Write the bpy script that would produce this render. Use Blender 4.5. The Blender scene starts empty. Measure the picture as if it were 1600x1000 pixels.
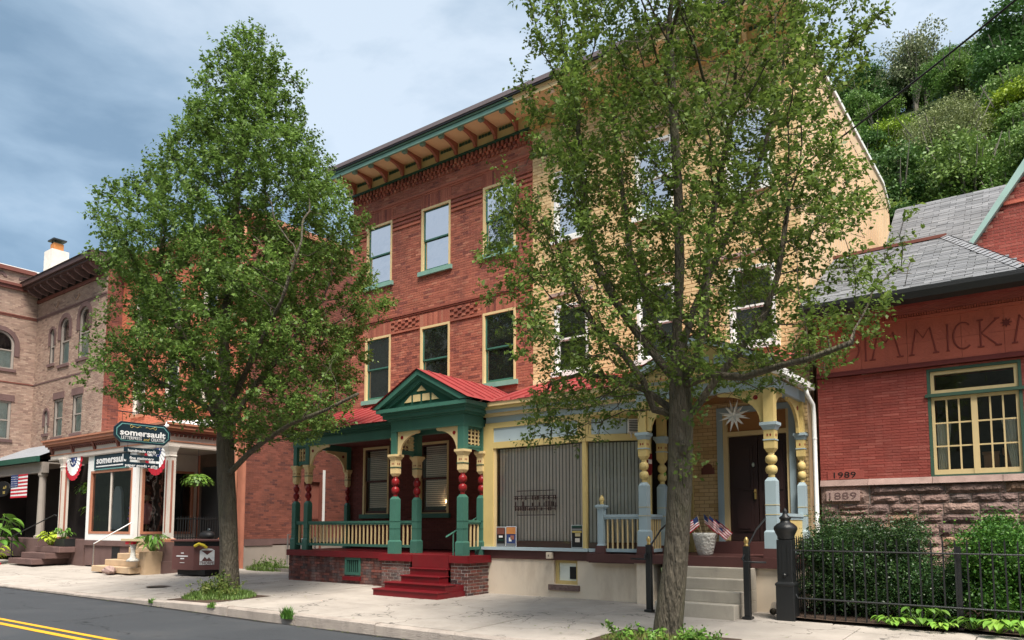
import bpy, math, random
import numpy as np
from mathutils import Vector, Matrix
R = math.radians
random.seed(7); rng = np.random.default_rng(7)
C = bpy.context.scene.collection
S = bpy.context.scene

# ------------------------------------------------------------------ camera, sky, sun, exposure
CAM = (0.0, 0.0, 1.6); YAW = R(36.373); PITCH = R(4.81)
cd = bpy.data.cameras.new('camera'); cam = bpy.data.objects.new('camera', cd); C.objects.link(cam)
cam.location = CAM; cam.rotation_euler = (R(90) + PITCH, 0, YAW)
cd.lens = 1149.3 / 1600 * 36; cd.sensor_width = 36; cd.shift_y = (726.4 - 500) / 1600; cd.clip_end = 3000
S.camera = cam
S.view_settings.view_transform = 'Standard'; S.view_settings.look = 'None'
S.view_settings.gamma = 1; S.view_settings.use_curve_mapping = False
S.view_settings.exposure = 2.05
SUN_EL, SUN_AZ = 58, 128           # azimuth clockwise from +Y
wd = bpy.data.worlds.new('World'); S.world = wd; wd.use_nodes = True
def build_world():
    nt = wd.node_tree; N = nt.nodes; L = nt.links; N.clear()
    out = N.new('ShaderNodeOutputWorld'); bg = N.new('ShaderNodeBackground'); bg.inputs[1].default_value = 0.14
    sky = N.new('ShaderNodeTexSky'); sky.sky_type = 'NISHITA'; sky.sun_disc = False
    sky.sun_elevation = R(SUN_EL); sky.sun_rotation = R(SUN_AZ)
    tc = N.new('ShaderNodeTexCoord'); mp = N.new('ShaderNodeMapping'); mp.inputs['Scale'].default_value = (1, 1, 2.2)
    mp.inputs['Location'].default_value = (3.1, 1.7, .4)
    n1 = N.new('ShaderNodeTexNoise'); n1.inputs['Scale'].default_value = 2.5; n1.inputs['Detail'].default_value = 9; n1.inputs['Roughness'].default_value = .52
    n1.inputs['Distortion'].default_value = .35
    L.new(tc.outputs['Generated'], mp.inputs[0]); L.new(mp.outputs[0], n1.inputs[0])
    # storm bank: darker low in the sky towards -X, paler towards +X and overhead
    sep = N.new('ShaderNodeSeparateXYZ'); L.new(tc.outputs['Generated'], sep.inputs[0])
    def mth(op, a, b=None, clamp=False):
        m = N.new('ShaderNodeMath'); m.operation = op; m.use_clamp = clamp
        for i, q in enumerate((a, b)):
            if q is None: continue
            if isinstance(q, (int, float)): m.inputs[i].default_value = q
            else: L.new(q, m.inputs[i])
        return m.outputs[0]
    ax = mth('MULTIPLY', sep.outputs[0], .9)
    zz = mth('MULTIPLY', sep.outputs[2], 2.3)
    yy = mth('MULTIPLY', sep.outputs[1], -.5)
    base = mth('ADD', mth('ADD', mth('ADD', ax, zz), yy), .27)
    nz = mth('MULTIPLY', mth('SUBTRACT', n1.outputs[0], .5), 3.1)
    v = mth('ADD', base, nz, True)
    cr = N.new('ShaderNodeValToRGB'); L.new(v, cr.inputs[0])
    e = cr.color_ramp.elements
    e[0].position = 0.05; e[0].color = (0.33, .50, .64, 1)
    e[1].position = .95; e[1].color = (1.24, 1.40, 1.52, 1)
    m = e.new(.35); m.color = (.56, .76, .92, 1)
    m = e.new(.6); m.color = (.84, 1.03, 1.18, 1)
    mx = N.new('ShaderNodeMix'); mx.data_type = 'RGBA'; mx.inputs[0].default_value = .88
    L.new(sky.outputs[0], mx.inputs[6]); L.new(cr.outputs[0], mx.inputs[7]); L.new(mx.outputs[2], bg.inputs[0]); L.new(bg.outputs[0], out.inputs[0])
build_world()
sd = bpy.data.lights.new('sun', 'SUN'); sun = bpy.data.objects.new('sun', sd); C.objects.link(sun)
sd.energy = 1.9; sd.angle = R(24); sd.color = (1, .93, .83)
_az = R(SUN_AZ); _d = Vector((math.sin(_az) * math.cos(R(SUN_EL)), math.cos(_az) * math.cos(R(SUN_EL)), math.sin(R(SUN_EL))))
sun.rotation_euler = _d.to_track_quat('Z', 'Y').to_euler()

# ------------------------------------------------------------------ materials
def pm(name, col, rough=.65, var=.12, vs=2.0, bump=.15, bs=60, rand=0., pal=None, dirt=None, metal=0, spec=.3, bd=.004, zst=1.0, crack=0):
    """procedural painted / mineral surface: base colour, mottling, per-piece variation, stains, fine relief"""
    m = bpy.data.materials.new(name); m.use_nodes = True; nt = m.node_tree; N = nt.nodes; L = nt.links
    b = N['Principled BSDF']; b.inputs['Roughness'].default_value = rough; b.inputs['Metallic'].default_value = metal
    b.inputs['Specular IOR Level'].default_value = spec
    g = N.new('ShaderNodeNewGeometry'); oi = N.new('ShaderNodeObjectInfo')
    mp = N.new('ShaderNodeMapping'); L.new(g.outputs['Position'], mp.inputs[0]); mp.inputs['Scale'].default_value = (1, 1, zst)
    n = N.new('ShaderNodeTexNoise'); n.inputs['Scale'].default_value = vs; n.inputs['Detail'].default_value = 5; n.inputs['Roughness'].default_value = .6
    L.new(mp.outputs[0], n.inputs[0])
    rnd = N.new('ShaderNodeMath'); rnd.operation = 'ADD'; L.new(g.outputs['Random Per Island'], rnd.inputs[0]); L.new(oi.outputs['Random'], rnd.inputs[1])
    fr = N.new('ShaderNodeMath'); fr.operation = 'FRACT'; L.new(rnd.outputs[0], fr.inputs[0])
    if pal:
        cr = N.new('ShaderNodeValToRGB'); cr.color_ramp.interpolation = 'CONSTANT'; L.new(fr.outputs[0], cr.inputs[0])
        el = cr.color_ramp.elements
        pos = 0; tot = sum(w for w, _ in pal)
        for i, (w, c) in enumerate(pal):
            e = el[0] if i == 0 else el[1] if i == 1 else el.new(min(.999, pos / tot))
            e.position = min(.999, pos / tot); e.color = (*c, 1); pos += w
        src = cr.outputs[0]
    else:
        rgb = N.new('ShaderNodeRGB'); rgb.outputs[0].default_value = (*col, 1); src = rgb.outputs[0]
    hsv = N.new('ShaderNodeHueSaturation'); L.new(src, hsv.inputs['Color'])
    mr = N.new('ShaderNodeMapRange'); mr.inputs[1].default_value = .25; mr.inputs[2].default_value = .75
    mr.inputs[3].default_value = 1 - var; mr.inputs[4].default_value = 1 + var; L.new(n.outputs[0], mr.inputs[0]); val = mr.outputs[0]
    if rand:
        # a second, decorrelated random number for brightness
        w = N.new('ShaderNodeTexWhiteNoise'); w.noise_dimensions = '1D'; L.new(fr.outputs[0], w.inputs['W'])
        m2 = N.new('ShaderNodeMapRange'); m2.inputs[3].default_value = 1 - rand; m2.inputs[4].default_value = 1 + rand; L.new(w.outputs[0], m2.inputs[0])
        mm = N.new('ShaderNodeMath'); mm.operation = 'MULTIPLY'; L.new(val, mm.inputs[0]); L.new(m2.outputs[0], mm.inputs[1]); val = mm.outputs[0]
    L.new(val, hsv.inputs['Value']); colout = hsv.outputs[0]
    if dirt:
        dc, amt, ds = dirt
        mp2 = N.new('ShaderNodeMapping'); L.new(g.outputs['Position'], mp2.inputs[0]); mp2.inputs['Scale'].default_value = (1, 1, .35)
        n3 = N.new('ShaderNodeTexNoise'); n3.inputs['Scale'].default_value = ds; n3.inputs['Detail'].default_value = 9; n3.inputs['Roughness'].default_value = .7; L.new(mp2.outputs[0], n3.inputs[0])
        r3 = N.new('ShaderNodeMapRange'); r3.inputs[1].default_value = .5; r3.inputs[2].default_value = .72; r3.inputs[3].default_value = 0; r3.inputs[4].default_value = amt; L.new(n3.outputs[0], r3.inputs[0])
        mx = N.new('ShaderNodeMix'); mx.data_type = 'RGBA'; L.new(r3.outputs[0], mx.inputs[0]); L.new(colout, mx.inputs[6]); mx.inputs[7].default_value = (*dc, 1); colout = mx.outputs[2]
    if crack:
        dn = N.new('ShaderNodeTexNoise'); dn.inputs['Scale'].default_value = 2.2; dn.inputs['Detail'].default_value = 4; L.new(g.outputs['Position'], dn.inputs[0])
        va = N.new('ShaderNodeVectorMath'); va.operation = 'MULTIPLY_ADD'; L.new(dn.outputs['Color'], va.inputs[0]); va.inputs[1].default_value = (.9, .9, .9); L.new(g.outputs['Position'], va.inputs[2])
        vo = N.new('ShaderNodeTexVoronoi'); vo.feature = 'DISTANCE_TO_EDGE'; vo.inputs['Scale'].default_value = crack; L.new(va.outputs[0], vo.inputs['Vector'])
        rc = N.new('ShaderNodeMapRange'); rc.inputs[1].default_value = .003; rc.inputs[2].default_value = .01; rc.inputs[3].default_value = 1; rc.inputs[4].default_value = 0; L.new(vo.outputs['Distance'], rc.inputs[0])
        n4 = N.new('ShaderNodeTexNoise'); n4.inputs['Scale'].default_value = .45; L.new(g.outputs['Position'], n4.inputs[0])
        r4 = N.new('ShaderNodeMapRange'); r4.inputs[1].default_value = .42; r4.inputs[2].default_value = .5; r4.inputs[4].default_value = .9; L.new(n4.outputs[0], r4.inputs[0])
        mc_ = N.new('ShaderNodeMath'); mc_.operation = 'MULTIPLY'; L.new(rc.outputs[0], mc_.inputs[0]); L.new(r4.outputs[0], mc_.inputs[1])
        n5 = N.new('ShaderNodeTexNoise'); n5.inputs['Scale'].default_value = 14; n5.inputs['Detail'].default_value = 2; L.new(g.outputs['Position'], n5.inputs[0])
        r5 = N.new('ShaderNodeMapRange'); r5.inputs[1].default_value = .70; r5.inputs[2].default_value = .76; r5.inputs[4].default_value = .55; L.new(n5.outputs[0], r5.inputs[0])
        m5 = N.new('ShaderNodeMath'); m5.operation = 'MAXIMUM'; L.new(mc_.outputs[0], m5.inputs[0]); L.new(r5.outputs[0], m5.inputs[1])
        mx2 = N.new('ShaderNodeMix'); mx2.data_type = 'RGBA'; L.new(m5.outputs[0], mx2.inputs[0]); L.new(colout, mx2.inputs[6]); mx2.inputs[7].default_value = (col[0] * .3, col[1] * .3, col[2] * .3, 1); colout = mx2.outputs[2]
    L.new(colout, b.inputs['Base Color'])
    if bump:
        n2 = N.new('ShaderNodeTexNoise'); n2.inputs['Scale'].default_value = bs; n2.inputs['Detail'].default_value = 4; L.new(mp.outputs[0], n2.inputs[0])
        bp = N.new('ShaderNodeBump'); bp.inputs['Strength'].default_value = bump; bp.inputs['Distance'].default_value = bd * 10
        L.new(n2.outputs[0], bp.inputs['Height']); L.new(bp.outputs[0], b.inputs['Normal'])
    return m
def leafmat(name, c1, c2, c3, trans=.35, rough=.5):
    m = bpy.data.materials.new(name); m.use_nodes = True; nt = m.node_tree; N = nt.nodes; L = nt.links; N.clear()
    out = N.new('ShaderNodeOutputMaterial'); g = N.new('ShaderNodeNewGeometry'); oi = N.new('ShaderNodeObjectInfo')
    cr = N.new('ShaderNodeValToRGB'); L.new(g.outputs['Random Per Island'], cr.inputs[0]); e = cr.color_ramp.elements
    e[0].color = (*c1, 1); e[1].color = (*c3, 1); q = e.new(.6); q.color = (*c2, 1)
    n = N.new('ShaderNodeTexNoise'); n.inputs['Scale'].default_value = .9; n.inputs['Detail'].default_value = 3; L.new(g.outputs['Position'], n.inputs[0])
    mr = N.new('ShaderNodeMapRange'); mr.inputs[1].default_value = .3; mr.inputs[2].default_value = .7; mr.inputs[3].default_value = .75; mr.inputs[4].default_value = 1.3; L.new(n.outputs[0], mr.inputs[0])
    h = N.new('ShaderNodeHueSaturation'); L.new(cr.outputs[0], h.inputs['Color']); L.new(mr.outputs[0], h.inputs['Value'])
    hr = N.new('ShaderNodeMapRange'); hr.inputs[3].default_value = .485; hr.inputs[4].default_value = .51; L.new(oi.outputs['Random'], hr.inputs[0]); L.new(hr.outputs[0], h.inputs['Hue'])
    p = N.new('ShaderNodeBsdfPrincipled'); p.inputs['Roughness'].default_value = rough; p.inputs['Specular IOR Level'].default_value = .35; L.new(h.outputs[0], p.inputs['Base Color'])
    t = N.new('ShaderNodeBsdfTranslucent'); L.new(h.outputs[0], t.inputs[0])
    mx = N.new('ShaderNodeMixShader'); mx.inputs[0].default_value = trans; L.new(p.outputs[0], mx.inputs[1]); L.new(t.outputs[0], mx.inputs[2]); L.new(mx.outputs[0], out.inputs[0])
    return m
def glassmat(name, refl=.3, tint=(.94, .93, .92), opaque=False, base=(.012, .013, .014)):
    m = bpy.data.materials.new(name); m.use_nodes = True; nt = m.node_tree; N = nt.nodes; L = nt.links; N.clear()
    out = N.new('ShaderNodeOutputMaterial'); g = N.new('ShaderNodeBsdfGlossy'); g.inputs['Roughness'].default_value = .015; g.inputs[0].default_value = (.95, .95, .98, 1)
    n = N.new('ShaderNodeTexNoise'); n.inputs['Scale'].default_value = 1.6; ge = N.new('ShaderNodeNewGeometry'); L.new(ge.outputs['Position'], n.inputs[0])
    bp = N.new('ShaderNodeBump'); bp.inputs['Strength'].default_value = .25; bp.inputs['Distance'].default_value = .08; L.new(n.outputs[0], bp.inputs['Height']); L.new(bp.outputs[0], g.inputs['Normal'])
    if opaque:
        o = N.new('ShaderNodeBsdfDiffuse'); o.inputs[0].default_value = (*base, 1)
    else:
        o = N.new('ShaderNodeBsdfTransparent'); o.inputs[0].default_value = (*tint, 1)
    lw = N.new('ShaderNodeFresnel'); lw.inputs[0].default_value = 1.5
    ad = N.new('ShaderNodeMath'); ad.operation = 'ADD'; ad.use_clamp = True; L.new(lw.outputs[0], ad.inputs[0]); ad.inputs[1].default_value = refl
    mx = N.new('ShaderNodeMixShader'); L.new(ad.outputs[0], mx.inputs[0]); L.new(o.outputs[0], mx.inputs[1]); L.new(g.outputs[0], mx.inputs[2]); L.new(mx.outputs[0], out.inputs[0])
    return m
def emis(name, col, s):
    m = bpy.data.materials.new(name); m.use_nodes = True; b = m.node_tree.nodes['Principled BSDF']
    b.inputs['Base Color'].default_value = (*col, 1); b.inputs['Emission Color'].default_value = (*col, 1); b.inputs['Emission Strength'].default_value = s
    return m
MT = {}
def mk(k, *a, **kw): MT[k] = pm(k, *a, **kw)
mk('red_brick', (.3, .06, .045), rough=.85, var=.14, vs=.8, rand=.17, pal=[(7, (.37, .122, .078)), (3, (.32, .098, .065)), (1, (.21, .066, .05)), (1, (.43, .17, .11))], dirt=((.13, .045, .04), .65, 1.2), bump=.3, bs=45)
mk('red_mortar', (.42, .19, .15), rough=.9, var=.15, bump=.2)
mk('yel_brick', (.6, .37, .14), rough=.75, var=.08, vs=1, rand=.08, pal=[(7, (.68, .49, .26)), (3, (.64, .45, .23)), (1, (.56, .38, .18))], bump=.25, bs=45)
mk('yel_mortar', (.34, .2, .1), rough=.9)
mk('dark_brick', (.12, .045, .035), rough=.8, rand=.25, pal=[(5, (.13, .045, .035)), (4, (.09, .04, .035)), (2, (.19, .06, .045)), (1, (.06, .035, .035))], dirt=((.30, .27, .25), .5, 2.5), bump=.4, bs=40)
mk('pale_mortar', (.46, .40, .36), rough=.95, var=.2)
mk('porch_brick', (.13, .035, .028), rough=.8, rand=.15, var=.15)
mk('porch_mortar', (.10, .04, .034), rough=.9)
mk('dim_brick', (.33, .045, .037), rough=.8, var=.18, vs=1.1, rand=.07, pal=[(6, (.28, .062, .048)), (3, (.25, .056, .044)), (1, (.32, .085, .066))], dirt=((.42, .16, .13), .3, 3), bump=.3, bs=50)
mk('dim_mortar', (.24, .035, .03), rough=.85)
mk('terracotta', (.50, .13, .085), rough=.75, var=.16, vs=1.1, dirt=((.22, .06, .05), .5, 1.8), bump=.25, bs=30, rand=.06)
mk('letter_shadow_red', (.24, .055, .042), rough=.8)  # darker than the frieze blocks: the letters' shadow outlines painted as colour
mk('terracotta_dark', (.16, .035, .03), rough=.8)
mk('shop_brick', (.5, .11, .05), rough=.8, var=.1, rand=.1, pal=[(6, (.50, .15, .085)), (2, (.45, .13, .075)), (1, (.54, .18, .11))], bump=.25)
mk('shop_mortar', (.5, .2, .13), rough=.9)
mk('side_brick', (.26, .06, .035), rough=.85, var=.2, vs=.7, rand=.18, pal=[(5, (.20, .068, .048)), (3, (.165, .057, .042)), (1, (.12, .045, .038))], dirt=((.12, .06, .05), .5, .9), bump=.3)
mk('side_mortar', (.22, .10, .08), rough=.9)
mk('tan_brick', (.38, .22, .15), rough=.8, var=.1, rand=.16, pal=[(5, (.34, .24, .19)), (3, (.30, .205, .165)), (2, (.37, .27, .215)), (1, (.24, .16, .13))], dirt=((.24, .15, .12), .4, .8), bump=.25)
mk('tan_mortar', (.36, .24, .18), rough=.9)
mk('brownstone', (.14, .085, .08), rough=.85, var=.15, vs=2, rand=.1, bump=.4, bs=30)
mk('brownstone_red', (.13, .078, .07), rough=.85, var=.2, vs=2, bump=.4, bs=30, rand=.1)
mk('stone', (.2, .12, .10), rough=.9, var=.28, vs=7, rand=.2, pal=[(5, (.26, .17, .145)), (3, (.20, .135, .12)), (2, (.32, .215, .18)), (1, (.33, .20, .14)), (1, (.15, .11, .10))], bump=.5, bs=22, bd=.012)
mk('stone_cap', (.36, .25, .22), rough=.9, var=.2, vs=5, rand=.1, bump=.4)
mk('stone_joint', (.33, .27, .24), rough=.95, var=.2)
mk('slate', (.15, .155, .165), rough=.8, var=.1, vs=4, rand=.15, pal=[(5, (.15, .155, .165)), (4, (.13, .135, .145)), (3, (.175, .18, .19)), (1, (.115, .12, .125))], bump=.3, bs=90)
mk('slate_cap', (.24, .25, .27), rough=.8, var=.1, bump=.3)
mk('green', (.05, .145, .11), rough=.42, var=.08, vs=3, bump=.05, dirt=((.03, .08, .06), .35, 2.0))
mk('green_dark', (.022, .082, .058), rough=.45, var=.08, bump=.05)
mk('teal', (.20, .36, .30), rough=.5, var=.1, bump=.06, dirt=((.1, .2, .17), .4, 3))
mk('pale_teal', (.32, .48, .45), rough=.5, var=.1, bump=.06)
mk('cream', (.66, .50, .26), rough=.5, var=.06, bump=.05, dirt=((.4, .3, .17), .35, 3))
mk('soffit', (.76, .60, .36), rough=.6, var=.08, bump=.05)
mk('mustard', (.60, .46, .19), rough=.5, var=.06, bump=.05, dirt=((.36, .26, .1), .4, 3))
mk('blue', (.34, .43, .47), rough=.5, var=.05, bump=.04, dirt=((.25, .33, .37), .35, 3))
mk('blue_pale', (.42, .51, .55), rough=.5, var=.05, bump=.04, dirt=((.33, .42, .45), .3, 1.5))
mk('red_paint', (.15, .008, .012), rough=.4, var=.12, bump=.06, dirt=((.09, .02, .02), .5, 3))
mk('red_bead', (.2, .012, .014), rough=.3, var=.08, bump=.03)
mk('red_metal', (.30, .05, .05), rough=.38, var=.12, vs=1.5, bump=.04, dirt=((.42, .10, .09), .5, 1.0), spec=.4)
mk('brown_paint', (.085, .035, .032), rough=.5, var=.1, bump=.06)
mk('corbel_red', (.34, .13, .09), rough=.5, var=.08)
mk('stucco', (.74, .63, .50), rough=.85, var=.05, vs=1.2, bump=.25, bs=120, dirt=((.44, .33, .24), .7, 1.0))
mk('white', (.78, .78, .76), rough=.5, var=.05, bump=.03)
mk('offwhite', (.62, .56, .50), rough=.5, var=.06, bump=.03, dirt=((.45, .4, .36), .3, 3))
mk('brown_dark', (.07, .04, .036), rough=.55, var=.1)
mk('grey_trim', (.30, .26, .23), rough=.6, var=.08)
mk('copper_paint', (.42, .18, .11), rough=.45, var=.08, dirt=((.33, .1, .06), .4, 4))
mk('dark_red_trim', (.17, .06, .045), rough=.5, var=.08)
mk('tan_siding', (.64, .47, .30), rough=.65, var=.05, vs=1, bump=.1, zst=.1, dirt=((.42, .31, .21), .55, .6))
mk('concrete', (.38, .34, .30), rough=.9, var=.14, vs=1.5, rand=.07, bump=.3, bs=70, dirt=((.25, .22, .19), .75, .8), crack=.55)
mk('kerbstone', (.36, .31, .27), rough=.9, var=.2, vs=3, rand=.12, bump=.5, bs=40, dirt=((.18, .16, .14), .6, 2))
mk('step_conc', (.40, .36, .30), rough=.9, var=.12, vs=2, bump=.3, dirt=((.24, .22, .19), .6, 2))
mk('sandstone', (.50, .36, .23), rough=.9, var=.12, vs=2, bump=.35, dirt=((.33, .24, .17), .5, 2))
mk('joint', (.16, .14, .12), rough=.95)
mk('asphalt', (.053, .058, .065), rough=.88, var=.16, vs=.35, bump=.5, bs=180, dirt=((.078, .078, .08), .7, .35), bd=.003, crack=.35)
mk('tar', (.012, .012, .013), rough=.6)
mk('yellow_line', (.72, .36, .02), rough=.7, var=.1, vs=5, bump=.2, bs=120, dirt=((.35, .2, .04), .5, 6))
mk('grass_ground', (.06, .085, .03), rough=.95, var=.3, vs=3)
mk('soil', (.07, .045, .032), rough=.95, var=.35, vs=8, bump=.8, bs=40)
mk('iron', (.012, .013, .014), rough=.42, var=.2, bump=.15, spec=.5)
mk('black', (.012, .012, .013), rough=.5, var=.1)
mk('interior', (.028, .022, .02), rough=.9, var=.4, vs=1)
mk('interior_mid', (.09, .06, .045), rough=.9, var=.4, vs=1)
mk('dim_green', (.05, .10, .07), rough=.5)
mk('blind', (.86, .78, .71), rough=.6, var=.05, rand=.12)
mk('blind_pale', (.74, .76, .74), rough=.6, var=.05, rand=.12)
mk('curtain', (.8, .84, .76), rough=.9, var=.1)
mk('lace', (.66, .76, .69), rough=.9, var=.2, vs=14)
mk('bark', (.135, .115, .085), rough=.95, var=.35, vs=5, bump=1.0, bs=26, zst=.18, bd=.02, dirt=((.12, .13, .05), .5, 1.8))
mk('bark_far', (.2, .18, .15), rough=.95, var=.2)
mk('door_brown', (.035, .018, .017), rough=.45, var=.12)
mk('brass', (.55, .38, .14), rough=.35, metal=.8, bump=0)
mk('orange_wood', (.33, .15, .05), rough=.5, var=.15)
mk('sign_navy', (.012, .028, .04), rough=.4, bump=0)
mk('sign_teal', (.13, .32, .31), rough=.4, bump=0)
mk('bin_brown', (.13, .055, .05), rough=.5, var=.08, bump=.05)
mk('dark_glassy', (.02, .03, .035), rough=.3)
mk('flag_red', (.42, .015, .03), rough=.8, bump=.05)
mk('flag_blue', (.03, .05, .15), rough=.8, bump=.05)
mk('cloth_white', (.72, .72, .72), rough=.85, bump=.05)
mk('orange_pot', (.5, .2, .06), rough=.7)
mk('pot_white', (.55, .54, .50), rough=.7, var=.25, vs=9, bump=.8, bs=25, bd=.01)
mk('pink', (.6, .3, .33), rough=.8); mk('purple', (.28, .08, .4), rough=.8); mk('straw', (.5, .42, .25), rough=.8)
mk('yellow_cloth', (.7, .55, .05), rough=.8)
mk('card_brown', (.34, .2, .12), rough=.8)
mk('green_plastic', (.02, .06, .045), rough=.4)
mk('gold', (.5, .38, .12), rough=.4)
mk('metal', (.5, .5, .5), rough=.3, metal=.9, bump=0)
mk('copper_flower', (.10, .05, .02), rough=.7)
mk('zinc', (.28, .28, .29), rough=.4, metal=.6, bump=.05)
mk('hill_far', (.03, .04, .028), rough=.95, var=.6, vs=.12, bump=1, bs=.3, bd=.2)
mk('roofing', (.16, .13, .14), rough=.6, var=.1)
mk('chimney_white', (.62, .58, .53), rough=.9, var=.12, vs=4, bump=.4)
GL_UP = glassmat('glass_upper', refl=.52, opaque=True)
GL_MID = glassmat('glass_mid', refl=.16, opaque=True)
GL_SHOP = glassmat('glass_shop', refl=.05)
GL_DIM = glassmat('glass_dim', refl=.03)
LEAF1 = leafmat('leaf_pear', (.085, .145, .028), (.125, .205, .04), (.20, .30, .065), trans=.42)
LEAF2 = leafmat('leaf_pear_light', (.075, .14, .026), (.11, .19, .035), (.18, .27, .055), trans=.42)
LEAF_H = leafmat('leaf_hedge', (.016, .048, .015), (.028, .072, .02), (.06, .12, .03), trans=.15, rough=.38)
LEAF_B = leafmat('leaf_bush', (.06, .15, .02), (.10, .22, .03), (.17, .30, .05), trans=.2)
LEAF_HO = leafmat('leaf_hosta', (.12, .28, .03), (.2, .38, .05), (.35, .42, .10), trans=.2)
LEAF_W = leafmat('leaf_weed', (.10, .17, .03), (.16, .22, .05), (.25, .27, .08), trans=.3)
LEAF_CH = leafmat('leaf_chartreuse', (.25, .35, .03), (.35, .45, .04), (.5, .5, .08), trans=.25)
LEAF_F1 = leafmat('leaf_wood', (.09, .17, .04), (.13, .23, .05), (.18, .29, .07), trans=.25)
LEAF_F2 = leafmat('leaf_wood_dark', (.05, .12, .03), (.075, .16, .04), (.10, .20, .05), trans=.2)
LEAF_F3 = leafmat('leaf_wood_bright', (.16, .26, .02), (.24, .36, .03), (.32, .42, .05), trans=.2)
LEAF_F4 = leafmat('leaf_wood_olive', (.17, .21, .08), (.23, .27, .11), (.30, .34, .15), trans=.2)
LEAF_F5 = leafmat('leaf_wood_pale', (.14, .18, .09), (.18, .22, .11), (.24, .27, .15), trans=.2)

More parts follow.
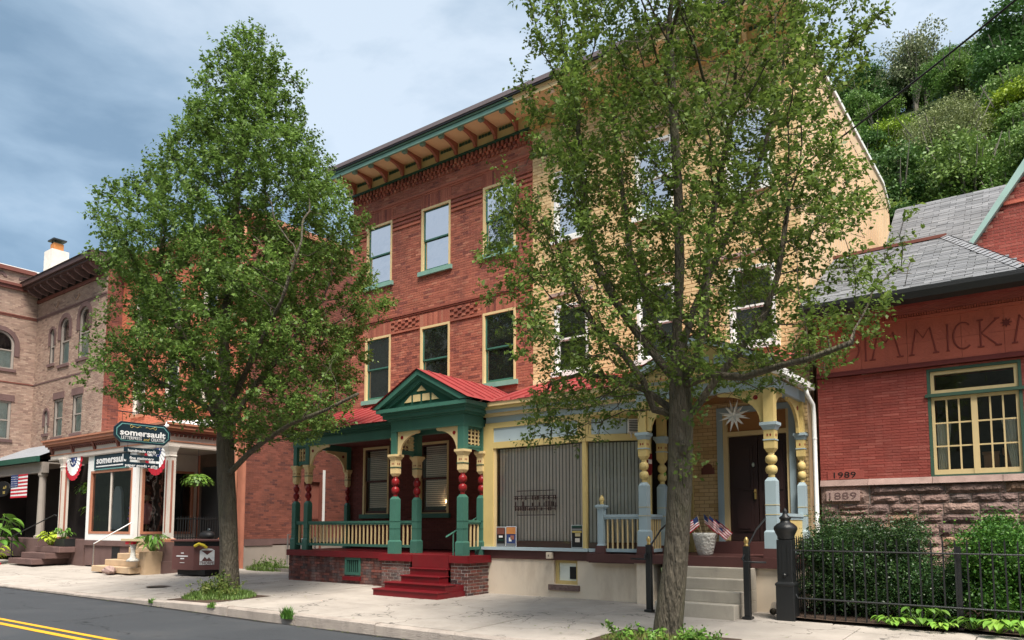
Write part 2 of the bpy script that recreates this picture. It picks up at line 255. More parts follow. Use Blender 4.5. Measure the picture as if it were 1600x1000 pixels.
# ------------------------------------------------------------------ helpers
ORG = {}
def tag(o, label=None, cat=None, group=None, kind=None):
    if label: o['label'] = label
    if cat: o['category'] = cat
    if group: o['group'] = group
    if kind: o['kind'] = kind
    return o
def thing(name, label, cat, loc, group=None):
    o = bpy.data.objects.new(name, None); C.objects.link(o); o.location = loc; o.empty_display_size = .2
    ORG[o] = Vector(loc); return tag(o, label, cat, group)
class Fr:
    """local frame of a wall: s to the right along it, d into it, z up"""
    def __init__(s, ox=0, oy=0, a=0): s.o = (ox, oy); s.e = (math.cos(R(a)), math.sin(R(a)))
    def __call__(s, p):
        e = s.e; return (s.o[0] + p[0] * e[0] - p[1] * e[1], s.o[1] + p[0] * e[1] + p[1] * e[0], p[2])
ID = Fr()
def FY(y): return Fr(0, y, 0)
def FX(x): return Fr(x, 0, 90)
class MB:
    def __init__(s, fr=ID): s.v = []; s.f = []; s.T = fr
    def add(s, vs, fs):
        n = len(s.v); s.v += [s.T(p) for p in vs]; s.f += [tuple(i + n for i in f) for f in fs]; return s
    def box(s, x0, x1, y0, y1, z0, z1):
        return s.add([(x0, y0, z0), (x1, y0, z0), (x1, y1, z0), (x0, y1, z0), (x0, y0, z1), (x1, y0, z1), (x1, y1, z1), (x0, y1, z1)],
                     [(0, 3, 2, 1), (4, 5, 6, 7), (0, 1, 5, 4), (1, 2, 6, 5), (2, 3, 7, 6), (3, 0, 4, 7)])
    def quad(s, *p): return s.add(list(p), [tuple(range(len(p)))])
    def prism(s, pts, d0, d1, ax='y'):
        n = len(pts)
        if ax == 'y': a = [(p[0], d0, p[1]) for p in pts] + [(p[0], d1, p[1]) for p in pts]
        elif ax == 'x': a = [(d0, p[0], p[1]) for p in pts] + [(d1, p[0], p[1]) for p in pts]
        else: a = [(p[0], p[1], d0) for p in pts] + [(p[0], p[1], d1) for p in pts]
        return s.add(a, [tuple(range(n)), tuple(range(2 * n - 1, n - 1, -1))] + [(i, i + n, (i + 1) % n + n, (i + 1) % n) for i in range(n)])
    def lathe(s, cx, cy, prof, n=12, sq=False, rot=0):
        vs = []; k = len(prof)
        for r, z in prof:
            for i in range(n):
                a = 2 * math.pi * (i + .5) / n + rot; vs.append((cx + r * math.cos(a), cy + r * math.sin(a), z))
        fs = [(j * n + i, j * n + (i + 1) % n, (j + 1) * n + (i + 1) % n, (j + 1) * n + i) for j in range(k - 1) for i in range(n)]
        fs += [tuple(range(n - 1, -1, -1)), tuple(range((k - 1) * n, k * n))]
        return s.add(vs, fs)
    def sq(s, cx, cy, prof):      # square section, half widths
        return s.lathe(cx, cy, [(r * math.sqrt(2), z) for r, z in prof], 4)
    def tube(s, pts, r, n=6, cap=True):
        pts = [Vector(p) for p in pts]; rs = r if isinstance(r, (list, tuple)) else [r] * len(pts); vs = []
        up = Vector((0, 0, 1)); prev = None
        for i, p in enumerate(pts):
            t = (pts[min(i + 1, len(pts) - 1)] - pts[max(i - 1, 0)]).normalized()
            a = (prev - t * prev.dot(t)) if prev is not None else (Vector((1, 0, 0)) if abs(t.z) > .9 else up).cross(t)
            if a.length < 1e-6: a = Vector((1, 0, 0)).cross(t)
            a.normalize(); prev = a; b = t.cross(a)
            for k in range(n):
                q = 2 * math.pi * k / n; vs.append(tuple(p + (a * math.cos(q) + b * math.sin(q)) * rs[i]))
        m = len(pts); fs = [(j * n + k, j * n + (k + 1) % n, (j + 1) * n + (k + 1) % n, (j + 1) * n + k) for j in range(m - 1) for k in range(n)]
        if cap: fs += [tuple(range(n - 1, -1, -1)), tuple(range((m - 1) * n, m * n))]
        return s.add(vs, fs)
    def ball(s, c, r, n=10, m=6, sc=(1, 1, 1)):
        vs = []; fs = []
        for j in range(m + 1):
            ph = math.pi * j / m
            for i in range(n):
                a = 2 * math.pi * i / n; vs.append((c[0] + sc[0] * r * math.sin(ph) * math.cos(a), c[1] + sc[1] * r * math.sin(ph) * math.sin(a), c[2] + sc[2] * r * math.cos(ph)))
        for j in range(m):
            for i in range(n): fs.append((j * n + i, (j + 1) * n + i, (j + 1) * n + (i + 1) % n, j * n + (i + 1) % n))
        return s.add(vs, fs)
    def build(s, name, mat, parent=None, smooth=False, bevel=0, **kw):
        me = bpy.data.meshes.new(name); o0 = ORG.get(parent, Vector((0, 0, 0)))
        me.from_pydata([(x - o0[0], y - o0[1], z - o0[2]) for x, y, z in s.v], [], s.f)
        if mat is not None: me.materials.append(MT[mat] if isinstance(mat, str) else mat)
        if smooth: me.shade_smooth() if hasattr(me, 'shade_smooth') else None
        o = bpy.data.objects.new(name, me); C.objects.link(o)
        if parent is not None: o.parent = parent; ORG[o] = o0
        else: ORG[o] = Vector((0, 0, 0))
        if bevel:
            b = o.modifiers.new('b', 'BEVEL'); b.width = bevel; b.segments = 1; b.limit_method = 'ANGLE'; b.harden_normals = False
        return tag(o, **kw) if kw else o
def struct(name, mb, mat, parent=None, **kw):
    o = mb.build(name, mat, parent, **kw)
    if parent is None: o['kind'] = 'structure'
    return o
def shared(name, me, parent, loc, rot=None):
    o = bpy.data.objects.new(name, me); C.objects.link(o); o.parent = parent
    p = Vector(loc) - ORG.get(parent, Vector((0, 0, 0)))
    if rot is None: o.location = p
    else: o.matrix_basis = Matrix.Translation(p) @ rot
    ORG[o] = ORG.get(parent, Vector((0, 0, 0))) + Vector((0, 0, 0)); return o
def copy_thing(o, loc, label=None):
    c = o.copy(); C.objects.link(c); c.location = loc; ORG[c] = Vector(loc)
    if label: c['label'] = label
    for ch in list(o.children):
        d = ch.copy(); C.objects.link(d); d.parent = c
        for g in list(ch.children):
            h = g.copy(); C.objects.link(h); h.parent = d
    return c
def arr_mesh(name, V, F4, mat):
    me = bpy.data.meshes.new(name); nv, nf = len(V), len(F4)
    me.vertices.add(nv); me.vertices.foreach_set('co', V.astype(np.float32).ravel())
    me.loops.add(nf * 4); me.loops.foreach_set('vertex_index', F4.astype(np.int32).ravel())
    me.polygons.add(nf); me.polygons.foreach_set('loop_start', (np.arange(nf) * 4).astype(np.int32)); me.polygons.foreach_set('loop_total', np.full(nf, 4, np.int32))
    me.update(); me.materials.append(mat); return me

def tiles(parent, fr, s0, s1, z0, z1, bw, bh, mat, mort, holes=(), joint=.009, proud=.007, n_ind=0, name='brick', inside=None,
          slope=None, off=.5, jit=.002, backing=True, rag=0.0, mname='mortar', wav=0.0):
    """courses of separate bricks (or shingles) proud of a recessed mortar sheet, round the openings.
    slope=(dy,dz): unit vector up the surface in (d, z) for roofs; otherwise vertical"""
    up = slope or (0., 1.); nrm = (-up[1], up[0])
    base = (0., z0)
    def P(s, t, h=0.):            # t distance up the surface, h height above it
        return (s, base[0] + up[0] * t + nrm[0] * h, base[1] + up[1] * t + nrm[1] * h)
    H = (z1 - z0) if not slope else z1
    hl = [(a, b, c - (z0 if not slope else 0), d - (z0 if not slope else 0)) for a, b, c, d in holes]
    if backing:
        us = sorted({s0, s1, *[min(max(q, s0), s1) for h in hl for q in h[:2]]}); vs = sorted({0., H, *[min(max(q, 0), H) for h in hl for q in h[2:]]})
        mb = MB(fr)
        if inside:
            K = 24; us = list(np.linspace(s0, s1, K + 1)); vs = list(np.linspace(0, H, K + 1))
        for i in range(len(us) - 1):
            for j in range(len(vs) - 1):
                cu, cv = (us[i] + us[i + 1]) / 2, (vs[j] + vs[j + 1]) / 2
                if any(h[0] < cu < h[1] and h[2] < cv < h[3] for h in hl): continue
                if inside and not inside(cu, cv): continue
                mb.add([P(us[i], vs[j]), P(us[i + 1], vs[j]), P(us[i + 1], vs[j + 1]), P(us[i], vs[j + 1])], [(0, 1, 2, 3)])
        if mb.f: mb.build(mname, mort, parent)
    rows = int(round(H / bh)); bh = H / rows; full = []; rest = MB(fr)
    for r in range(rows):
        t0, t1 = r * bh + joint / 2, (r + 1) * bh - joint / 2; tm = (t0 + t1) / 2
        iv = [(s0, s1)]
        for h in hl:
            if h[2] < tm < h[3]:
                iv = [q for a, b in iv for q in ((a, min(b, h[0])), (max(a, h[1]), b)) if q[1] - q[0] > .015]
        st = s0 - (bw * off if r % 2 else 0) - (random.random() * bw * rag)
        x = st
        while x < s1:
            w = bw * (1 + rag * random.uniform(-.4, .4)); a, b = x + joint / 2, x + w - joint / 2; x += w
            for p, q in iv:
                aa, bb = max(a, p), min(b, q)
                if bb - aa < .02: continue
                if inside and not inside((aa + bb) / 2, tm): continue
                h = proud + random.uniform(-jit, jit)
                if n_ind and rag == 0 and bb - aa > bw - joint - 1e-4: full.append((aa, bb, t0, t1, h)); continue
                e = .0022; wz = wav * math.sin(3 * aa + r) if wav else 0
                rest.add([P(aa, t0, 0), P(bb, t0, 0), P(bb, t1, 0), P(aa, t1, 0), P(aa + e, t0 + e + wz, h), P(bb - e, t0 + e + wz, h), P(bb - e, t1 - e, h), P(aa + e, t1 - e, h)],
                         [(4, 5, 6, 7), (0, 1, 5, 4), (1, 2, 6, 5), (2, 3, 7, 6), (3, 0, 4, 7)])
    if full:
        cp = Vector(CAM)
        full.sort(key=lambda q: (Vector(fr(P((q[0] + q[1]) / 2, (q[2] + q[3]) / 2))) - cp).length)
        w, hh, pr = bw - joint, bh - joint, proud; e = .0022
        me = bpy.data.meshes.new(name)
        me.from_pydata([(-w/2, 0, -hh/2), (w/2, 0, -hh/2), (w/2, 0, hh/2), (-w/2, 0, hh/2), (-w/2+e, -pr, -hh/2+e), (w/2-e, -pr, -hh/2+e), (w/2-e, -pr, hh/2-e), (-w/2+e, -pr, hh/2-e)], [],
                       [(4, 5, 6, 7), (0, 1, 5, 4), (1, 2, 6, 5), (2, 3, 7, 6), (3, 0, 4, 7)])
        me.materials.append(MT[mat]); a = math.atan2(fr.e[1], fr.e[0]); tilt = math.atan2(-up[0], up[1])
        rot = (Matrix.Rotation(a, 4, 'Z') @ Matrix.Rotation(tilt, 4, 'X'))
        for q in full[:n_ind]:
            shared(name, me, parent, fr(P((q[0] + q[1]) / 2, (q[2] + q[3]) / 2, q[4] - pr)), rot)
        for aa, bb, t0, t1, h in full[n_ind:]:
            rest.add([P(aa, t0, 0), P(bb, t0, 0), P(bb, t1, 0), P(aa, t1, 0), P(aa + e, t0 + e, h), P(bb - e, t0 + e, h), P(bb - e, t1 - e, h), P(aa + e, t1 - e, h)],
                     [(4, 5, 6, 7), (0, 1, 5, 4), (1, 2, 6, 5), (2, 3, 7, 6), (3, 0, 4, 7)])
    if rest.f: rest.build(name + '_courses' if name == 'brick' else name + '_field', mat, parent, kind='stuff')

def text(parent, name, s, fr, sc, d, zc, h, mat, w=None, extrude=.004, off=0.0, slant=0, space=1.0):
    """lettering centred on (sc, zc), standing d in front of / behind the frame's plane, capital height h, total width w"""
    cu = bpy.data.curves.new(name, 'FONT'); cu.body = s; cu.size = 1; cu.extrude = .5; cu.offset = off; cu.resolution_u = 2; cu.shear = slant; cu.space_character = space
    tmp = bpy.data.objects.new('tmp', cu); me = bpy.data.meshes.new_from_object(tmp)
    bpy.data.objects.remove(tmp); bpy.data.curves.remove(cu)
    co = [v.co.copy() for v in me.vertices]
    if not co: return None
    x0, x1 = min(c.x for c in co), max(c.x for c in co); y0 = min(c.y for c in co); y1 = max(c.y for c in co)
    capy = .7 if any(c.isupper() or c in 'bdfhklt1234567890' for c in s) else .5
    k = h / capy; kx = (w / (x1 - x0)) if w else k; o0 = ORG[parent]
    for v, c in zip(me.vertices, co):
        p = fr((sc + (c.x - (x0 + x1) / 2) * kx, d - (c.z + .5) * extrude, zc + (c.y - capy / 2) * k)); v.co = Vector(p) - o0
    me.materials.clear(); me.materials.append(MT[mat] if isinstance(mat, str) else mat)
    o = bpy.data.objects.new(name, me); C.objects.link(o); o.parent = parent; ORG[o] = o0; return o

def sash_window(parent, fr, s0, s1, z0, z1, trim, sash, glass, sill=None, sillmat=None, depth=.11, split=.5, muntins=None, tw=.07, back=None, arch=0, meet=None):
    """double hung window in an opening: cased frame (part) > sash, pane, sill (sub-parts)"""
    w = MB(fr)
    w.box(s0, s0 + tw, -.02, depth, z0, z1).box(s1 - tw, s1, -.02, depth, z0, z1).box(s0 + tw, s1 - tw, -.02, depth, z1 - tw, z1).box(s0 + tw, s1 - tw, .02, depth, z0, z0 + .03)
    wo = w.build('window', trim, parent)
    a, b, c, d = s0 + tw, s1 - tw, z0 + .03, z1 - tw; zm = c + (d - c) * split; k = .045
    u = MB(fr); u.box(a, a + k, .03, .06, zm, d).box(b - k, b, .03, .06, zm, d).box(a + k, b - k, .03, .06, d - k, d).box(a + k, b - k, .03, .06, zm - .015, zm + .03)
    u.build('sash', sash, wo)
    l = MB(fr); l.box(a, a + k, .065, .095, c, zm).box(b - k, b, .065, .095, c, zm).box(a + k, b - k, .065, .095, c, c + .07).box(a + k, b - k, .065, .095, zm - .04, zm - .002)
    l.build('sash', sash, wo)
    for (lo, hi, dd) in ((zm + .03, d - k, .045), (c + .07, zm - .04, .08)):
        MB(fr).quad((a + k, dd, lo), (b - k, dd, lo), (b - k, dd, hi), (a + k, dd, hi)).build('pane', glass, wo)
    if sill: MB(fr).box(s0 - .08, s1 + .08, -.09, .02, z0 - .13, z0).build('sill', sillmat or sill, wo)
    if back:
        MB(fr).quad((a, .14, c), (b, .14, c), (b, .14, d), (a, .14, d)).build('curtain', back, wo)
    return wo
def arch_pts(x0, x1, zs, zt, n=10):
    cx = (x0 + x1) / 2; rx = (x1 - x0) / 2; return [(cx + rx * math.cos(math.pi * i / n), zs + (zt - zs) * math.sin(math.pi * i / n)) for i in range(n + 1)]
def bracket(parent, fr, s, z, w, h, sgn, d0, d1, mat, disc='red_bead', th=.08, name='arch_bracket'):
    """spandrel bracket: corner at (s, z), reaching sgn*w along the beam and h down the post"""
    pts = [(s, z), (s + sgn * w, z), (s + sgn * w, z - .05)]
    for i in range(9):
        t = math.pi / 2 * i / 8; pts.append((s + sgn * (w - .04 - (w - .04 - th) * math.sin(t)), z - h + (h - .07) * math.cos(t)))
    pts.append((s, z - h))
    if sgn < 0: pts = pts[::-1]
    o = MB(fr).prism(pts, d0, d1).build(name, mat, parent)
    cx, cz = s + sgn * .15, z - .15
    m = MB(fr); ring = [(cx + .045 * math.cos(a), cz + .045 * math.sin(a)) for a in [i * math.pi / 6 for i in range(12)]]
    m.prism(ring, d0 - .012, d0 - .001); m.build('rosette', disc, o)
    return o
def porch_post(parent, x, y, z0, zb, zc, zt, zbeam, low, bead, capm, top, r=.085, capmid=None, edge=None, half=False, blk=None):
    """turned Victorian post: plinth, square shaft, turned beads, bracketed capital, square upper post"""
    k = 1
    a = MB().sq(x, y, [(r * 1.28, z0), (r * 1.28, z0 + .30), (r, z0 + .34), (r, zb - .07), (r * .55, zb)]); a.build('post_shaft', low, parent)
    g = MB().sq(x, y, [(r + .006, z0 + .80), (r + .006, z0 + .81)]).sq(x, y, [(r + .006, z0 + .62), (r + .006, z0 + .63)]); g.build('band', edge or low, parent)
    H = zc - zb; pr = [(r * .5, zb - .03), (r * .62, zb + .02)]
    for i in range(2):
        c = zb + H * (.30 + .40 * i)
        for t in range(-4, 5): pr.append((r * .55 + r * .55 * math.cos(t / 4 * math.pi / 2), c + H * .17 * math.sin(t / 4 * math.pi / 2)))
    pr += [(r * .6, zc - .02), (r * .6, zc)]
    MB().lathe(x, y, pr, 14).build('turned_beads', bead, parent, smooth=True)
    Hc = zt - zc
    c = MB().sq(x, y, [(r * .6, zc - .01), (r * .98, zc + .06), (r, zc + Hc * .32), (r, zc + Hc * .72), (r * 1.0, zc + Hc * .74)])
    co = c.build('capital', capm, parent)
    MB().sq(x, y, [(r * 1.12, zc + Hc * .38), (r * 1.12, zc + Hc * .42)]).build('band', capmid or edge or low, co)
    MB().sq(x, y, [(r * 1.05, zc + Hc * .742), (r * 1.3, zc + Hc * .85), (r * 1.55, zc + Hc * .9), (r * 1.55, zt)]).build('abacus', capmid or capm, co)
    dots = MB()
    for dx in (-.028, .028) if r > .08 else (0,): dots.lathe(0, 0, [(0, 0)], 3) if False else dots.box(x + dx - .012, x + dx + .012, y - r - .004, y - r + .002, zc + Hc * .52, zc + Hc * .6)
    for dy in (-.028, .028): dots.box(x + r - .002, x + r + .004, y + dy - .012, y + dy + .012, zc + Hc * .52, zc + Hc * .6)
    dots.build('drilled_hole', 'red_bead', co)
    MB().box(x - r * .95, x + r * .95, y - r * .95, y + r * .95, zt, zbeam).build('post_head', top, parent)
_balu = {}
def balustrade(parent, fr, s0, s1, d, zt, zb, railm, balm, pitch=.105, thick=.022, th=.05):
    MB(fr).box(s0, s1, d - th, d + th, zt - .06, zt).box(s0, s1, d - th * .7, d + th * .7, zt - .10, zt - .061).build('top_rail', railm, parent)
    MB(fr).box(s0, s1, d - th * .8, d + th * .8, zb, zb + .07).build('bottom_rail', railm, parent)
    key = (round(zt - zb, 3), balm, thick, fr.e)
    if key not in _balu:
        h = zt - .10 - zb - .07; f2 = Fr(0, 0, math.degrees(math.atan2(fr.e[1], fr.e[0]))); m = MB(f2).box(-thick, thick, -thick, thick, 0, h)
        me = bpy.data.meshes.new('baluster'); me.from_pydata(m.v, [], m.f); me.materials.append(MT[balm]); _balu[key] = me
    n = max(1, int((s1 - s0) / pitch)); 
    for i in range(n):
        shared('baluster', _balu[key], parent, fr((s0 + (i + .5) * (s1 - s0) / n, d, zb + .07)))

# ------------------------------------------------------------------ ground, road, pavement
def lerp(x, xs, ys): return float(np.interp(x, xs, ys))
def kz(x): return lerp(x, [-45, -28, -20, -14, -8, 5], [-.20, -.16, -.15, -.06, -.08, -.10])
def rz(x): return lerp(x, [-45, -28, -18, -12, -8, 5], [-.26, -.22, -.23, -.28, -.27, -.28])
def gz(x, y):
    if y >= 9: return lerp(y, [9, 14, 16, 30], [kz(x), .04, .06, .12]) + (0.10 if x < -40 else 0.1 * max(0, min(1, (-28 - x) / 12)))
    return lerp(y, [-1, 1, 5.3, 9], [-.2, -.14, -.10, rz(x)])
def sheet(xs, ys, fz, fr=ID):
    m = MB(); n = len(ys)
    m.v = [(x, y, fz(x, y)) for x in xs for y in ys]
    m.f = [(i * n + j, (i + 1) * n + j, (i + 1) * n + j + 1, i * n + j + 1) for i in range(len(xs) - 1) for j in range(n - 1)]
    return m
def hill_h(x, y):
    # wooded hillside behind the right-hand buildings, and the valley side behind the camera
    h = 0
    if y > 34:
        k = lerp(x, [-120, -62, -28, 10, 200], [0.0, .15, 1.0, 1.04, 1.0]); h = k * lerp(y, [34, 60, 115, 160, 900], [0, 17, 61, 74, 80])
    if y < -18:
        h = lerp(-y, [18, 60, 260, 420, 900], [0, 6, 116, 165, 170]) * (1 + .10 * math.sin(x * .012 + 1) + .06 * math.sin(x * .031))
    return h
xs = list(np.linspace(-700, 700, 57)); ys = list(np.linspace(-900, -18, 30)) + [16.5, 34] + list(np.linspace(40, 160, 20)) + [300, 600, 900]
yb = [y for y in ys if y <= -17]; yf = [y for y in ys if y >= -19]
struct('ground', sheet(xs, yf, lambda x, y: -.45 + hill_h(x, y)), 'grass_ground', smooth=True)
struct('valley_side', sheet(xs, yb, lambda x, y: -.45 + hill_h(x, y) + (6 * math.sin(x * .11) * math.sin(y * .09) + 4 * math.sin(x * .23 + y * .2) if y < -60 else 0)), 'hill_far', smooth=True)
rm = sheet(list(np.linspace(-90, 60, 61)), [-1.2, 1, 3.2, 5.3, 7.2, 9.0], lambda x, y: gz(x, min(y, 8.999)) + (0 if y < 8.9 else 0)); road = struct('road', rm, 'asphalt')
struct('gutter_seal', sheet(list(np.linspace(-60, 20, 81)), [8.86, 8.995], lambda x, y: gz(x, 8.99) + .006 + .0), 'tar', road)
for y0 in (5.18, 5.46):
    struct('centre_line', sheet(list(np.linspace(-90, 60, 61)), [y0, y0 + .12], lambda x, y: gz(x, y) + .006), 'yellow_line', road)
kerb = thing('kerb', None, None, (-20, 9.08, 0)); kerb['kind'] = 'structure'
x = -60.0
while x < 12:
    w = random.uniform(1.5, 2.6); a, b = x + .008, x + w - .008; j = random.uniform(-.012, .012)
    m = MB(); y0, y1 = 9.0 + random.uniform(-.012, .012), 9.17
    for yy, zo in ((y0, -.35), (y0 + .0, -.03), (y0 + .025, 0), (y1, 0), (y1, -.35)):
        for q in (a, b): m.v.append((q, yy, (kz(q) + j + zo) if zo > -.3 else -.5))
    m.f = [(0, 1, 3, 2), (2, 3, 5, 4), (4, 5, 7, 6), (6, 7, 9, 8), (0, 2, 4, 6, 8), (9, 7, 5, 3, 1)]
    m.build('kerb_stone', 'kerbstone', kerb); x += w
walk = thing('sidewalk', None, None, (-15, 11, 0)); walk['kind'] = 'structure'
struct('joint_bed', sheet(list(np.linspace(-60, 12, 37)), [9.15, 11, 14, 16.3, 20], lambda x, y: gz(x, y) - .018), 'joint', walk)
PITS = [(-16.75, -14.95, 9.17, 10.75), (-5.65, -3.75, 9.17, 10.75)]
rows_y = [(9.18, 10.9), (10.9, 12.75), (12.75, 14.1), (14.1, 16.2)]
for ri, (ya, yb) in enumerate(rows_y):
    x = -60.0 + ri * .35
    while x < 12:
        w = random.choice([1.5, 1.55, 1.9, 2.4]) if ri != 0 else 1.8; a, b = x + .009, x + w - .009; x += w
        if ri >= 2 and a > -18.3 and b < -4 and ri == 3: continue
        m = MB(); c = .008; dz = random.uniform(-.006, .008); tl = random.uniform(-.004, .004)
        P4 = [(a, ya + .006), (b, ya + .006), (b, yb - .006), (a, yb - .006)]
        cx, cy = (a + b) / 2, (ya + yb) / 2
        lo = [(px, py, gz(px, py) - .06) for px, py in P4]; ed = [(px, py, gz(px, py) - c + dz + tl * (px - cx)) for px, py in P4]
        tp = [(px + (c if px < cx else -c), py + (c if py < cy else -c), gz(px, py) + dz + tl * (px - cx)) for px, py in P4]
        m.add(lo + ed + tp, [(8, 9, 10, 11)] + [(i, (i + 1) % 4, (i + 1) % 4 + 4, i + 4) for i in range(4)] + [(i + 4, (i + 1) % 4 + 4, (i + 1) % 4 + 8, i + 8) for i in range(4)])
        m.build('paving_slab', 'concrete', walk)
struct('far_sidewalk', sheet(list(np.linspace(-90, 60, 31)), [-5, -1.2], lambda x, y: -.05), 'concrete')
struct('alley', sheet([-24, -21, -18.35], [16.2, 20, 26, 34], lambda x, y: .07 + (y - 16) * .03), 'concrete')
for (a, b, c, d) in PITS:
    m = sheet(list(np.linspace(a, b, 7)), list(np.linspace(c, d, 7)), lambda x, y: gz(x, y) + .012 + .07 * math.sin(math.pi * (x - a) / (b - a)) * math.sin(math.pi * (y - c) / (d - c)))
    struct('tree_pit_soil', m, 'soil')
struct('garden_soil', sheet(list(np.linspace(-3.95, 6, 12)), list(np.linspace(12.92, 16, 6)), lambda x, y: .075 + .03 * math.sin(x * 3) * math.sin(y * 4)), 'soil')
mc = MB().lathe(-20.3, 10.9, [(.33, gz(-20.3, 10.9) + .012), (.33, gz(-20.3, 10.9) + .018)], 24); tag(mc.build('manhole_cover', 'iron'), 'round dark iron cover set flush in the pavement left of the big tree', 'manhole cover')
# ------------------------------------------------------------------ red brick house
RX0, RX1, YX1, WY = -18.35, -11.08, -4.08, 16.0
F16 = FY(WY)
red = thing('brick_townhouse', 'red brick townhouse with green and cream porch beside the yellow brick house', 'house', (-14.7, 16, .05))
WIN = [(-17.66, -16.5), (-15.23, -14.05), (-12.81, -11.65)]
holes = [(a, b, z0, z1) for a, b in WIN for z0, z1 in ((9.33, 11.33), (5.6, 7.63))] + [(a, b, 1.99, 4.1) for a, b in WIN[:2]] + [(-12.75, -11.7, .95, 3.9)]
upper = [h for h in holes if h[2] > 4.5]
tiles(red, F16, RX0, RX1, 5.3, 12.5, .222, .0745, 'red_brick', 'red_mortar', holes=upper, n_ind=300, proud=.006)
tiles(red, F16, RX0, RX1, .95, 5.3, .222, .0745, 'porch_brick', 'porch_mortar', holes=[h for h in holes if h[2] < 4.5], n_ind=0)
MB().box(RX0, RX1, 16.02, 16.12, 12.5, 13.0).box(RX0, RX0 + .1, 16.005, 27, 0, 12.9).box(RX0, RX1, 26.9, 27, 0, 12.9).build('wall', 'side_brick', red)
for a, b in WIN:
    for z1 in (11.33, 7.63):
        m = MB(F16); n = 17; w = (b - a + .04) / n
        for i in range(n): m.box(a - .02 + i * w + .004, a - .02 + (i + 1) * w - .004, -.016 - random.random() * .003, 0, z1 + .002, z1 + .38 + (.06 if z1 > 8 else 0))
        m.build('soldier_lintel', 'red_brick', red, kind='stuff')
m = MB(F16)
m.box(RX0, RX1, -.045, 0, 11.79, 11.86).box(RX0, RX1, -.025, 0, 11.74, 11.788)
m.box(RX0, RX1, -.05, 0, 8.12, 8.19).box(RX0, RX1, -.03, 0, 8.07, 8.118)
gaps = [(RX0, WIN[0][0] - .03), (WIN[0][1] + .03, WIN[1][0] - .03), (WIN[1][1] + .03, WIN[2][0] - .03), (WIN[2][1] + .03, RX1)]
for a, b in gaps:
    m.box(a, b, -.04, 0, 7.6, 7.66)
    for k in range(4): m.box(a, b, -.034, 0, 10.93 + k * .13, 10.93 + k * .13 + .07)
    n = int((b - a) / .15)
    for r in range(4):
        for i in range(n):
            if (i + r) % 2: m.box(a + i * .15, a + i * .15 + .13, -.04, 0, 7.70 + r * .085, 7.70 + r * .085 + .06)
m.build('string_course', 'red_brick', red, kind='stuff')
m = MB(F16); n = 46; w = (RX1 - RX0) / n
for i in range(n):
    m.box(RX0 + i * w, RX0 + i * w + w * .55, -.07, 0, 12.27, 12.36).box(RX0 + i * w + w * .45, RX0 + (i + 1) * w, -.09, 0, 12.362, 12.5).box(RX0 + i * w + w * .2, RX0 + i * w + w * .75, -.04, 0, 12.18, 12.268)
m.build('dentil_brick', 'red_brick', red, kind='stuff')
for i, (a, b) in enumerate(WIN):
    sash_window(red, F16, a, b, 9.33, 11.33, 'cream', 'green', GL_UP, sill='teal', back=None)
    sash_window(red, F16, a, b, 5.6, 7.63, 'cream', 'green', GL_MID, sill='teal')
MB(F16).quad((WIN[1][0] + .12, .16, 5.7), (WIN[1][0] + .3, .16, 5.7), (WIN[1][0] + .3, .16, 7.5), (WIN[1][0] + .12, .16, 7.5)).build('curtain', 'curtain', red)
for a, b in WIN[:2]:
    w = sash_window(red, F16, a, b, 1.99, 4.1, 'cream', 'brown_paint', GL_SHOP, sill='green')
    m = MB(F16)
    for k in range(30): m.box(a + .15, b - .15, .15, .175, 2.2 + k * .06, 2.245 + k * .06)
    m.build('blind_slat', 'blind', w, kind='stuff')
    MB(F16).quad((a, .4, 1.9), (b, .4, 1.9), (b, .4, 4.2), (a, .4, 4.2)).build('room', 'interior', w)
d = MB(F16).box(-12.75, -11.7, .08, .14, .95, 3.85).build('door', 'door_brown', red)
MB(F16).box(-12.83, -12.75, -.03, .1, .95, 3.98).box(-11.7, -11.62, -.03, .1, .95, 3.98).box(-12.75, -11.7, -.03, .1, 3.86, 3.98).build('door_frame', 'green_dark', d)
# roof cornice
def cornice(parent, x0, x1, face, fasc, corb, tip, cap, fx0=None):
    MB().box(x0, x1, 15.90, 16.0, 12.56, 12.94).build('frieze_board', face, parent)
    MB().box(x0, x1, 15.86, 16.0, 12.50, 12.555).build('bed_mould', 'green_dark' if fasc == 'teal' else 'mustard', parent)
    MB().box(x0, x1, 15.14, 16.0, 12.92, 12.95).build('soffit', 'soffit', parent)
    MB().box(x0, x1, 15.08, 15.14, 12.85, 12.96).box(x0, x1, 15.05, 15.14, 12.985, 13.03).build('fascia', fasc, parent); MB().box(x0, x1, 15.07, 15.14, 12.961, 12.984).build('fascia_groove', 'green_dark' if fasc == 'teal' else 'soffit', parent)
    MB().box(x0, x1, 15.0, 15.1, 13.031, 13.08).build('gutter_edge', 'iron', parent)
    MB().prism([(14.98, 13.082), (14.98, 13.2), (16.3, 13.25), (27, 12.6), (27, 12.5), (16.3, 13.1)][::-1], x0, min(x1, YX1 - .12), ax='x').build('roof', 'roofing', parent)
    n = max(2, round((x1 - x0) / .82)); prev = None
    for i in range(n + 1):
        x = x0 + .45 + i * (x1 - x0 - .9) / n
        pts = [(15.2, 12.918), (15.895, 12.918), (15.895, 12.58), (15.82, 12.58)]
        for t in range(7):
            q = math.pi / 2 * t / 6; pts.append((15.80 - .5 * (1 - math.cos(q)), 12.60 + .25 * math.sin(q)))
        pts.append((15.2, 12.85))
        o = MB().prism(pts[::-1], x - .042, x + .042, ax='x').build('corbel', corb, parent)
        MB().box(x - .07, x + .07, 15.145, 15.26, 12.80, 12.915).build('corbel_tip', tip, o)
        if prev is not None:
            m = MB(); c = (prev + x) / 2
            for k in (-2, -1, 0, 1, 2): m.box(c + k * .11 - .04, c + k * .11 + .04, 15.87, 15.9, 12.79, 12.87)
            m.build('vent_slot', 'green_dark', parent)
        prev = x
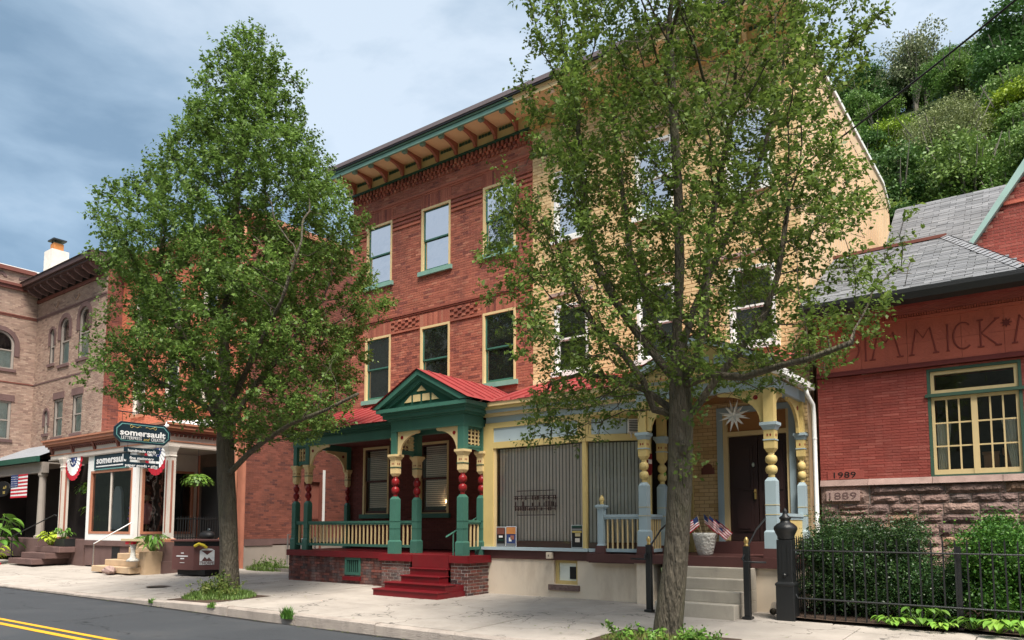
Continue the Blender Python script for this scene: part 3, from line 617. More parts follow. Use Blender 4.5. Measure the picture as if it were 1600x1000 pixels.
cornice(red, RX0 - .25, RX1, 'cream', 'teal', 'corbel_red', 'teal', 'roofing')

# porch of the red house
PY = 13.85; PF = .93
MB().box(RX0 - .15, -11.1, 13.82, 16, PF - .06, PF).build('porch_floor', 'red_paint', red)
MB().box(RX0 - .15, -13.75, 13.78, 13.82, PF - .17, PF + .002).box(-13.76, -13.62, 13.05, 13.82, PF - .17, PF + .002).box(-13.76, -12.62, 13.02, 13.06, PF - .17, PF + .002).box(-11.42, -10.85, 13.02, 13.06, PF - .17, PF + .002).box(-10.88, -10.84, 13.06, 13.9, PF - .17, PF + .002).box(-13.62, -10.88, 13.06, 13.82, PF - .05, PF).build('porch_edge', 'red_paint', red)
FP = FY(PY)
tiles(red, FP, RX0 - .1, -13.7, .0, PF - .17, .215, .078, 'dark_brick', 'porch_mortar', holes=[(-15.95, -15.32, .28, .76)], n_ind=300, proud=.012, jit=.006)
tiles(red, FX(-13.7 + .02), 13.1, 13.85, .0, PF - .17, .215, .078, 'dark_brick', 'pale_mortar', proud=.01, jit=.004)
tiles(red, FY(13.1), -13.72, -12.75, .0, PF - .17, .215, .078, 'dark_brick', 'pale_mortar', n_ind=60, proud=.012, jit=.006, joint=.016)
tiles(red, FY(13.1), -11.42, -10.92, .0, PF - .17, .215, .078, 'dark_brick', 'pale_mortar', n_ind=60, proud=.012, jit=.005, joint=.018)
tiles(red, FX(-10.92), 13.1, 13.88, .0, PF - .17, .215, .078, 'dark_brick', 'pale_mortar', n_ind=60, proud=.012, jit=.005, joint=.018)
tiles(red, FX(-12.75), 13.1, 13.82, .0, PF - .17, .215, .078, 'dark_brick', 'pale_mortar', proud=.01)
g = MB(FP).box(-15.95, -15.88, -.03, .03, .28, .76).box(-15.39, -15.32, -.03, .03, .28, .76).box(-15.88, -15.39, -.03, .03, .28, .35).box(-15.88, -15.39, -.03, .03, .69, .76).build('vent_grille', 'green', red)
for k in range(6): MB(FP).box(-15.84 + k * .083, -15.815 + k * .083, -.01, .02, .35, .69).build('grille_bar', 'green', g)
MB(FP).quad((-15.95, .06, .28), (-15.32, .06, .28), (-15.32, .06, .76), (-15.95, .06, .76)).build('grille_back', 'black', g)
MB(FP).box(-16.0, -15.3, -.07, .0, .13, .24).build('grille_sill', 'red_paint', red)
# red steps
st = [(-12.60, -11.44, 13.02, .77), (-12.62, -11.44, 12.98, .62), (-12.66, -11.44, 12.72, .455), (-12.95, -11.02, 12.46, .30), (-13.02, -10.98, 12.16, .16)]
for i, (a, b, y, z) in enumerate(st):
    if i == 0: MB().box(a, b, 13.03, 13.2, .3, PF + .001).build('riser', 'red_paint', red); continue
    m = MB(); zl = st[i + 1][3] if i + 1 < len(st) else .0
    m.box(a, b, y, 13.3, zl - .03 if i + 1 < len(st) else -.02, z - .03)
    so = m.build('step', 'red_paint', red)
    MB().box(a - .02, b + .015, y - .03, y + .34, z - .03, z).build('tread_nosing', 'red_paint', so, bevel=.008)
GP = dict(low='green', bead='red_bead', capm='cream', top='green', capmid='cream', edge='green_dark')
def gpost(x, y, r=.085): porch_post(red, x, y, PF, 2.36, 2.88, 3.42, 4.0, GP['low'], GP['bead'], GP['capm'], GP['top'], r=r, edge='green_dark')
for x, y, r in ((-18.32, 13.95, .085), (-17.76, 13.95, .085), (-13.38, 13.2, .095), (-13.32, 13.92, .09), (-11.16, 13.2, .095), (-11.16, 13.92, .09), (-18.28, 15.9, .07)): gpost(x, y, r)
balustrade(red, FP, -18.24, -17.84, .1, 1.76, 1.06, 'green', 'cream', pitch=.14, thick=.016)
balustrade(red, FP, -17.68, -13.42, .08, 1.76, 1.06, 'green', 'cream', pitch=.148, thick=.016)
balustrade(red, FX(-11.16), 13.29, 13.84, 0, 1.76, 1.06, 'green', 'cream', pitch=.135, thick=.016)
balustrade(red, FX(-18.3), 14.05, 15.82, 0, 1.76, 1.06, 'green', 'cream', pitch=.148, thick=.016)
# beams, cornice mouldings
MB().box(-18.42, -11.08, 13.86, 14.04, 3.98, 4.2).box(-13.47, -11.06, 13.1, 13.28, 3.985, 4.26).box(-13.47, -13.29, 13.28, 13.86, 3.985, 4.26).box(-11.25, -11.07, 13.28, 13.86, 3.985, 4.26).box(-18.42, -18.24, 14.04, 16, 3.98, 4.2).build('porch_beam', 'green', red)
m = MB()
for (z0, z1, e) in ((4.2, 4.25, .07), (4.25, 4.31, .15), (4.31, 4.40, .22)): m.box(-18.42 - e, -13.55, 13.9 - e, 14.1, z0, z1)
m.build('porch_cornice', 'green_dark', red)
m = MB()
for (z0, z1, e) in ((4.262, 4.31, .08), (4.31, 4.40, .16), (4.40, 4.45, .2), (4.45, 4.54, .28)): m.box(-13.47 - e, -11.06 + e, 13.12 - e, 13.9, z0, z1)
m.build('portico_cornice', 'green', red)
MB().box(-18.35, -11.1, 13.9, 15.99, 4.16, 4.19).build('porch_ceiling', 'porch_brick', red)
# portico gable
GX, GZ, GB = -12.3, 5.42, 4.56
GL, GR = -13.88, -10.72
y = 12.98
m = MB()
for sx in (-1, 1):
    e = GL if sx < 0 else GR
    m.prism([(GX, GZ), (e, GB), (e - sx * .24, GB), (GX, GZ - .14)][::(1 if sx < 0 else -1)], y - .16, y + .05)
    m.prism([(GX, GZ - .15), (e - sx * .26, GB), (e - sx * .48, GB), (GX, GZ - .28)][::(1 if sx < 0 else -1)], y - .04, y + .05)
m.build('rake_board', 'green', red)
MB().prism([(GL + .4, GB), (GR - .4, GB), (GX, GZ - .27)], y + .02, y + .08).build('pediment_panel', 'green_dark', red)
for pts in ([(-.58, .10), (-.36, .10), (-.36, .27)], [(-.28, .10), (-.05, .10), (-.05, .27), (-.28, .27)], [(.03, .10), (.26, .10), (.26, .27), (.03, .27)], [(.34, .10), (.56, .10), (.34, .27)], [(-.16, .35), (.14, .35), (-.01, .48)]):
    MB().prism([(GX + p[0], GB + p[1]) for p in pts], y - .01, y + .018).build('pediment_inlay', 'cream', red)
def metal_roof(parent, name, quads, seams):
    m = MB()
    for q in quads: m.quad(*q)
    r = m.build(name, 'red_metal', parent)
    for a, b in seams:
        a, b = Vector(a), Vector(b); n = Vector((0, 0, 1)); s = (b - a).cross(n).normalized() * .012; h = Vector((0, 0, .035)); 
        k = MB(); k.v = [tuple(p) for p in (a - s, a + s, b + s, b - s, a - s + h, a + s + h, b + s + h, b - s + h)]; k.f = [(4, 5, 6, 7), (0, 1, 5, 4), (1, 2, 6, 5), (2, 3, 7, 6), (3, 0, 4, 7)]
        k.build('standing_seam', 'red_metal', r)
sy = lambda x, y: 4.42 + (y - 13.66) * .415
metal_roof(red, 'porch_roof', [((-18.7, 13.62, 4.41), (-13.2, 13.62, 4.41), (-13.2, 15.99, 5.39), (-18.7, 15.99, 5.39))], [((x, 13.63, 4.415), (x, 15.98, 5.385)) for x in np.arange(-18.5, -13.9, .42)])
gq = []; gs = []
for sx, e in ((-1, GL - .04), (1, GR + .04)):
    gq.append(((GX, y - .2, GZ + .02), (e, y - .2, GB + .02), (e, 15.98, GB + .02), (GX, 15.98, GZ + .02))[::(-1 if sx > 0 else 1)])
    for yy in np.arange(13.15, 15.9, .42): gs.append(((GX + sx * .05, yy, GZ - .01), (GX + (e - GX) * .93, yy, GZ + .02 + (GB - GZ) * .93)))
metal_roof(red, 'portico_roof', gq, gs)
# brackets and lattice
for s0, sg, w in ((-17.68, 1, .85), (-13.47, -1, .85)): bracket(red, FY(13.93), s0, 3.98, w, .62 if sg > 0 else .5, sg, -.03, .03, 'cream')
for s0, sg in ((-13.285, 1), (-11.255, -1)): bracket(red, FY(13.2), s0, 3.985, .72, .58, sg, -.03, .03, 'cream')
bracket(red, FX(-18.3), 15.83, 3.98, .8, .62, -1, -.03, .03, 'cream')
bracket(red, FX(-18.3), 14.04, 3.98, .8, .62, 1, -.03, .03, 'cream')
def lattice(parent, fr, s0, s1, z0, z1, nx, nz):
    MB(fr).box(s0, s1, -.03, .03, z0 - .06, z0).box(s0, s1, -.03, .03, z1, z1 + .06).prism([(s0, z0 - .06), (s1, z0 - .06), (s1, z0 - .16), ((s0 + s1) / 2 + .08, z0 - .1), ((s0 + s1) / 2 - .08, z0 - .1), (s0, z0 - .16)][::-1], -.02, .02).build('lattice_frame', 'green', parent)
    for i in range(nx):
        x = s0 + (i + .5) * (s1 - s0) / nx; MB(fr).box(x - .016, x + .016, -.022, .0, z0, z1).build('lattice_strip', 'cream', parent)
    for i in range(nz):
        z = z0 + (i + .5) * (z1 - z0) / nz; MB(fr).box(s0, s1, .0005, .02, z - .016, z + .016).build('lattice_strip', 'cream', parent)
lattice(red, FX(-11.16), 13.29, 13.83, 3.55, 3.93, 4, 4)
lattice(red, FX(-13.35), 13.29, 13.83, 3.55, 3.93, 4, 4)
lattice(red, FY(13.95), -18.23, -17.85, 3.55, 3.93, 3, 3)
# porch lamp and handrail
l = thing('porch_lamp', 'small lit globe bulb under the ceiling of the green portico', 'lamp', (-11.75, 14.6, 4.0)); MB().ball((-11.75, 14.6, 3.98), .05).build('bulb', emis('bulb_glow', (1, .75, .42), 14), l, smooth=True); MB().lathe(-11.75, 14.6, [(.06, 4.03), (.05, 4.09), (.02, 4.158)], 10).build('socket', 'cream', l)
h = thing('handrail', 'short green handrail rising through the portico to the front door', 'handrail', (-11.4, 13.4, 1.3)); MB().tube([(-11.45, 12.95, 1.36), (-11.38, 15.2, 2.3)], .022).build('rail', 'green', h); MB().tube([(-11.44, 13.2, 1.46), (-11.44, 13.2, PF)], .018).tube([(-11.38, 15.1, 2.26), (-11.38, 15.1, PF)], .018).build('rail_post', 'green', h)
ca = thing('candle_lamp', 'lit candle lamp on the sill inside the right porch window', 'candle', (-14.25, 16.13, 2.12)); MB().lathe(-14.25, 16.13, [(.04, 2.1), (.04, 2.12), (.012, 2.13), (.012, 2.3)], 8).build('stick', 'cream', ca); MB().ball((-14.25, 16.13, 2.34), .025, sc=(1, 1, 1.6)).build('flame_bulb', emis('candle_glow', (1, .7, .35), 8), ca)

# ------------------------------------------------------------------ yellow brick house
yel = thing('yellow_townhouse', 'yellow brick townhouse with blue and mustard shopfront porch behind the nearer tree', 'house', (-7.6, 16, .05))
YW = [(-10.38, -9.36), (-7.98, -6.98), (-5.68, -4.66)]
yh = [(a, b, z0, z1) for a, b in YW for z0, z1 in ((9.2, 11.06), (5.62, 7.4))]
tiles(yel, F16, RX1, YX1, 5.2, 12.5, .3, .093, 'yel_brick', 'yel_mortar', holes=yh, n_ind=300, joint=.011)
tiles(yel, F16, -7.2, YX1, 1.0, 5.2, .235, .085, 'yel_brick', 'yel_mortar', holes=[(-6.03, -4.33, 1.0, 4.25)], n_ind=0, joint=.012)
for a, b in YW:
    for z0, z1 in ((9.2, 11.06), (5.62, 7.4)):
        sash_window(yel, F16, a, b, z0, z1, 'white', 'white', GL_UP if z0 > 8 else GL_MID, sill='white')
        for q_ in (a - .1, b): MB(F16).box(q_, q_ + .1, -.012, .0, z0, z1).build('quoin_strip', 'soffit', yel)
        m = MB(F16); n = 12; w = (b - a + .24) / n
        for i in range(n): m.box(a - .12 + i * w + .004, a - .12 + (i + 1) * w - .004, -.014, 0, z1 + .002, z1 + .3)
        m.build('soldier_lintel', 'yel_brick', yel, kind='stuff')
        MB(F16).box(a - .16, b + .16, -.05, -.015, z1 + .25, z1 + .34).build('hood_mould', 'stone_cap', yel)
# quoin at the corner of the two houses, base block
MB(F16).box(RX1 + .005, RX1 + .9, -.02, 0, 5.21, 5.5).build('base_course', 'soffit', yel)
MB().box(YX1 - .1, YX1, 16.0, 27.4, 0, 12.35).build('side_wall', 'tan_siding', yel)
MB().prism([(16.0, 12.3), (27.4, 12.3), (27.4, 12.5), (26.3, 12.95), (18.8, 12.75), (16.0, 13.0)][::-1], YX1 - .1, YX1, ax='x').build('parapet', 'tan_siding', yel)
MB().prism([(16.0, 13.0), (18.8, 12.75), (26.3, 12.95), (27.4, 12.5), (27.45, 12.56), (26.35, 13.06), (18.8, 12.86), (16.0, 13.1)], YX1 - .13, YX1 + .05, ax='x').build('parapet_cap', 'white', yel)
for i in range(38):
    yy = 16.2 + i * .3; MB().box(YX1, YX1 + .018, yy, yy + .02, .2, 12.3).build('siding_batten', 'tan_siding', yel)
MB().box(RX1, YX1, 27.3, 27.4, 0, 12.5).build('back_wall', 'tan_siding', yel)
cornice(yel, RX1 + .002, YX1 + .1, 'cream', 'cream', 'soffit', 'white', 'roofing')
MB().box(YX1 + .101, YX1 + .26, 14.98, 16.0, 12.85, 13.2).build('cornice_return', 'white', yel)
# shopfront
SF = 13.9; FS = FY(SF)
AN = 24; FA = Fr(-8.22, SF, AN)     # canted side of the bay
def bothfront(s0a, s1a, d0, d1, z0, z1, mat, name, la=1.34, part=None):
    MB(FS).box(s0a, s1a, d0, d1, z0, z1).build(name, mat, part or yel); MB(FA).box(.0 if d0 >= 0 else d0 * .2, la, d0, d1, z0, z1).build(name, mat, part or yel)
for q_ in ((-11.08, -9.08, 0, .25, -.05, .86), (-8.46, -6.6, 0, .25, -.05, .86), (-9.08, -8.46, 0, .25, -.05, .33), (-6.95, -6.58, -.16, -.002, -.05, .86), (-4.58, -4.0, -.16, .3, -.05, .86), (-4.3, -4.0, .302, 2.1, -.05, .86)): MB(FS).box(*q_).build('stucco_base', 'stucco', yel)
bw = MB(FS).box(-9.08, -9.0, .08, .14, .33, .86).box(-8.54, -8.46, .08, .14, .33, .86).box(-9.0, -8.54, .08, .14, .33, .41).box(-9.0, -8.54, .08, .14, .80, .86).build('basement_window', 'mustard', yel)
MB(FS).quad((-9.0, .12, .41), (-8.54, .12, .41), (-8.54, .12, .8), (-9.0, .12, .8)).build('pane', 'curtain', bw); MB(FS).box(-8.72, -8.54, .10, .118, .45, .72).build('dark_vent', 'black', bw)
MB(FS).box(-9.2, -8.4, -.05, .08, .2, .32).build('worn_sill', 'stone', yel)
MB(FS).box(-11.08, -8.0, -.03, 0.2, .862, 1.06).build('skirt_board', 'brown_paint', yel)
MB(FS).box(-11.08, -8.16, -.10, .1, 1.061, 1.13).build('sill', 'blue_pale', yel); MB(FA).box(.06, 1.36, -.10, .1, 1.061, 1.128).build('sill', 'blue_pale', yel)
MB(FA).box(.0, 1.36, -.0, .2, .862, 1.06).build('skirt_board', 'brown_paint', yel)
MB(FS).box(-11.08, -10.78, -.03, .12, 1.131, 4.02).build('corner_board', 'mustard', yel)
MB(FS).box(-10.779, -10.72, .0, .1, 1.132, 3.47).build('jamb', 'cream', yel)
MB(FS).box(-8.31, -8.22, -.02, .1, 1.131, 3.47).build('mullion', 'mustard', yel)
MB(FA).box(1.28, 1.36, -.02, .1, 1.131, 3.47).build('mullion', 'mustard', yel)
m = MB(FS).box(-10.78, -8.22, -.03, .1, 3.471, 3.62).box(-10.78, -8.22, -.03, .1, 3.96, 4.02).box(-8.42, -8.22, -.03, .1, 3.62, 3.96); m.build('transom_frame', 'mustard', yel)
m = MB(FA).box(.0, 1.36, -.03, .1, 3.471, 3.62).box(.0, 1.36, -.03, .1, 3.96, 4.02).box(.0, .12, -.03, .1, 3.62, 3.96).box(.92, 1.36, -.03, .1, 3.62, 3.96); m.build('transom_frame', 'mustard', yel)
MB(FS).box(-10.78, -8.42, .0, .06, 3.62, 3.96).build('sign_panel', 'blue_pale', yel); MB(FA).box(.12, .92, .0, .06, 3.62, 3.96).build('sign_panel', 'blue_pale', yel)
MB(FS).quad((-10.72, .04, 1.13), (-8.31, .04, 1.13), (-8.31, .04, 3.47), (-10.72, .04, 3.47)).build('pane', GL_SHOP, yel)
MB(FA).quad((.04, .04, 1.13), (1.28, .04, 1.13), (1.28, .04, 3.47), (.04, .04, 3.47)).build('pane', GL_SHOP, yel)
MB(FS).box(-10.72, -8.31, .045, .09, 1.13, 1.28).build('inner_kickboard', 'dark_red_trim', yel); MB(FA).box(.04, 1.28, .045, .09, 1.13, 1.26).build('inner_kickboard', 'dark_red_trim', yel)
sl = MB().box(-.03, .03, -.004, .004, 0, 2.2); me = bpy.data.meshes.new('blind_slat'); me.from_pydata(sl.v, [], sl.f); me.materials.append(MT['blind'])
me2 = me.copy(); me2.materials[0] = MT['blind_pale']
bl = thing('vertical_blinds', 'grey vertical slat blinds hanging behind the wide front shop window', 'blinds', (-9.5, 14.03, 1.2))
for i in range(27): shared('blind_slat', me, bl, (-10.66 + i * .0895, 14.04, 1.25), Matrix.Rotation(R(16 + random.uniform(-5, 5)), 4, 'Z'))
bl2 = thing('vertical_blinds', 'pale vertical slat blinds behind the narrow angled shop window', 'blinds', (-7.6, 14.3, 1.2))
for i in range(16): shared('blind_slat', me2, bl2, FA((.08 + i * .077, .15, 1.25)), Matrix.Rotation(R(AN + (0 if i < 3 else -12 if i not in (11, 12) else 0)), 4, 'Z'))
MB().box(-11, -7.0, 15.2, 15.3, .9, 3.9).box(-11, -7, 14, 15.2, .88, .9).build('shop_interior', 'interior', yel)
MB(FA).box(1.36, 1.40, 0, 1.3, .9, 4.1).build('bay_return', 'mustard', yel)
# frieze lettering on the glass (dark mural bars)
gs_ = thing('window_lettering', 'faint brown lettering and scroll lines painted on the wide shop window', 'window lettering', (-9.7, 13.93, 2.2))
m = MB(FS)
for z, a, b in ((2.42, -10.12, -9.08), (2.30, -10.2, -9.02), (2.25, -10.2, -9.0), (2.06, -10.2, -9.0), (2.0, -10.15, -9.05), (1.86, -10.12, -9.06)):
    m.box(a, b, .03, .035, z, z + .018)
random.seed(3)
for z in (2.27, 2.13, 2.02):
    x = -10.18
    while x < -9.05:
        w = random.uniform(.02, .05); m.box(x, x + w, .028, .034, z - .05, z + random.uniform(.02, .06)) if random.random() < .7 else None; x += w + .03
m.build('lettering', 'door_brown', gs_, kind='stuff')
# upper mouldings of shopfront
for z0, z1, e, mt in ((4.021, 4.09, .03, 'mustard'), (4.09, 4.24, .0, 'blue'), (4.241, 4.32, .10, 'cream'), (4.32, 4.39, .16, 'blue'), (4.391, 4.46, .22, 'mustard'), (4.46, 4.55, .27, 'cream')):
    MB(FS).box(-11.02, -6.95, -e, .3, z0, z1).build('entablature', mt, yel)
metal_roof(yel, 'shop_roof', [((-10.9, 13.6, 4.56), (-3.95, 13.6, 4.56), (-3.95, 15.99, 5.40), (-10.9, 15.99, 5.40))], [((x, 13.62, 4.57), (x, 15.98, 5.395)) for x in np.arange(-10.5, -4.0, .42)])
# entrance porch
DK = 1.03
MB().box(-8.1, -4.0, 13.72, 16, .98, DK).build('deck', 'brown_paint', yel)
MB().box(-8.1, -5.8, 13.68, 13.718, .86, DK + .001).box(-4.56, -3.98, 13.66, 13.718, .84, DK + .001).box(-5.8, -4.56, 13.68, 13.718, .84, DK + .001).box(-4.0, -3.96, 13.718, 16, .84, DK + .001).box(-8.06, -7.0, 13.695, 13.72, .84, .87).build('deck_edge', 'brown_paint', yel)
for i, (y0, z1) in enumerate(((13.42, .84), (13.12, .65), (12.82, .45), (12.52, .25))):
    MB().box(-5.98, -4.5, y0, 13.72, z1 - .2 if i < 3 else -.05, z1).build('step', 'step_conc', yel, bevel=.008)
def yp(x, y, r=.095, h=1): porch_post(yel, x, y, 1.2, 2.52, 3.0, 3.55, 4.2, 'blue', 'mustard', 'mustard', 'mustard', r=r, capmid='blue', edge='mustard')
for x, y, r in ((-6.83, 13.9, .09), (-6.83, 14.78, .09), (-4.22, 13.9, .1), (-4.2, 15.88, .08)):
    yp(x, y, r); MB().sq(x, y, [(r * 1.5, DK), (r * 1.4, 1.2)]).build('plinth', 'brown_paint', yel)
nw = MB().sq(-7.84, 13.9, [(.085, 1.2), (.07, 1.24), (.07, 1.98), (.08, 1.99), (.11, 2.02), (.11, 2.06), (.03, 2.08)]).build('newel', 'blue', yel); MB().lathe(-7.84, 13.9, [(.035, 2.08), (.05, 2.1), (.03, 2.12), (.058, 2.16), (.06, 2.19), (.04, 2.23), (.02, 2.27), (.0, 2.28)], 10).build('finial', 'mustard', nw, smooth=True)
MB().sq(-7.84, 13.9, [(.12, DK), (.1, 1.2)]).build('plinth', 'brown_paint', yel)
balustrade(yel, FS, -7.76, -6.93, 0, 1.86, 1.07, 'blue', 'cream', pitch=.11, thick=.014)
balustrade(yel, FX(-6.83), 14.0, 14.68, 0, 1.86, 1.07, 'blue', 'cream', pitch=.11, thick=.014)
# right side: rail with beaded panel
MB(FX(-4.22)).box(14.0, 15.8, -.05, .05, 1.80, 1.86).box(14.0, 15.8, -.03, .03, 1.74, 1.80).box(14.0, 15.8, -.03, .03, 1.07, 1.13).build('top_rail', 'blue', yel)
for i in range(30): MB(FX(-4.22)).box(14.0 + i * .06, 14.053 + i * .06, -.02, .02, 1.13, 1.74).build('panel_board', 'mustard', yel)
MB().box(-6.95, -4.1, 13.8, 14.0, 4.2, 4.42).box(-4.32, -4.12, 14.0, 16, 4.2, 4.42).box(-6.93, -6.73, 14.0, 16, 4.2, 4.42).build('porch_beam', 'blue', yel)
for z0, z1, e, mt in ((4.42, 4.49, .04, 'mustard'), (4.49, 4.55, .08, 'blue'), (4.55, 4.66, .16, 'mustard')):
    MB().box(-6.95 - e, -4.1 + e, 13.8 - e, 14.05, z0, z1).build('entablature', mt, yel)
GX2, GZ2 = -5.5, 5.36
m = MB()
for sx in (-1, 1):
    e = GX2 + sx * 1.55; m.prism([(GX2, GZ2), (e, 4.66), (e - sx * .2, 4.66), (GX2, GZ2 - .12)][::(1 if sx < 0 else -1)], 13.5, 13.72)
m.build('rake_board', 'blue', yel)
MB().prism([(GX2 - 1.25, 4.66), (GX2 + 1.25, 4.66), (GX2, GZ2 - .13)], 13.7, 13.76).build('pediment_panel', 'mustard', yel)
for a, b in ((-.62, -.3), (-.2, .2), (.3, .62)): MB().box(GX2 + a, GX2 + b, 13.675, 13.7, 4.72, 4.92).build('pediment_inlay', 'blue', yel)
q = []; sm = []
for sx in (-1, 1):
    e = GX2 + sx * 1.6; q.append(((GX2, 13.48, GZ2 + .02), (e, 13.48, 4.68), (e, 15.6, 4.68), (GX2, 15.6, GZ2 + .02))[::(-1 if sx > 0 else 1)])
metal_roof(yel, 'porch_roof', q, [((GX2 + sx * .05, yy, GZ2 - .005), (GX2 + sx * 1.5, yy, 4.72)) for sx in (-1, 1) for yy in (13.8, 14.3, 14.8, 15.3)])
MB().box(-6.9, -4.15, 14.0, 15.99, 4.36, 4.40).build('porch_ceiling', 'orange_wood', yel)
MB(FX(-4.02)).prism([(13.5, 4.44), (13.5, 4.56), (16.0, 4.56), (16.0, 4.44)][::-1], -.1, .06).build('gutter', 'white', yel)
for s0, sg, w in ((-4.32, -1, .9), (-6.73, 1, .9)): bracket(yel, FS, s0, 4.2, w, .62, sg, -.03, .03, 'mustard')
bracket(yel, FX(-4.22), 14.0, 4.2, .62, .62, 1, -.03, .03, 'mustard'); bracket(yel, FX(-4.22), 15.8, 4.2, .8, .66, -1, -.03, .03, 'mustard')
# door
MB(F16).box(-6.03, -5.9, -.06, .1, DK, 4.25).box(-4.46, -4.33, -.06, .1, DK, 4.25).box(-5.9, -4.46, -.06, .1, 4.12, 4.25).build('door_surround', 'blue', yel)
MB(F16).box(-5.9, -5.8, -.03, .1, 1.3, 4.12).box(-4.52, -4.46, -.03, .1, 1.3, 4.12).box(-5.8, -4.52, -.03, .1, 3.6, 3.7).build('door_casing', 'cream', yel)
MB(F16).box(-5.8, -4.52, .02, .08, 3.7, 4.12).build('transom', 'orange_wood', yel)
MB().box(-6.0, -4.4, 15.5, 16.0, DK, 1.28).build('door_step', 'brown_paint', yel)
for a, b in ((-5.79, -5.17), (-5.15, -4.53)):
    dd = MB(F16).box(a, b, .05, .10, 1.29, 3.59).build('door', 'door_brown', yel)
    for z0, z1 in ((1.5, 2.2), (2.4, 3.4)):
        MB(F16).box(a + .1, b - .1, .03, .05, z0, z1).box(a + .16, b - .16, .015, .03, z0 + .06, z1 - .06).build('door_panel', 'door_brown', dd)
kn = MB(F16).box(-5.24, -5.2, .0, .05, 2.2, 2.42).build('door_handle', 'brass', yel); MB(F16).ball((-5.22, -.02, 2.36), .03, 8, 5).build('knob', 'brass', kn)
MB(F16).lathe(0, 0, [(0, 0)], 3) if False else None
MB(F16).prism([(-5.25 + .03 * math.cos(a), 2.95 + .05 * math.sin(a)) for a in [i * math.pi / 4 for i in range(8)]][::-1], .0, .05).build('door_knocker', 'metal', yel)
MB(F16).box(-6.9, -6.62, -.05, .0, DK, 4.3).build('corner_board', 'mustard', yel)
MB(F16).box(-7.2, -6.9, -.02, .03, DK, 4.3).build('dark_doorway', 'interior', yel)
pl = MB(F16).prism([(-6.42, 2.78), (-6.12, 2.78), (-6.12, 2.93)] + [(-6.27 + .11 * math.cos(a), 2.93 + .1 * math.sin(a)) for a in [i * math.pi / 6 for i in range(7)]] + [(-6.42, 2.93)], -.03, 0)
tag(pl.build('house_plaque', 'dark_red_trim'), 'dark red arched plaque on the brick between the tree trunk and the brown door', 'plaque')
mbx = thing('mailbox', 'shiny silver mailbox fixed to the mustard board beside the trunk', 'mailbox', (-6.72, 15.9, 2.5)); MB().prism([(-6.84, 2.34), (-6.62, 2.34), (-6.62, 2.66), (-6.84, 2.66)], 15.82, 15.94).build('box', 'metal', mbx, bevel=.02); MB().box(-6.85, -6.61, 15.8, 15.945, 2.661, 2.70).build('lid', 'metal', mbx)
wl = thing('scroll_bracket', 'small black scrolled iron bracket on the mustard board near the trunk', 'bracket', (-6.6, 15.7, 1.95)); MB().tube([(-6.75, 15.93, 1.8), (-6.74, 15.75, 1.82), (-6.72, 15.6, 1.95), (-6.65, 15.5, 1.93), (-6.62, 15.55, 1.87)], .018).box(-6.78, -6.72, 15.90, 15.95, 1.2, 2.0).build('scroll', 'iron', wl)
ac = thing('air_conditioner', 'white window air conditioner jutting out above the angled shop window', 'air conditioner', FA((1.12, -.1, 3.75)))
MB(FA).box(.93, 1.27, -.30, .05, 3.60, 3.90).build('case', 'offwhite', ac, bevel=.01)
for i in range(7): MB(FA).box(.96, 1.24, -.312, -.302, 3.63 + i * .036, 3.645 + i * .036).build('grille_slat', 'black', ac)
MB(FA).tube([(1.0, -.1, 3.6), (1.0, -.28, 3.5), (1.0, -.31, 3.6)], .012).build('support', 'offwhite', ac)
sg = thing('hanging_paddle', 'dark red paddle shaped sign hanging between the two left porch posts', 'sign', (-6.86, 14.2, 3.0))
MB(FX(-6.86)).prism([(14.22 + .1 * math.cos(a), 2.78 + .1 * math.sin(a)) for a in np.linspace(math.pi, 2 * math.pi, 9)] + [(14.32, 3.15), (14.12, 3.15)], -.015, .015).build('board', 'red_paint', sg)
MB(FX(-6.86)).box(14.14, 14.30, -.02, -.0155, 2.93, 3.02).build('pale_band', 'offwhite', sg); MB().tube([(-6.86, 14.22, 3.14), (-6.86, 14.22, 4.2)], .006).build('cord', 'iron', sg)
# downspout
dsp = thing('downspout', 'white downspout running down the right corner of the yellow house porch', 'downspout', (-3.93, 15.9, .2))
MB().tube([(-3.99, 15.55, 4.42), (-3.97, 15.6, 4.3), (-3.92, 15.82, 4.12), (-3.92, 15.86, 3.9), (-3.92, 15.86, .5), (-3.92, 15.7, .38)], .045, 8).build('pipe', 'white', dsp, smooth=True)
for z in (3.4, 1.6): MB().lathe(-3.92, 15.86, [(.052, z), (.052, z + .03)], 8).build('strap', 'white', dsp)
# ------------------------------------------------------------------ red library wing on the right
dim = thing('library', 'low red building with a carved lettering frieze and rough stone base behind the iron fence', 'library', (-.6, 16, .05))
DX0, DX1 = -3.86, 2.6
dh = [(-1.86, -.36, 2.55, 4.62), (.3, 1.8, 2.55, 4.62)]
tiles(dim, F16, DX0, DX1, 2.55, 4.66, .30, .055, 'dim_brick', 'dim_mortar', holes=dh, n_ind=300, joint=.006, proud=.006)
MB(F16).box(DX0, DX1, .02, .3, 0, 2.5).build('wall_core', 'stone_joint', dim)
MB().box(DX0, DX0 + .1, 16.3, 20, 0, 5.9).box(DX1 - .1, DX1, 16.02, 20, 0, 5.9).build('wall', 'dim_mortar', dim)
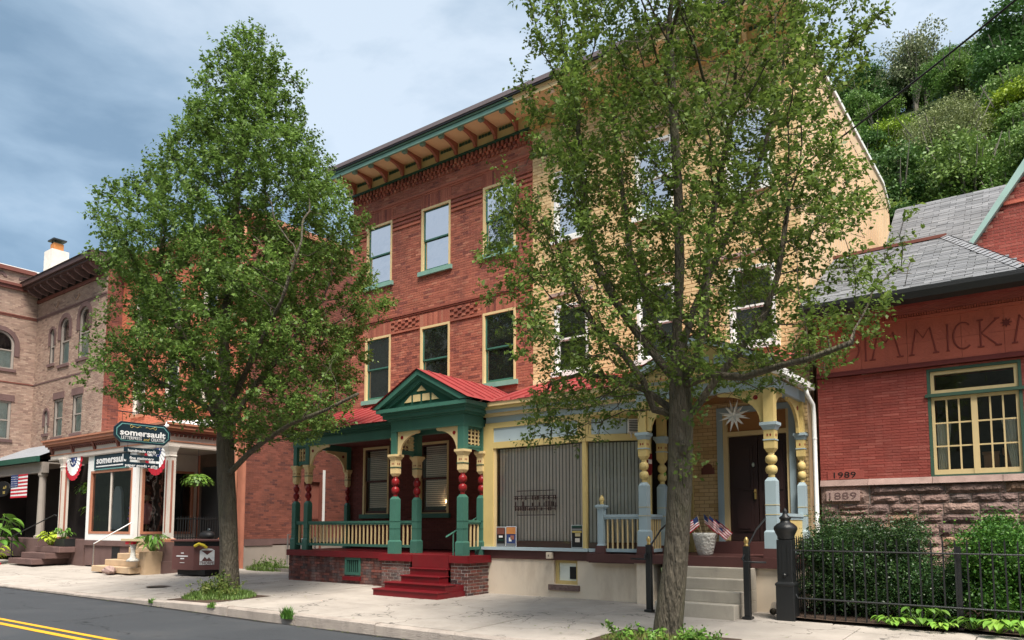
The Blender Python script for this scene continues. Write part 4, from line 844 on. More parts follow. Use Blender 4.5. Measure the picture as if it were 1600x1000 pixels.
# stone blocks
random.seed(11)
def stone_block(fr, s0, s1, z0, z1, parent, mat='stone', dep=.045, rough=.02, name='stone'):
    m = MB(fr); nx, nz = max(3, int((s1 - s0) / .09)), 3; e = .014
    for j in range(nz + 1):
        for i in range(nx + 1):
            edge = i in (0, nx) or j in (0, nz); 
            m.v.append(fr((s0 + (s1 - s0) * i / nx + (0 if edge else random.uniform(-.015, .015)), (0.01 if edge else -dep * .75 + random.uniform(-rough, rough) * .7), z0 + (z1 - z0) * j / nz + (random.uniform(-.004, .004) if edge else random.uniform(-.012, .012)))))
    m.f = [(j * (nx + 1) + i, j * (nx + 1) + i + 1, (j + 1) * (nx + 1) + i + 1, (j + 1) * (nx + 1) + i) for j in range(nz) for i in range(nx)]
    return m.build(name, mat, parent)
zs = [0.1, .34, .55, .8, 1.0, 1.22, 1.42, 1.66, 1.84, 2.05, 2.22]; 
def fill(s0, s1, za, zb):
    x = s0
    while x < s1 - .02:
        w = random.uniform(.22, .62); w = min(w, s1 - x); w = s1 - x if s1 - x - w < .15 else w
        if zb - za > .2 and random.random() < .25:
            zm = (za + zb) / 2 + random.uniform(-.02, .02); stone_block(F16, x + .006, x + w - .006, za + .006, zm - .005, dim, rough=.012); stone_block(F16, x + .006, x + w - .006, zm + .005, zb - .006, dim, rough=.012)
        else: stone_block(F16, x + .006, x + w - .006, za + .006, zb - .006, dim)
        x += w
for i in range(len(zs) - 1):
    fill(DX0 + (0 if zs[i] < 2.0 else .92), DX1, zs[i], zs[i + 1])
x = DX0 + .92
while x < DX1: w = random.uniform(.8, 1.3); stone_block(F16, x + .006, min(DX1, x + w) - .006, 2.226, 2.42, dim, dep=.06); x += w
x = DX0 + .9
while x < DX1:
    w = random.uniform(.9, 1.4); b = min(DX1, x + w); MB(F16).prism([(-.09, 2.425), (.0, 2.425), (.0, 2.55), (-.03, 2.55)][::-1], x + .004, b - .004, ax='x').build('water_table', 'stone_cap', dim); x = b
stone_block(F16, DX0, DX0 + .9, 2.06, 2.42, dim, dep=.05)
ds = MB(F16).box(DX0 + .12, DX0 + .74, -.085, -.02, 2.12, 2.33).build('date_stone', 'stone_cap', dim); MB(F16).prism([(-.07, 2.425), (.0, 2.425), (.0, 2.548), (-.03, 2.548)][::-1], DX0, DX0 + .896, ax='x').build('water_table', 'stone_cap', dim)
text(ds, 'numerals', '1889', F16, DX0 + .43, -.086, 2.225, .14, 'brownstone', w=.52)
d2 = MB(F16).box(DX0 + .14, DX0 + .82, -.022, .0, 2.56, 2.74).build('date_tablet', 'dim_brick', dim); text(d2, 'numerals', '1989', F16, DX0 + .47, -.023, 2.65, .12, 'black', w=.42)
# belt, frieze blocks, dentils, eaves
MB(F16).prism([(-.09, 4.67), (0, 4.67), (0, 4.76), (-.06, 4.76)][::-1], DX0, DX1, ax='x').build('belt_course', 'terracotta_dark', dim)
x = DX0
while x < DX1:
    w = random.uniform(.62, .95); b = min(x + w, DX1)
    MB(F16).box(x + .003, b - .003, -.03 - random.random() * .004, 0, 4.765, 5.17).build('frieze_block', 'terracotta', dim); 
    MB(F16).box(x + .003, b - .003, -.03 - random.random() * .004, 0, 5.174, 5.62).build('frieze_block', 'terracotta', dim); x = b
m = MB(F16).box(DX0, DX1, -.06, 0, 5.622, 5.68); m.build('moulding', 'terracotta', dim)
m = MB(F16); n = 150
for i in range(n): xx = DX0 + i * (DX1 - DX0) / n; m.box(xx, xx + .024, -.085, -.02, 5.69, 5.735)
m.box(DX0, DX1, -.02, 0, 5.682, 5.74); m.build('dentil_band', 'terracotta', dim, kind='stuff')
m = MB(F16); 
for k, e in enumerate((.10, .15, .22, .30)): m.box(DX0, DX1, -e, 0, 5.741 + k * .055, 5.741 + (k + 1) * .055 - .001)
m.build('moulding', 'dim_brick', dim)
MB(F16).box(DX0, DX1, -.78, 0, 5.965, 6.0).build('soffit', 'terracotta_dark', dim)
MB(F16).prism([(-.66, 5.78), (-.80, 5.84), (-.84, 5.96), (-.84, 6.03), (-.62, 6.03)], DX0 - .1, DX1, ax='x').build('gutter', 'iron', dim)
# carved letters: thin strokes, shadow outlines put into their darker red
def stroke_letters(parent, fr, items, z0, h, d, t, mat):
    for s, pts_list, w in items:
        m = MB(fr)
        for pts in pts_list: m.tube([(s + p[0] * w, d, z0 + p[1] * h) for p in pts], t, 5)
        # tube is in local coordinates; MB transforms it
        m.build('carved_letter', mat, parent)
arcC = [(.5 + .5 * math.cos(a), .5 + .5 * math.sin(a)) for a in np.linspace(R(50), R(310), 14)]
arcD = [(.15, 1)] + [(.3 + .7 * math.cos(a), .5 + .5 * math.sin(a)) for a in np.linspace(R(80), R(-80), 10)] + [(.15, 0)]
Mn = [[(.0, 0), (.22, 1), (.5, .62), (.78, 1), (1, 0)], [(-.1, 0), (.12, 0)], [(.88, 0), (1.12, 0)]]
In = [[(.5, 0), (.5, 1)], [(.3, 0), (.7, 0)], [(.35, 1), (.65, 1)]]
Dn = [[(.2, 0), (.2, 1)], arcD, [(.0, 0), (.3, 0)], [(0, 1), (.3, 1)]]
Kn = [[(.15, 0), (.15, 1)], [(.95, 1), (.2, .5), (.9, 0)], [(0, 0), (.3, 0)], [(0, 1), (.3, 1)], [(.8, 0), (1.1, 0)], [(.8, 1), (1.05, 1)]]
def uX(u, v): # a point of the frieze from its place in the photograph
    return float(np.interp(u, [1280, 1366, 1441, 1520, 1600], [-3.82, -2.74, -1.92, -1.12, -.31]))
stroke_letters(dim, F16, [(uX(1316, 0), [*Dn], .34), (uX(1348, 0), In, .12), (uX(1362, 0) , Mn, .50), (uX(1425, 0), Mn, .42), (uX(1478, 0), In, .14), (uX(1494, 0), [arcC], .32), (uX(1532, 0), Kn, .34), (uX(1588, 0), Mn, .42), (.45, Mn, .42)], 4.93, .50, -.038, .016, 'letter_shadow_red')
rs = MB(F16)
for i in range(8):
    a = i * math.pi / 4; cx, cz = uX(1577, 0), 5.32; rs.prism([(cx + .04 * math.cos(a - .4), cz + .04 * math.sin(a - .4)), (cx + .095 * math.cos(a), cz + .095 * math.sin(a)), (cx + .04 * math.cos(a + .4), cz + .04 * math.sin(a + .4))], -.05, -.034)
rs.prism([(cx + .05 * math.cos(q), cz + .05 * math.sin(q)) for q in [i * math.pi / 5 for i in range(10)]], -.055, -.034); rs.build('star_rosette', 'terracotta_dark', dim)
# casement window with small panes
for s0, s1 in ((-1.86, -.36), (.3, 1.8)):
    w = MB(F16).box(s0, s0 + .05, -.01, .2, 2.55, 4.62).box(s1 - .05, s1, -.01, .2, 2.55, 4.62).box(s0 + .05, s1 - .05, -.01, .2, 4.57, 4.62).box(s0 - .04, s1 + .04, -.05, .2, 4.07, 4.13).box(s0 + .05, s1 - .05, -.01, .2, 2.55, 2.585).build('window', 'dim_green', dim)
    a, b = s0 + .055, s1 - .055
    MB(F16).box(a, a + .06, .03, .1, 4.131, 4.565).box(b - .06, b, .03, .1, 4.131, 4.565).box(a + .06, b - .06, .03, .1, 4.131, 4.2).box(a + .06, b - .06, .03, .1, 4.5, 4.565).build('sash', 'cream', w)
    MB(F16).quad((a + .06, .06, 4.2), (b - .06, .06, 4.2), (b - .06, .06, 4.5), (a + .06, .06, 4.5)).build('pane', GL_DIM, w)
    mid = (a + b) / 2; m = MB(F16); m.box(a, a + .05, .03, .1, 2.586, 4.069).box(b - .05, b, .03, .1, 2.586, 4.069).box(mid - .05, mid + .05, .02, .1, 2.586, 4.069).box(a + .05, b - .05, .031, .1, 2.586, 2.68).box(a + .05, b - .05, .031, .1, 4.01, 4.069)
    for p, q in ((a + .05, mid - .05), (mid + .05, b - .05)):
        for k in (1, 2):
            xx = p + (q - p) * k / 3; m.box(xx - .014, xx + .014, .045, .085, 2.68, 4.01)
            zz = 2.68 + 1.33 * k / 3; m.box(p, q, .046, .084, zz - .014, zz + .014)
    m.build('sash', 'cream', w)
    for p, q in ((a + .05, mid - .05), (mid + .05, b - .05)):
        for i in range(3):
            for j in range(3):
                x0, x1 = p + (q - p) * i / 3 + .01, p + (q - p) * (i + 1) / 3 - .01; z0, z1 = 2.68 + 1.33 * j / 3 + .01, 2.68 + 1.33 * (j + 1) / 3 - .01
                MB(F16).quad((x0, .065, z0), (x1, .065, z0), (x1, .065, z1), (x0, .065, z1)).build('pane', GL_DIM, w)
    for c0, c1, e0, e1 in ((a + .06, a + .30, a + .06, a + .20), (b - .30, b - .06, b - .16, b - .06)):
        m = MB(F16); n = 9
        for i in range(n):
            f, g = i / n, (i + 1) / n; dd = .16 + .025 * (i % 2); de = .16 + .025 * ((i + 1) % 2)
            m.add([(e0 + (e1 - e0) * f, dd, 2.6), (e0 + (e1 - e0) * g, de, 2.6), (c0 + (c1 - c0) * g, de, 3.6), (c0 + (c1 - c0) * f, dd, 3.6)], [(0, 1, 2, 3)])
        m.build('curtain', 'curtain', w)
    MB(F16).box(s0, s1, 1.4, 1.42, 2.3, 4.7).box(s0, s1, .2, 1.4, 2.28, 2.3).build('room', 'interior', w)
bx = thing('cardboard_box', 'brown lidded boxes stacked on the sill inside the many paned window', 'box', (-.85, 16.4, 2.6)); MB().box(-1.02, -.78, 16.3, 16.5, 2.5, 2.95).box(-.7, -.38, 16.3, 16.5, 2.5, 2.93).build('box', 'card_brown', bx); MB().box(-1.04, -.76, 16.28, 16.52, 2.951, 3.0).box(-.72, -.36, 16.28, 16.52, 2.931, 3.06).build('lid', 'card_brown', bx)
# roof of the wing: front plane + hip, shingles
RY0, RZ0, RY1, RZ1 = 15.18, 6.03, 18.45, 8.0; Ls = math.hypot(RY1 - RY0, RZ1 - RZ0); up = ((RY1 - RY0) / Ls, (RZ1 - RZ0) / Ls)
HX = -.18
def roof_tiles(parent, fr, s0, s1, d0, zbase, L, up, inside, n_ind, bh=.115, bw=.33):
    o = Fr(fr.o[0] - fr.e[1] * d0, fr.o[1] + fr.e[0] * d0, math.degrees(math.atan2(fr.e[1], fr.e[0])))
    tiles(parent, o, s0, s1, zbase, L, bw, bh, 'slate', 'slate', joint=.008, proud=.016, n_ind=n_ind, name='shingle', inside=inside, slope=up, jit=.005, off=.37, mname='roof_deck', backing=False)
    MB(o)
roof_tiles(dim, ID, -3.95, HX, RY0, RZ0, Ls, up, lambda s, t: s < HX - (HX + 1.65) * t / Ls, 300)
m = MB().quad((-3.98, RY0, RZ0 - .01), (HX, RY0, RZ0 - .01), (-1.65, RY1, RZ1 - .01), (-3.98, RY1, RZ1 - .01)).quad((HX, RY0, RZ0 - .01), (HX + .8, 21.5, RZ0 - .01), (-1.65, 21.5, RZ1 - .01), (-1.65, RY1, RZ1 - .01)).quad((-3.98, RY1, RZ1 - .01), (-1.65, RY1, RZ1 - .01), (-1.65, 21.5, RZ0), (-3.98, 21.5, RZ0)); m.build('roof_deck', 'slate', dim)
MB().quad((HX, RY0, RZ0 - .012), (DX1, RY0, RZ0 - .012), (DX1, 21.5, RZ0 + .1), (HX, 21.5, RZ0 + .1)).build('flat_roof', 'roofing', dim)
# right slope of the hip
import itertools
L2 = math.hypot(1.47, RZ1 - RZ0); roof_tiles(dim, Fr(HX, RY0, 90), 0, 6.3, 0, RZ0, L2, (1.47 / L2, (RZ1 - RZ0) / L2), lambda s, t: s > (RY1 - RY0) * t / L2, 0)
hv = Vector((-1.65 - HX, RY1 - RY0, RZ1 - RZ0)); n = 22
for i in range(n):
    a = Vector((HX, RY0, RZ0)) + hv * (i / n); b = Vector((HX, RY0, RZ0)) + hv * ((i + 1.15) / n); s = Vector((.13, 0, -.045)); s2 = Vector((-.13, .0, -.01))
    k = MB(); k.v = [tuple(p) for p in (a + s + Vector((0, 0, .05)), b + s + Vector((0, 0, .03)), b + Vector((0, 0, .06)), a + Vector((0, 0, .08)), a + s2 + Vector((0, 0, .05)), b + s2 + Vector((0, 0, .03)))]; k.f = [(0, 1, 2, 3), (3, 2, 5, 4)]
    k.build('hip_shingle', 'slate_cap', dim)
MB().box(-3.98, -1.62, RY1 - .09, RY1 + .09, RZ1 - .01, RZ1 + .06).build('ridge_cap', 'dark_red_trim', dim)
# taller gabled wing behind
hall = thing('gabled_hall', 'taller brick gable with pale teal rake behind the low red wing', 'hall', (0, 20, .05))
GYY = 20.0; ax_, az_ = 1.62, 12.2; sl_ = 1.42
L3 = math.hypot(4.2, 3.6); roof_tiles(hall, ID, -3.45, 1.4, 20.4, 7.7, L3, (4.2 / L3, 3.6 / L3), None, 0, bh=.15, bw=.4)
MB().quad((-3.48, 20.4, 7.69), (7, 20.4, 7.69), (7, 24.6, 11.29), (-3.48, 24.6, 11.29)).quad((-3.48, 24.6, 11.29), (7, 24.6, 11.29), (7, 28.8, 7.69), (-3.48, 28.8, 7.69)).build('roof', 'slate', hall)
MB().box(-3.4, 7, 20.6, 20.7, 0, 7.75).prism([(20.6, 0), (28.6, 0), (28.6, 7.8), (24.6, 11.2), (20.6, 7.8)], -3.4, -3.3, ax='x').build('wall', 'dim_brick', hall)
tiles(hall, FY(GYY), -1.6, 3.4, 6.2, 10.8, .22, .075, 'dim_brick', 'red_mortar', inside=lambda s, t: (6.2 + t) < 8.15 + (s + 1.25) * sl_ - .05, proud=.006)
MB().prism([(-1.25, 8.1), (ax_, 8.1 + (ax_ + 1.25) * sl_), (ax_ + 2.9, 8.1), (ax_ + 2.9, 0), (-1.25, 0)], GYY + .03, GYY + 4.5).build('gable_wall', 'dim_mortar', hall)
MB(FY(GYY)).box(-1.4, 3.2, -.04, .0, 7.55, 7.63).box(-.6, 3.2, -.04, 0, 9.0, 9.08).build('string_course', 'terracotta', hall)
MB().prism([(-1.25, 8.15), (-1.45, 8.15 - .12), (ax_, 8.3 + (ax_ + 1.25) * sl_ + .2), (ax_, 8.15 + (ax_ + 1.25) * sl_ - .08)], GYY - .18, GYY + .12).prism([(ax_, 8.3 + (ax_ + 1.25) * sl_ + .2), (ax_ + 3, 8.05), (ax_ + 2.8, 8.05), (ax_, 8.15 + (ax_ + 1.25) * sl_ - .08)], GYY - .18, GYY + .12).build('rake_board', 'pale_teal', hall)

# ------------------------------------------------------------------ shop building on the left
SX0, SX1 = -33.95, -24.0
shop = thing('shop_house', 'orange painted brick building with the shop porch behind the big leafy tree', 'shop building', (-29, 16, .1))
scol = [(-32.6, -31.6), (-29.9, -28.9), (-27.2, -26.2)]
sh = [(a, b, z0, z1) for a, b in scol for z0, z1 in ((9.9, 11.9), (6.5, 8.5))]
tiles(shop, F16, SX0, SX1, 4.9, 13.3, .23, .078, 'shop_brick', 'shop_mortar', holes=sh, n_ind=0)
MB(F16).box(SX0, SX1, .05, .2, 0, 4.9).build('wall', 'shop_mortar', shop)
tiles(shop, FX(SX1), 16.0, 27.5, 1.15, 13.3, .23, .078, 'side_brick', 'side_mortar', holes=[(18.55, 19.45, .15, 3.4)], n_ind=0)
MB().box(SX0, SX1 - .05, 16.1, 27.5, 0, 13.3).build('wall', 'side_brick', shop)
MB().box(SX0 - .1, SX1 + .15, 15.6, 27.6, 13.3, 13.55).build('roof_cornice', 'copper_paint', shop)
for h_ in sh: sash_window(shop, F16, *h_, 'offwhite', 'offwhite', GL_MID, sill='copper_paint')
fb = thing('window_box', 'orange window box planter under an upper shop window behind the tree', 'planter', (-28, 15.8, 6.4)); 
for a in (-26.4, ): MB().box(a - .9, a + .2, 15.62, 15.85, 6.15, 6.42).build('box', 'orange_pot', fb)
FXs = FX(SX1)
MB(FXs).box(16.0, 17.2, -.06, .0, .9, 1.15).box(17.2, 27, -.05, 0, .95, 1.15).build('stone_band', 'brownstone', shop)
MB(FXs).box(16.0, 27, -.03, .0, 0, .9).build('rendered_base', 'grey_trim', shop)
sd_ = MB(FXs).box(18.5, 18.6, -.04, .1, .15, 3.5).box(19.4, 19.5, -.04, .1, .15, 3.5).box(18.6, 19.4, -.04, .1, 3.4, 3.5).build('side_door_frame', 'dark_red_trim', shop); MB(FXs).box(18.6, 19.4, .06, .09, .15, 3.4).build('side_door', 'black', sd_)
MB(FXs).box(18.99, 19.02, .02, .06, .2, 3.4).box(18.6, 19.4, .02, .06, 1.9, 1.96).build('glazing_bar', 'dark_red_trim', sd_)
MB(FXs).box(19.55, 19.64, -.06, 0, .9, 3.9).build('white_board', 'white', shop)
for i, yy in enumerate((20.9, 21.15)): MB().tube([(SX1 + .08, yy, .3), (SX1 + .08, yy, 6.0)], .04, 6).build('conduit', 'zinc', shop)
# porch of the shop
PX0, PX1, PFY = -34.6, -24.68 + .45, 13.3
pxr = -24.72
def band(m, e, z0, z1): m.box(PX0 - e, pxr + e, PFY - e, PFY + .5, z0, z1).box(pxr - .4, pxr + e, PFY + .5, 15.99, z0, z1)
for z0, z1, e, mt in ((4.45, 4.60, -.20, 'offwhite'), (4.60, 4.64, -.17, 'copper_paint'), (4.64, 4.88, -.22, 'offwhite'), (4.88, 4.97, -.10, 'dark_red_trim'), (4.97, 5.05, -.02, 'copper_paint'), (5.05, 5.17, .05, 'copper_paint'), (5.17, 5.24, .10, 'copper_paint')):
    m = MB(); band(m, e, z0, z1 - .001); m.build('porch_cornice', mt, shop)
for x in np.arange(PX0 + .4, pxr, 1.9): MB().prism([(PFY + .05, 4.97), (PFY + .25, 4.97), (PFY + .25, 4.6), (PFY + .16, 4.66), (PFY + .1, 4.85)][::-1], x - .07, x + .07, ax='x').build('console', 'dark_red_trim', shop)
m = MB()
for x in np.arange(PX0 + .2, pxr - .1, .16): m.box(x, x + .07, PFY + .13, PFY + .2, 4.79, 4.86)
for y_ in np.arange(13.6, 15.9, .16): m.box(pxr - .22, pxr - .12, y_, y_ + .07, 4.79, 4.86)
m.build('dentil', 'dark_red_trim', shop, kind='stuff')
MB().quad((PX0 - .1, 13.2, 5.245), (pxr + .1, 13.2, 5.245), (pxr - 1.2, 16, 5.75), (PX0, 16, 5.75)).quad((pxr + .1, 13.2, 5.245), (pxr + .1, 16, 5.245), (pxr - 1.2, 16, 5.75)).build('porch_roof', 'white', shop)
MB().box(PX0, pxr - .1, 13.5, 16, 4.40, 4.45).build('porch_ceiling', 'grey_trim', shop)
MB().box(PX0 + .1, pxr - .1, 13.62, 16, .98, 1.08).build('porch_deck', 'brownstone_red', shop)
for x, yy in ((-32.95, 13.5), (-24.75 + .05, 13.5), (-24.72, 15.7)):
    c = MB().sq(x, yy, [(.19, 1.08), (.19, 1.14), (.16, 1.18), (.13, 1.22), (.125, 4.0), (.15, 4.05), (.13, 4.1), (.14, 4.2), (.2, 4.38), (.2, 4.449)]).build('porch_column', 'offwhite', shop)
    MB().box(x - .035, x + .035, yy - .136, yy - .12, 1.4, 3.9).box(x + .12, x + .136, yy - .035, yy + .035, 1.4, 3.9).build('column_inlay', 'corbel_red', c)
    MB().sq(x, yy, [(.195, 1.081), (.195, 1.16), (.165, 1.2)]).build('column_base', 'copper_paint', c)
    MB().sq(x, yy, [(.24, .0), (.24, .42), (.2, .43), (.2, 1.079)]).build('pier', 'brownstone_red', shop)
BX0, BX1, BY = -31.1, -27.25, 13.62
FB = FY(BY); FBr = FX(BX1)
def bay(mat, s0, s1, z0, z1, e, name='bay_trim', r0=None):
    MB(FB).box(s0, s1, -e, .1, z0, z1).build(name, mat, shop)
m = MB(FB)
m.box(BX0, BX0 + .28, -.03, .12, 1.08, 4.44).box(BX1 - .26, BX1 + .0, -.03, .12, 1.08, 4.44).box(BX0 + .28, BX1 - .26, -.03, .12, 3.8, 4.44).box(BX0 + .28, BX1 - .26, -.03, .12, 1.08, 1.33); m.build('bay_front', 'white', shop)
m = MB(FBr); m.box(BY + .1, BY + .22, -.0, .12, 1.08, 4.44).box(16.0 - .15, 16.0, 0, .12, 1.08, 4.44).box(BY + .22, 15.85, 0, .12, 3.75, 4.44).box(BY + .22, 15.85, 0, .12, 1.08, 1.33); m.build('bay_side', 'offwhite', shop)
def wf(fr, s0, s1, z0, z1, bars):
    w = MB(fr).box(s0, s0 + .09, -.045, .1, z0, z1).box(s1 - .09, s1, -.045, .1, z0, z1).box(s0 + .09, s1 - .09, -.045, .1, z1 - .09, z1).box(s0 + .09, s1 - .09, -.045, .1, z0, z0 + .09).build('shop_window', 'copper_paint', shop)
    for b in bars: MB(fr).box(b - .022, b + .022, -.02, .05, z0 + .09, z1 - .09).build('glazing_bar', 'offwhite', w)
    MB(fr).quad((s0 + .09, .03, z0 + .09), (s1 - .09, .03, z0 + .09), (s1 - .09, .03, z1 - .09), (s0 + .09, .03, z1 - .09)).build('pane', GL_SHOP, w)
wf(FB, BX0 + .28, BX1 - .26, 1.33, 3.8, [-29.2]); wf(FBr, BY + .2, 15.85, 1.33, 3.75, [])
MB().box(BX0 + .1, BX1 - .12, 15.4, 15.5, 1.1, 4.4).box(BX0 + .1, BX0 + .15, 13.8, 15.4, 1.1, 4.4).build('shop_interior', 'interior', shop)
MB().box(-26.9, -24.9, 15.9, 15.98, 1.08, 4.4).build('back_wall', 'interior_mid', shop); MB(F16).box(-26.7, -25.3, -.13, -.1, 1.2, 3.9).build('entrance_glass', 'black', shop); MB(F16).box(-25.3, -25.2, -.14, -.1, 1.1, 4.0).build('door_frame', 'corbel_red', shop)
MB(FB).box(BX0, BX1, .0, .14, .1, .95).box(BX0, BX1 + .05, -.06, .14, .88, 1.079).build('bay_plinth', 'brownstone_red', shop); MB(FBr).box(BY + .14, 16, -.03, .1, .05, 1.079).build('bay_plinth', 'brownstone', shop)
MB(FB).box(-28.9, -28.3, -.01, -.002, .25, .85).build('cellar_window', 'black', shop)
for q_ in ((-32.9, -31.2, 13.6, 13.75, .0, 1.07), (-34.3, -33.1, 13.6, 13.75, 0, 1.07), (-24.66, -24.55, 13.7, 15.8, 0, 1.07)): MB().box(*q_).build('porch_base', 'brownstone_red', shop)
m = MB(FX(-24.6)); m.box(13.72, 15.6, -.02, .02, 1.86, 1.9).box(13.72, 15.6, -.02, .02, 1.2, 1.23)
m.build('rail', 'iron', shop)
for i in range(20): MB(FX(-24.6)).box(13.78 + i * .094, 13.8 + i * .094, -.01, .01, 1.1, 1.96).build('rail_bar', 'iron', shop)
# tan entry steps
steps = thing('stone_steps', 'tan sandstone steps up to the shop porch beside the white birdbath', 'steps', (-26, 12.8, .05))
for i, (x0, x1, y0, z) in enumerate(((-27.6, -24.9, 12.32, .24), (-27.35, -25.0, 12.66, .45), (-27.15, -25.1, 12.99, .66), (-27.0, -25.2, 13.31, .87))):
    MB().box(x0, x1, y0, 13.62, max(-.05, z - .21), z).build('step', 'sandstone', steps, bevel=.015)
MB().box(-27.0, -25.2, 13.55, 13.62, .87, 1.079).box(-25.05, -24.65, 12.7, 13.4, -.02, .75).build('cheek', 'sandstone', steps)
hr = thing('handrail', 'light metal handrail climbing the tan shop steps', 'handrail', (-27.4, 12.5, .1)); MB().tube([(-27.55, 12.35, .05), (-27.55, 12.35, 1.0), (-27.05, 13.4, 1.75)], .025, 6).build('rail', 'metal', hr)
# brown steps
st2 = thing('stone_steps', 'dark brown stone steps with potted plants at the left end of the shop porch', 'steps', (-34, 12.8, .1))
for i, (x0, x1, y0, z) in enumerate(((-34.9, -32.6, 12.3, .33), (-34.6, -32.3, 12.65, .56), (-34.2, -31.9, 13.0, .80))):
    MB().box(x0, x1, y0, 13.6, max(0, z - .23), z).build('step', 'brownstone_red', st2, bevel=.015)
hr2 = thing('handrail', 'dark iron handrail beside the brown stone steps at far left', 'handrail', (-35, 12.5, .1)); MB().tube([(-35.2, 12.5, .1), (-35.2, 12.5, 1.2), (-33.6, 13.45, 2.1), (-33.5, 13.5, 2.05)], .025, 6).build('rail', 'iron', hr2)
dp2 = thing('downspout', 'orange downspout at the right end of the shop porch', 'downspout', (-24.1, 15.6, .2)); MB().tube([(-24.5, 15.3, 5.0), (-24.45, 15.35, 4.75), (-24.1, 15.6, 4.6), (-24.05, 15.62, 4.4), (-24.05, 15.62, .3)], .07, 8).build('pipe', 'copper_paint', dp2, smooth=True)
MB().tube([(-24.05, 15.7, 4.7), (-24.05, 15.7, 13.3)], .06, 8).build('upper_pipe', 'copper_paint', dp2, smooth=True)
# bunting, ferns, signs
def bunting(label, fr, sc, zc, r):
    t = thing('patriotic_bunting', label, 'bunting', fr((sc, 0, zc)), 'half round buntings on the shop porch')
    for k, (r0, r1, mat) in enumerate(((0, .42, 'flag_blue'), (.42, .78, 'cloth_white'), (.78, 1.0, 'flag_red'))):
        m = MB(fr); n = 26
        for i in range(n):
            a, b = math.pi * (1 + i / n), math.pi * (1 + (i + 1) / n); da, db = .03 * (i % 2), .03 * ((i + 1) % 2)
            m.add([(sc + r * r0 * math.cos(a) * .85, da * r0, zc + r * r0 * math.sin(a)), (sc + r * r1 * math.cos(a) * .85, da, zc + r * r1 * math.sin(a) * 1.0), (sc + r * r1 * math.cos(b) * .85, db, zc + r * r1 * math.sin(b)), (sc + r * r0 * math.cos(b) * .85, db * r0, zc + r * r0 * math.sin(b))], [(0, 1, 2, 3)])
        m.build('fabric_band', mat, t)
    for i in range(5):
        a = math.pi * (1 + (i + .5) / 5); c = (sc + r * .28 * math.cos(a) * .85, zc + r * .28 * math.sin(a)); pts = []
        for q in range(10): rr = .055 if q % 2 == 0 else .024; pts.append((c[0] + rr * math.sin(q * math.pi / 5), c[1] + rr * math.cos(q * math.pi / 5)))
        MB(fr).prism(pts, -.012, -.004).build('star', 'cloth_white', t)
bunting('red white and blue half round bunting at the left opening of the shop porch', FY(13.45), -32.15, 4.42, .95)
bunting('red white and blue half round bunting behind the hanging shop sign', FY(13.5), -25.7, 4.42, 1.0)
def fern(label, c, r, mat=LEAF_B, pot='black'):
    t = thing('hanging_fern', label, 'fern', c, 'hanging ferns on the shop porch'); m = MB(); rg = np.random.default_rng(5)
    for i in range(70):
        a = rg.uniform(0, 2 * math.pi); l = r * rg.uniform(.7, 1.05); h0 = rg.uniform(.05, .35) * r; pts = []
        for k in range(7): f = k / 6; pts.append(Vector((c[0] + l * f * math.cos(a), c[1] + l * f * math.sin(a), c[2] + h0 * math.sin(f * 2.0) * 1.3 - f * f * r * rg.uniform(.55, .7))))
        side = Vector((-math.sin(a), math.cos(a), 0))
        for k in range(6):
            w0 = .09 * r * math.sin(math.pi * (k / 6) * .9 + .2); w1 = .09 * r * math.sin(math.pi * ((k + 1) / 6) * .9 + .2)
            for sgn in (-1, 1): m.add([tuple(pts[k]), tuple(pts[k] * .4 + pts[k + 1] * .6), tuple(pts[k] * .2 + pts[k + 1] * .8 + side * sgn * w1 * 1.6), tuple(pts[k] * .8 + pts[k + 1] * .2 + side * sgn * w0 * 1.6)], [(0, 1, 2, 3)])
    m.build('frond', mat, t, kind='stuff'); MB().lathe(c[0], c[1], [(.08, c[2] - .22), (.17, c[2] - .02), (.18, c[2])], 10).build('pot', pot, t)
    MB().tube([(c[0], c[1], c[2]), (c[0], c[1], 4.4)], .008).build('wire', 'iron', t)
fern('bushy green hanging fern in the right opening of the shop porch', (-23.95 - .9, 14.6, 3.35), .62)
fern('drooping hanging fern behind the left bunting of the shop porch', (-32.4, 14.4, 3.3), .75)
hs = thing('hanging_sign', 'navy eight sided shop sign hanging from a bar, with three small black boards below', 'sign', (-24.3, 12.2, 4.4))
FH = FX(-24.1)
def oct_(s0, s1, z0, z1, c): return [(s0 + c, z0), (s1 - c, z0), (s1, z0 + c), (s1, z1 - c), (s1 - c, z1), (s0 + c, z1), (s0, z1 - c), (s0, z0 + c)]
S0, S1, Z0, Z1 = 11.25, 13.1, 4.32, 5.0
b0 = MB(FH).prism(oct_(S0, S1, Z0, Z1, .2), -.03, .03).build('board', 'sign_navy', hs)
MB(FH).prism(oct_(S0 + .06, S1 - .06, Z0 + .06, Z1 - .06, .17), -.036, -.031).build('border', 'sign_teal', b0); MB(FH).prism(oct_(S0 + .085, S1 - .085, Z0 + .085, Z1 - .085, .16), -.042, -.037).build('field', 'sign_navy', b0)
text(b0, 'lettering', 'somersault', FH, (S0 + S1) / 2, -.043, 4.66, .19, 'cloth_white', w=1.5, off=.028)
text(b0, 'lettering', 'LETTERPRESS', FH, S0 + .55, -.043, 4.48, .105, 'cloth_white', w=.66); text(b0, 'lettering', 'CREATIVE', FH, S1 - .43, -.043, 4.48, .105, 'cloth_white', w=.46)
text(b0, 'lettering', 'and', FH, S0 + 1.04, -.043, 4.47, .1, 'gold', w=.2, slant=.3)
sc_ = MB(FH)
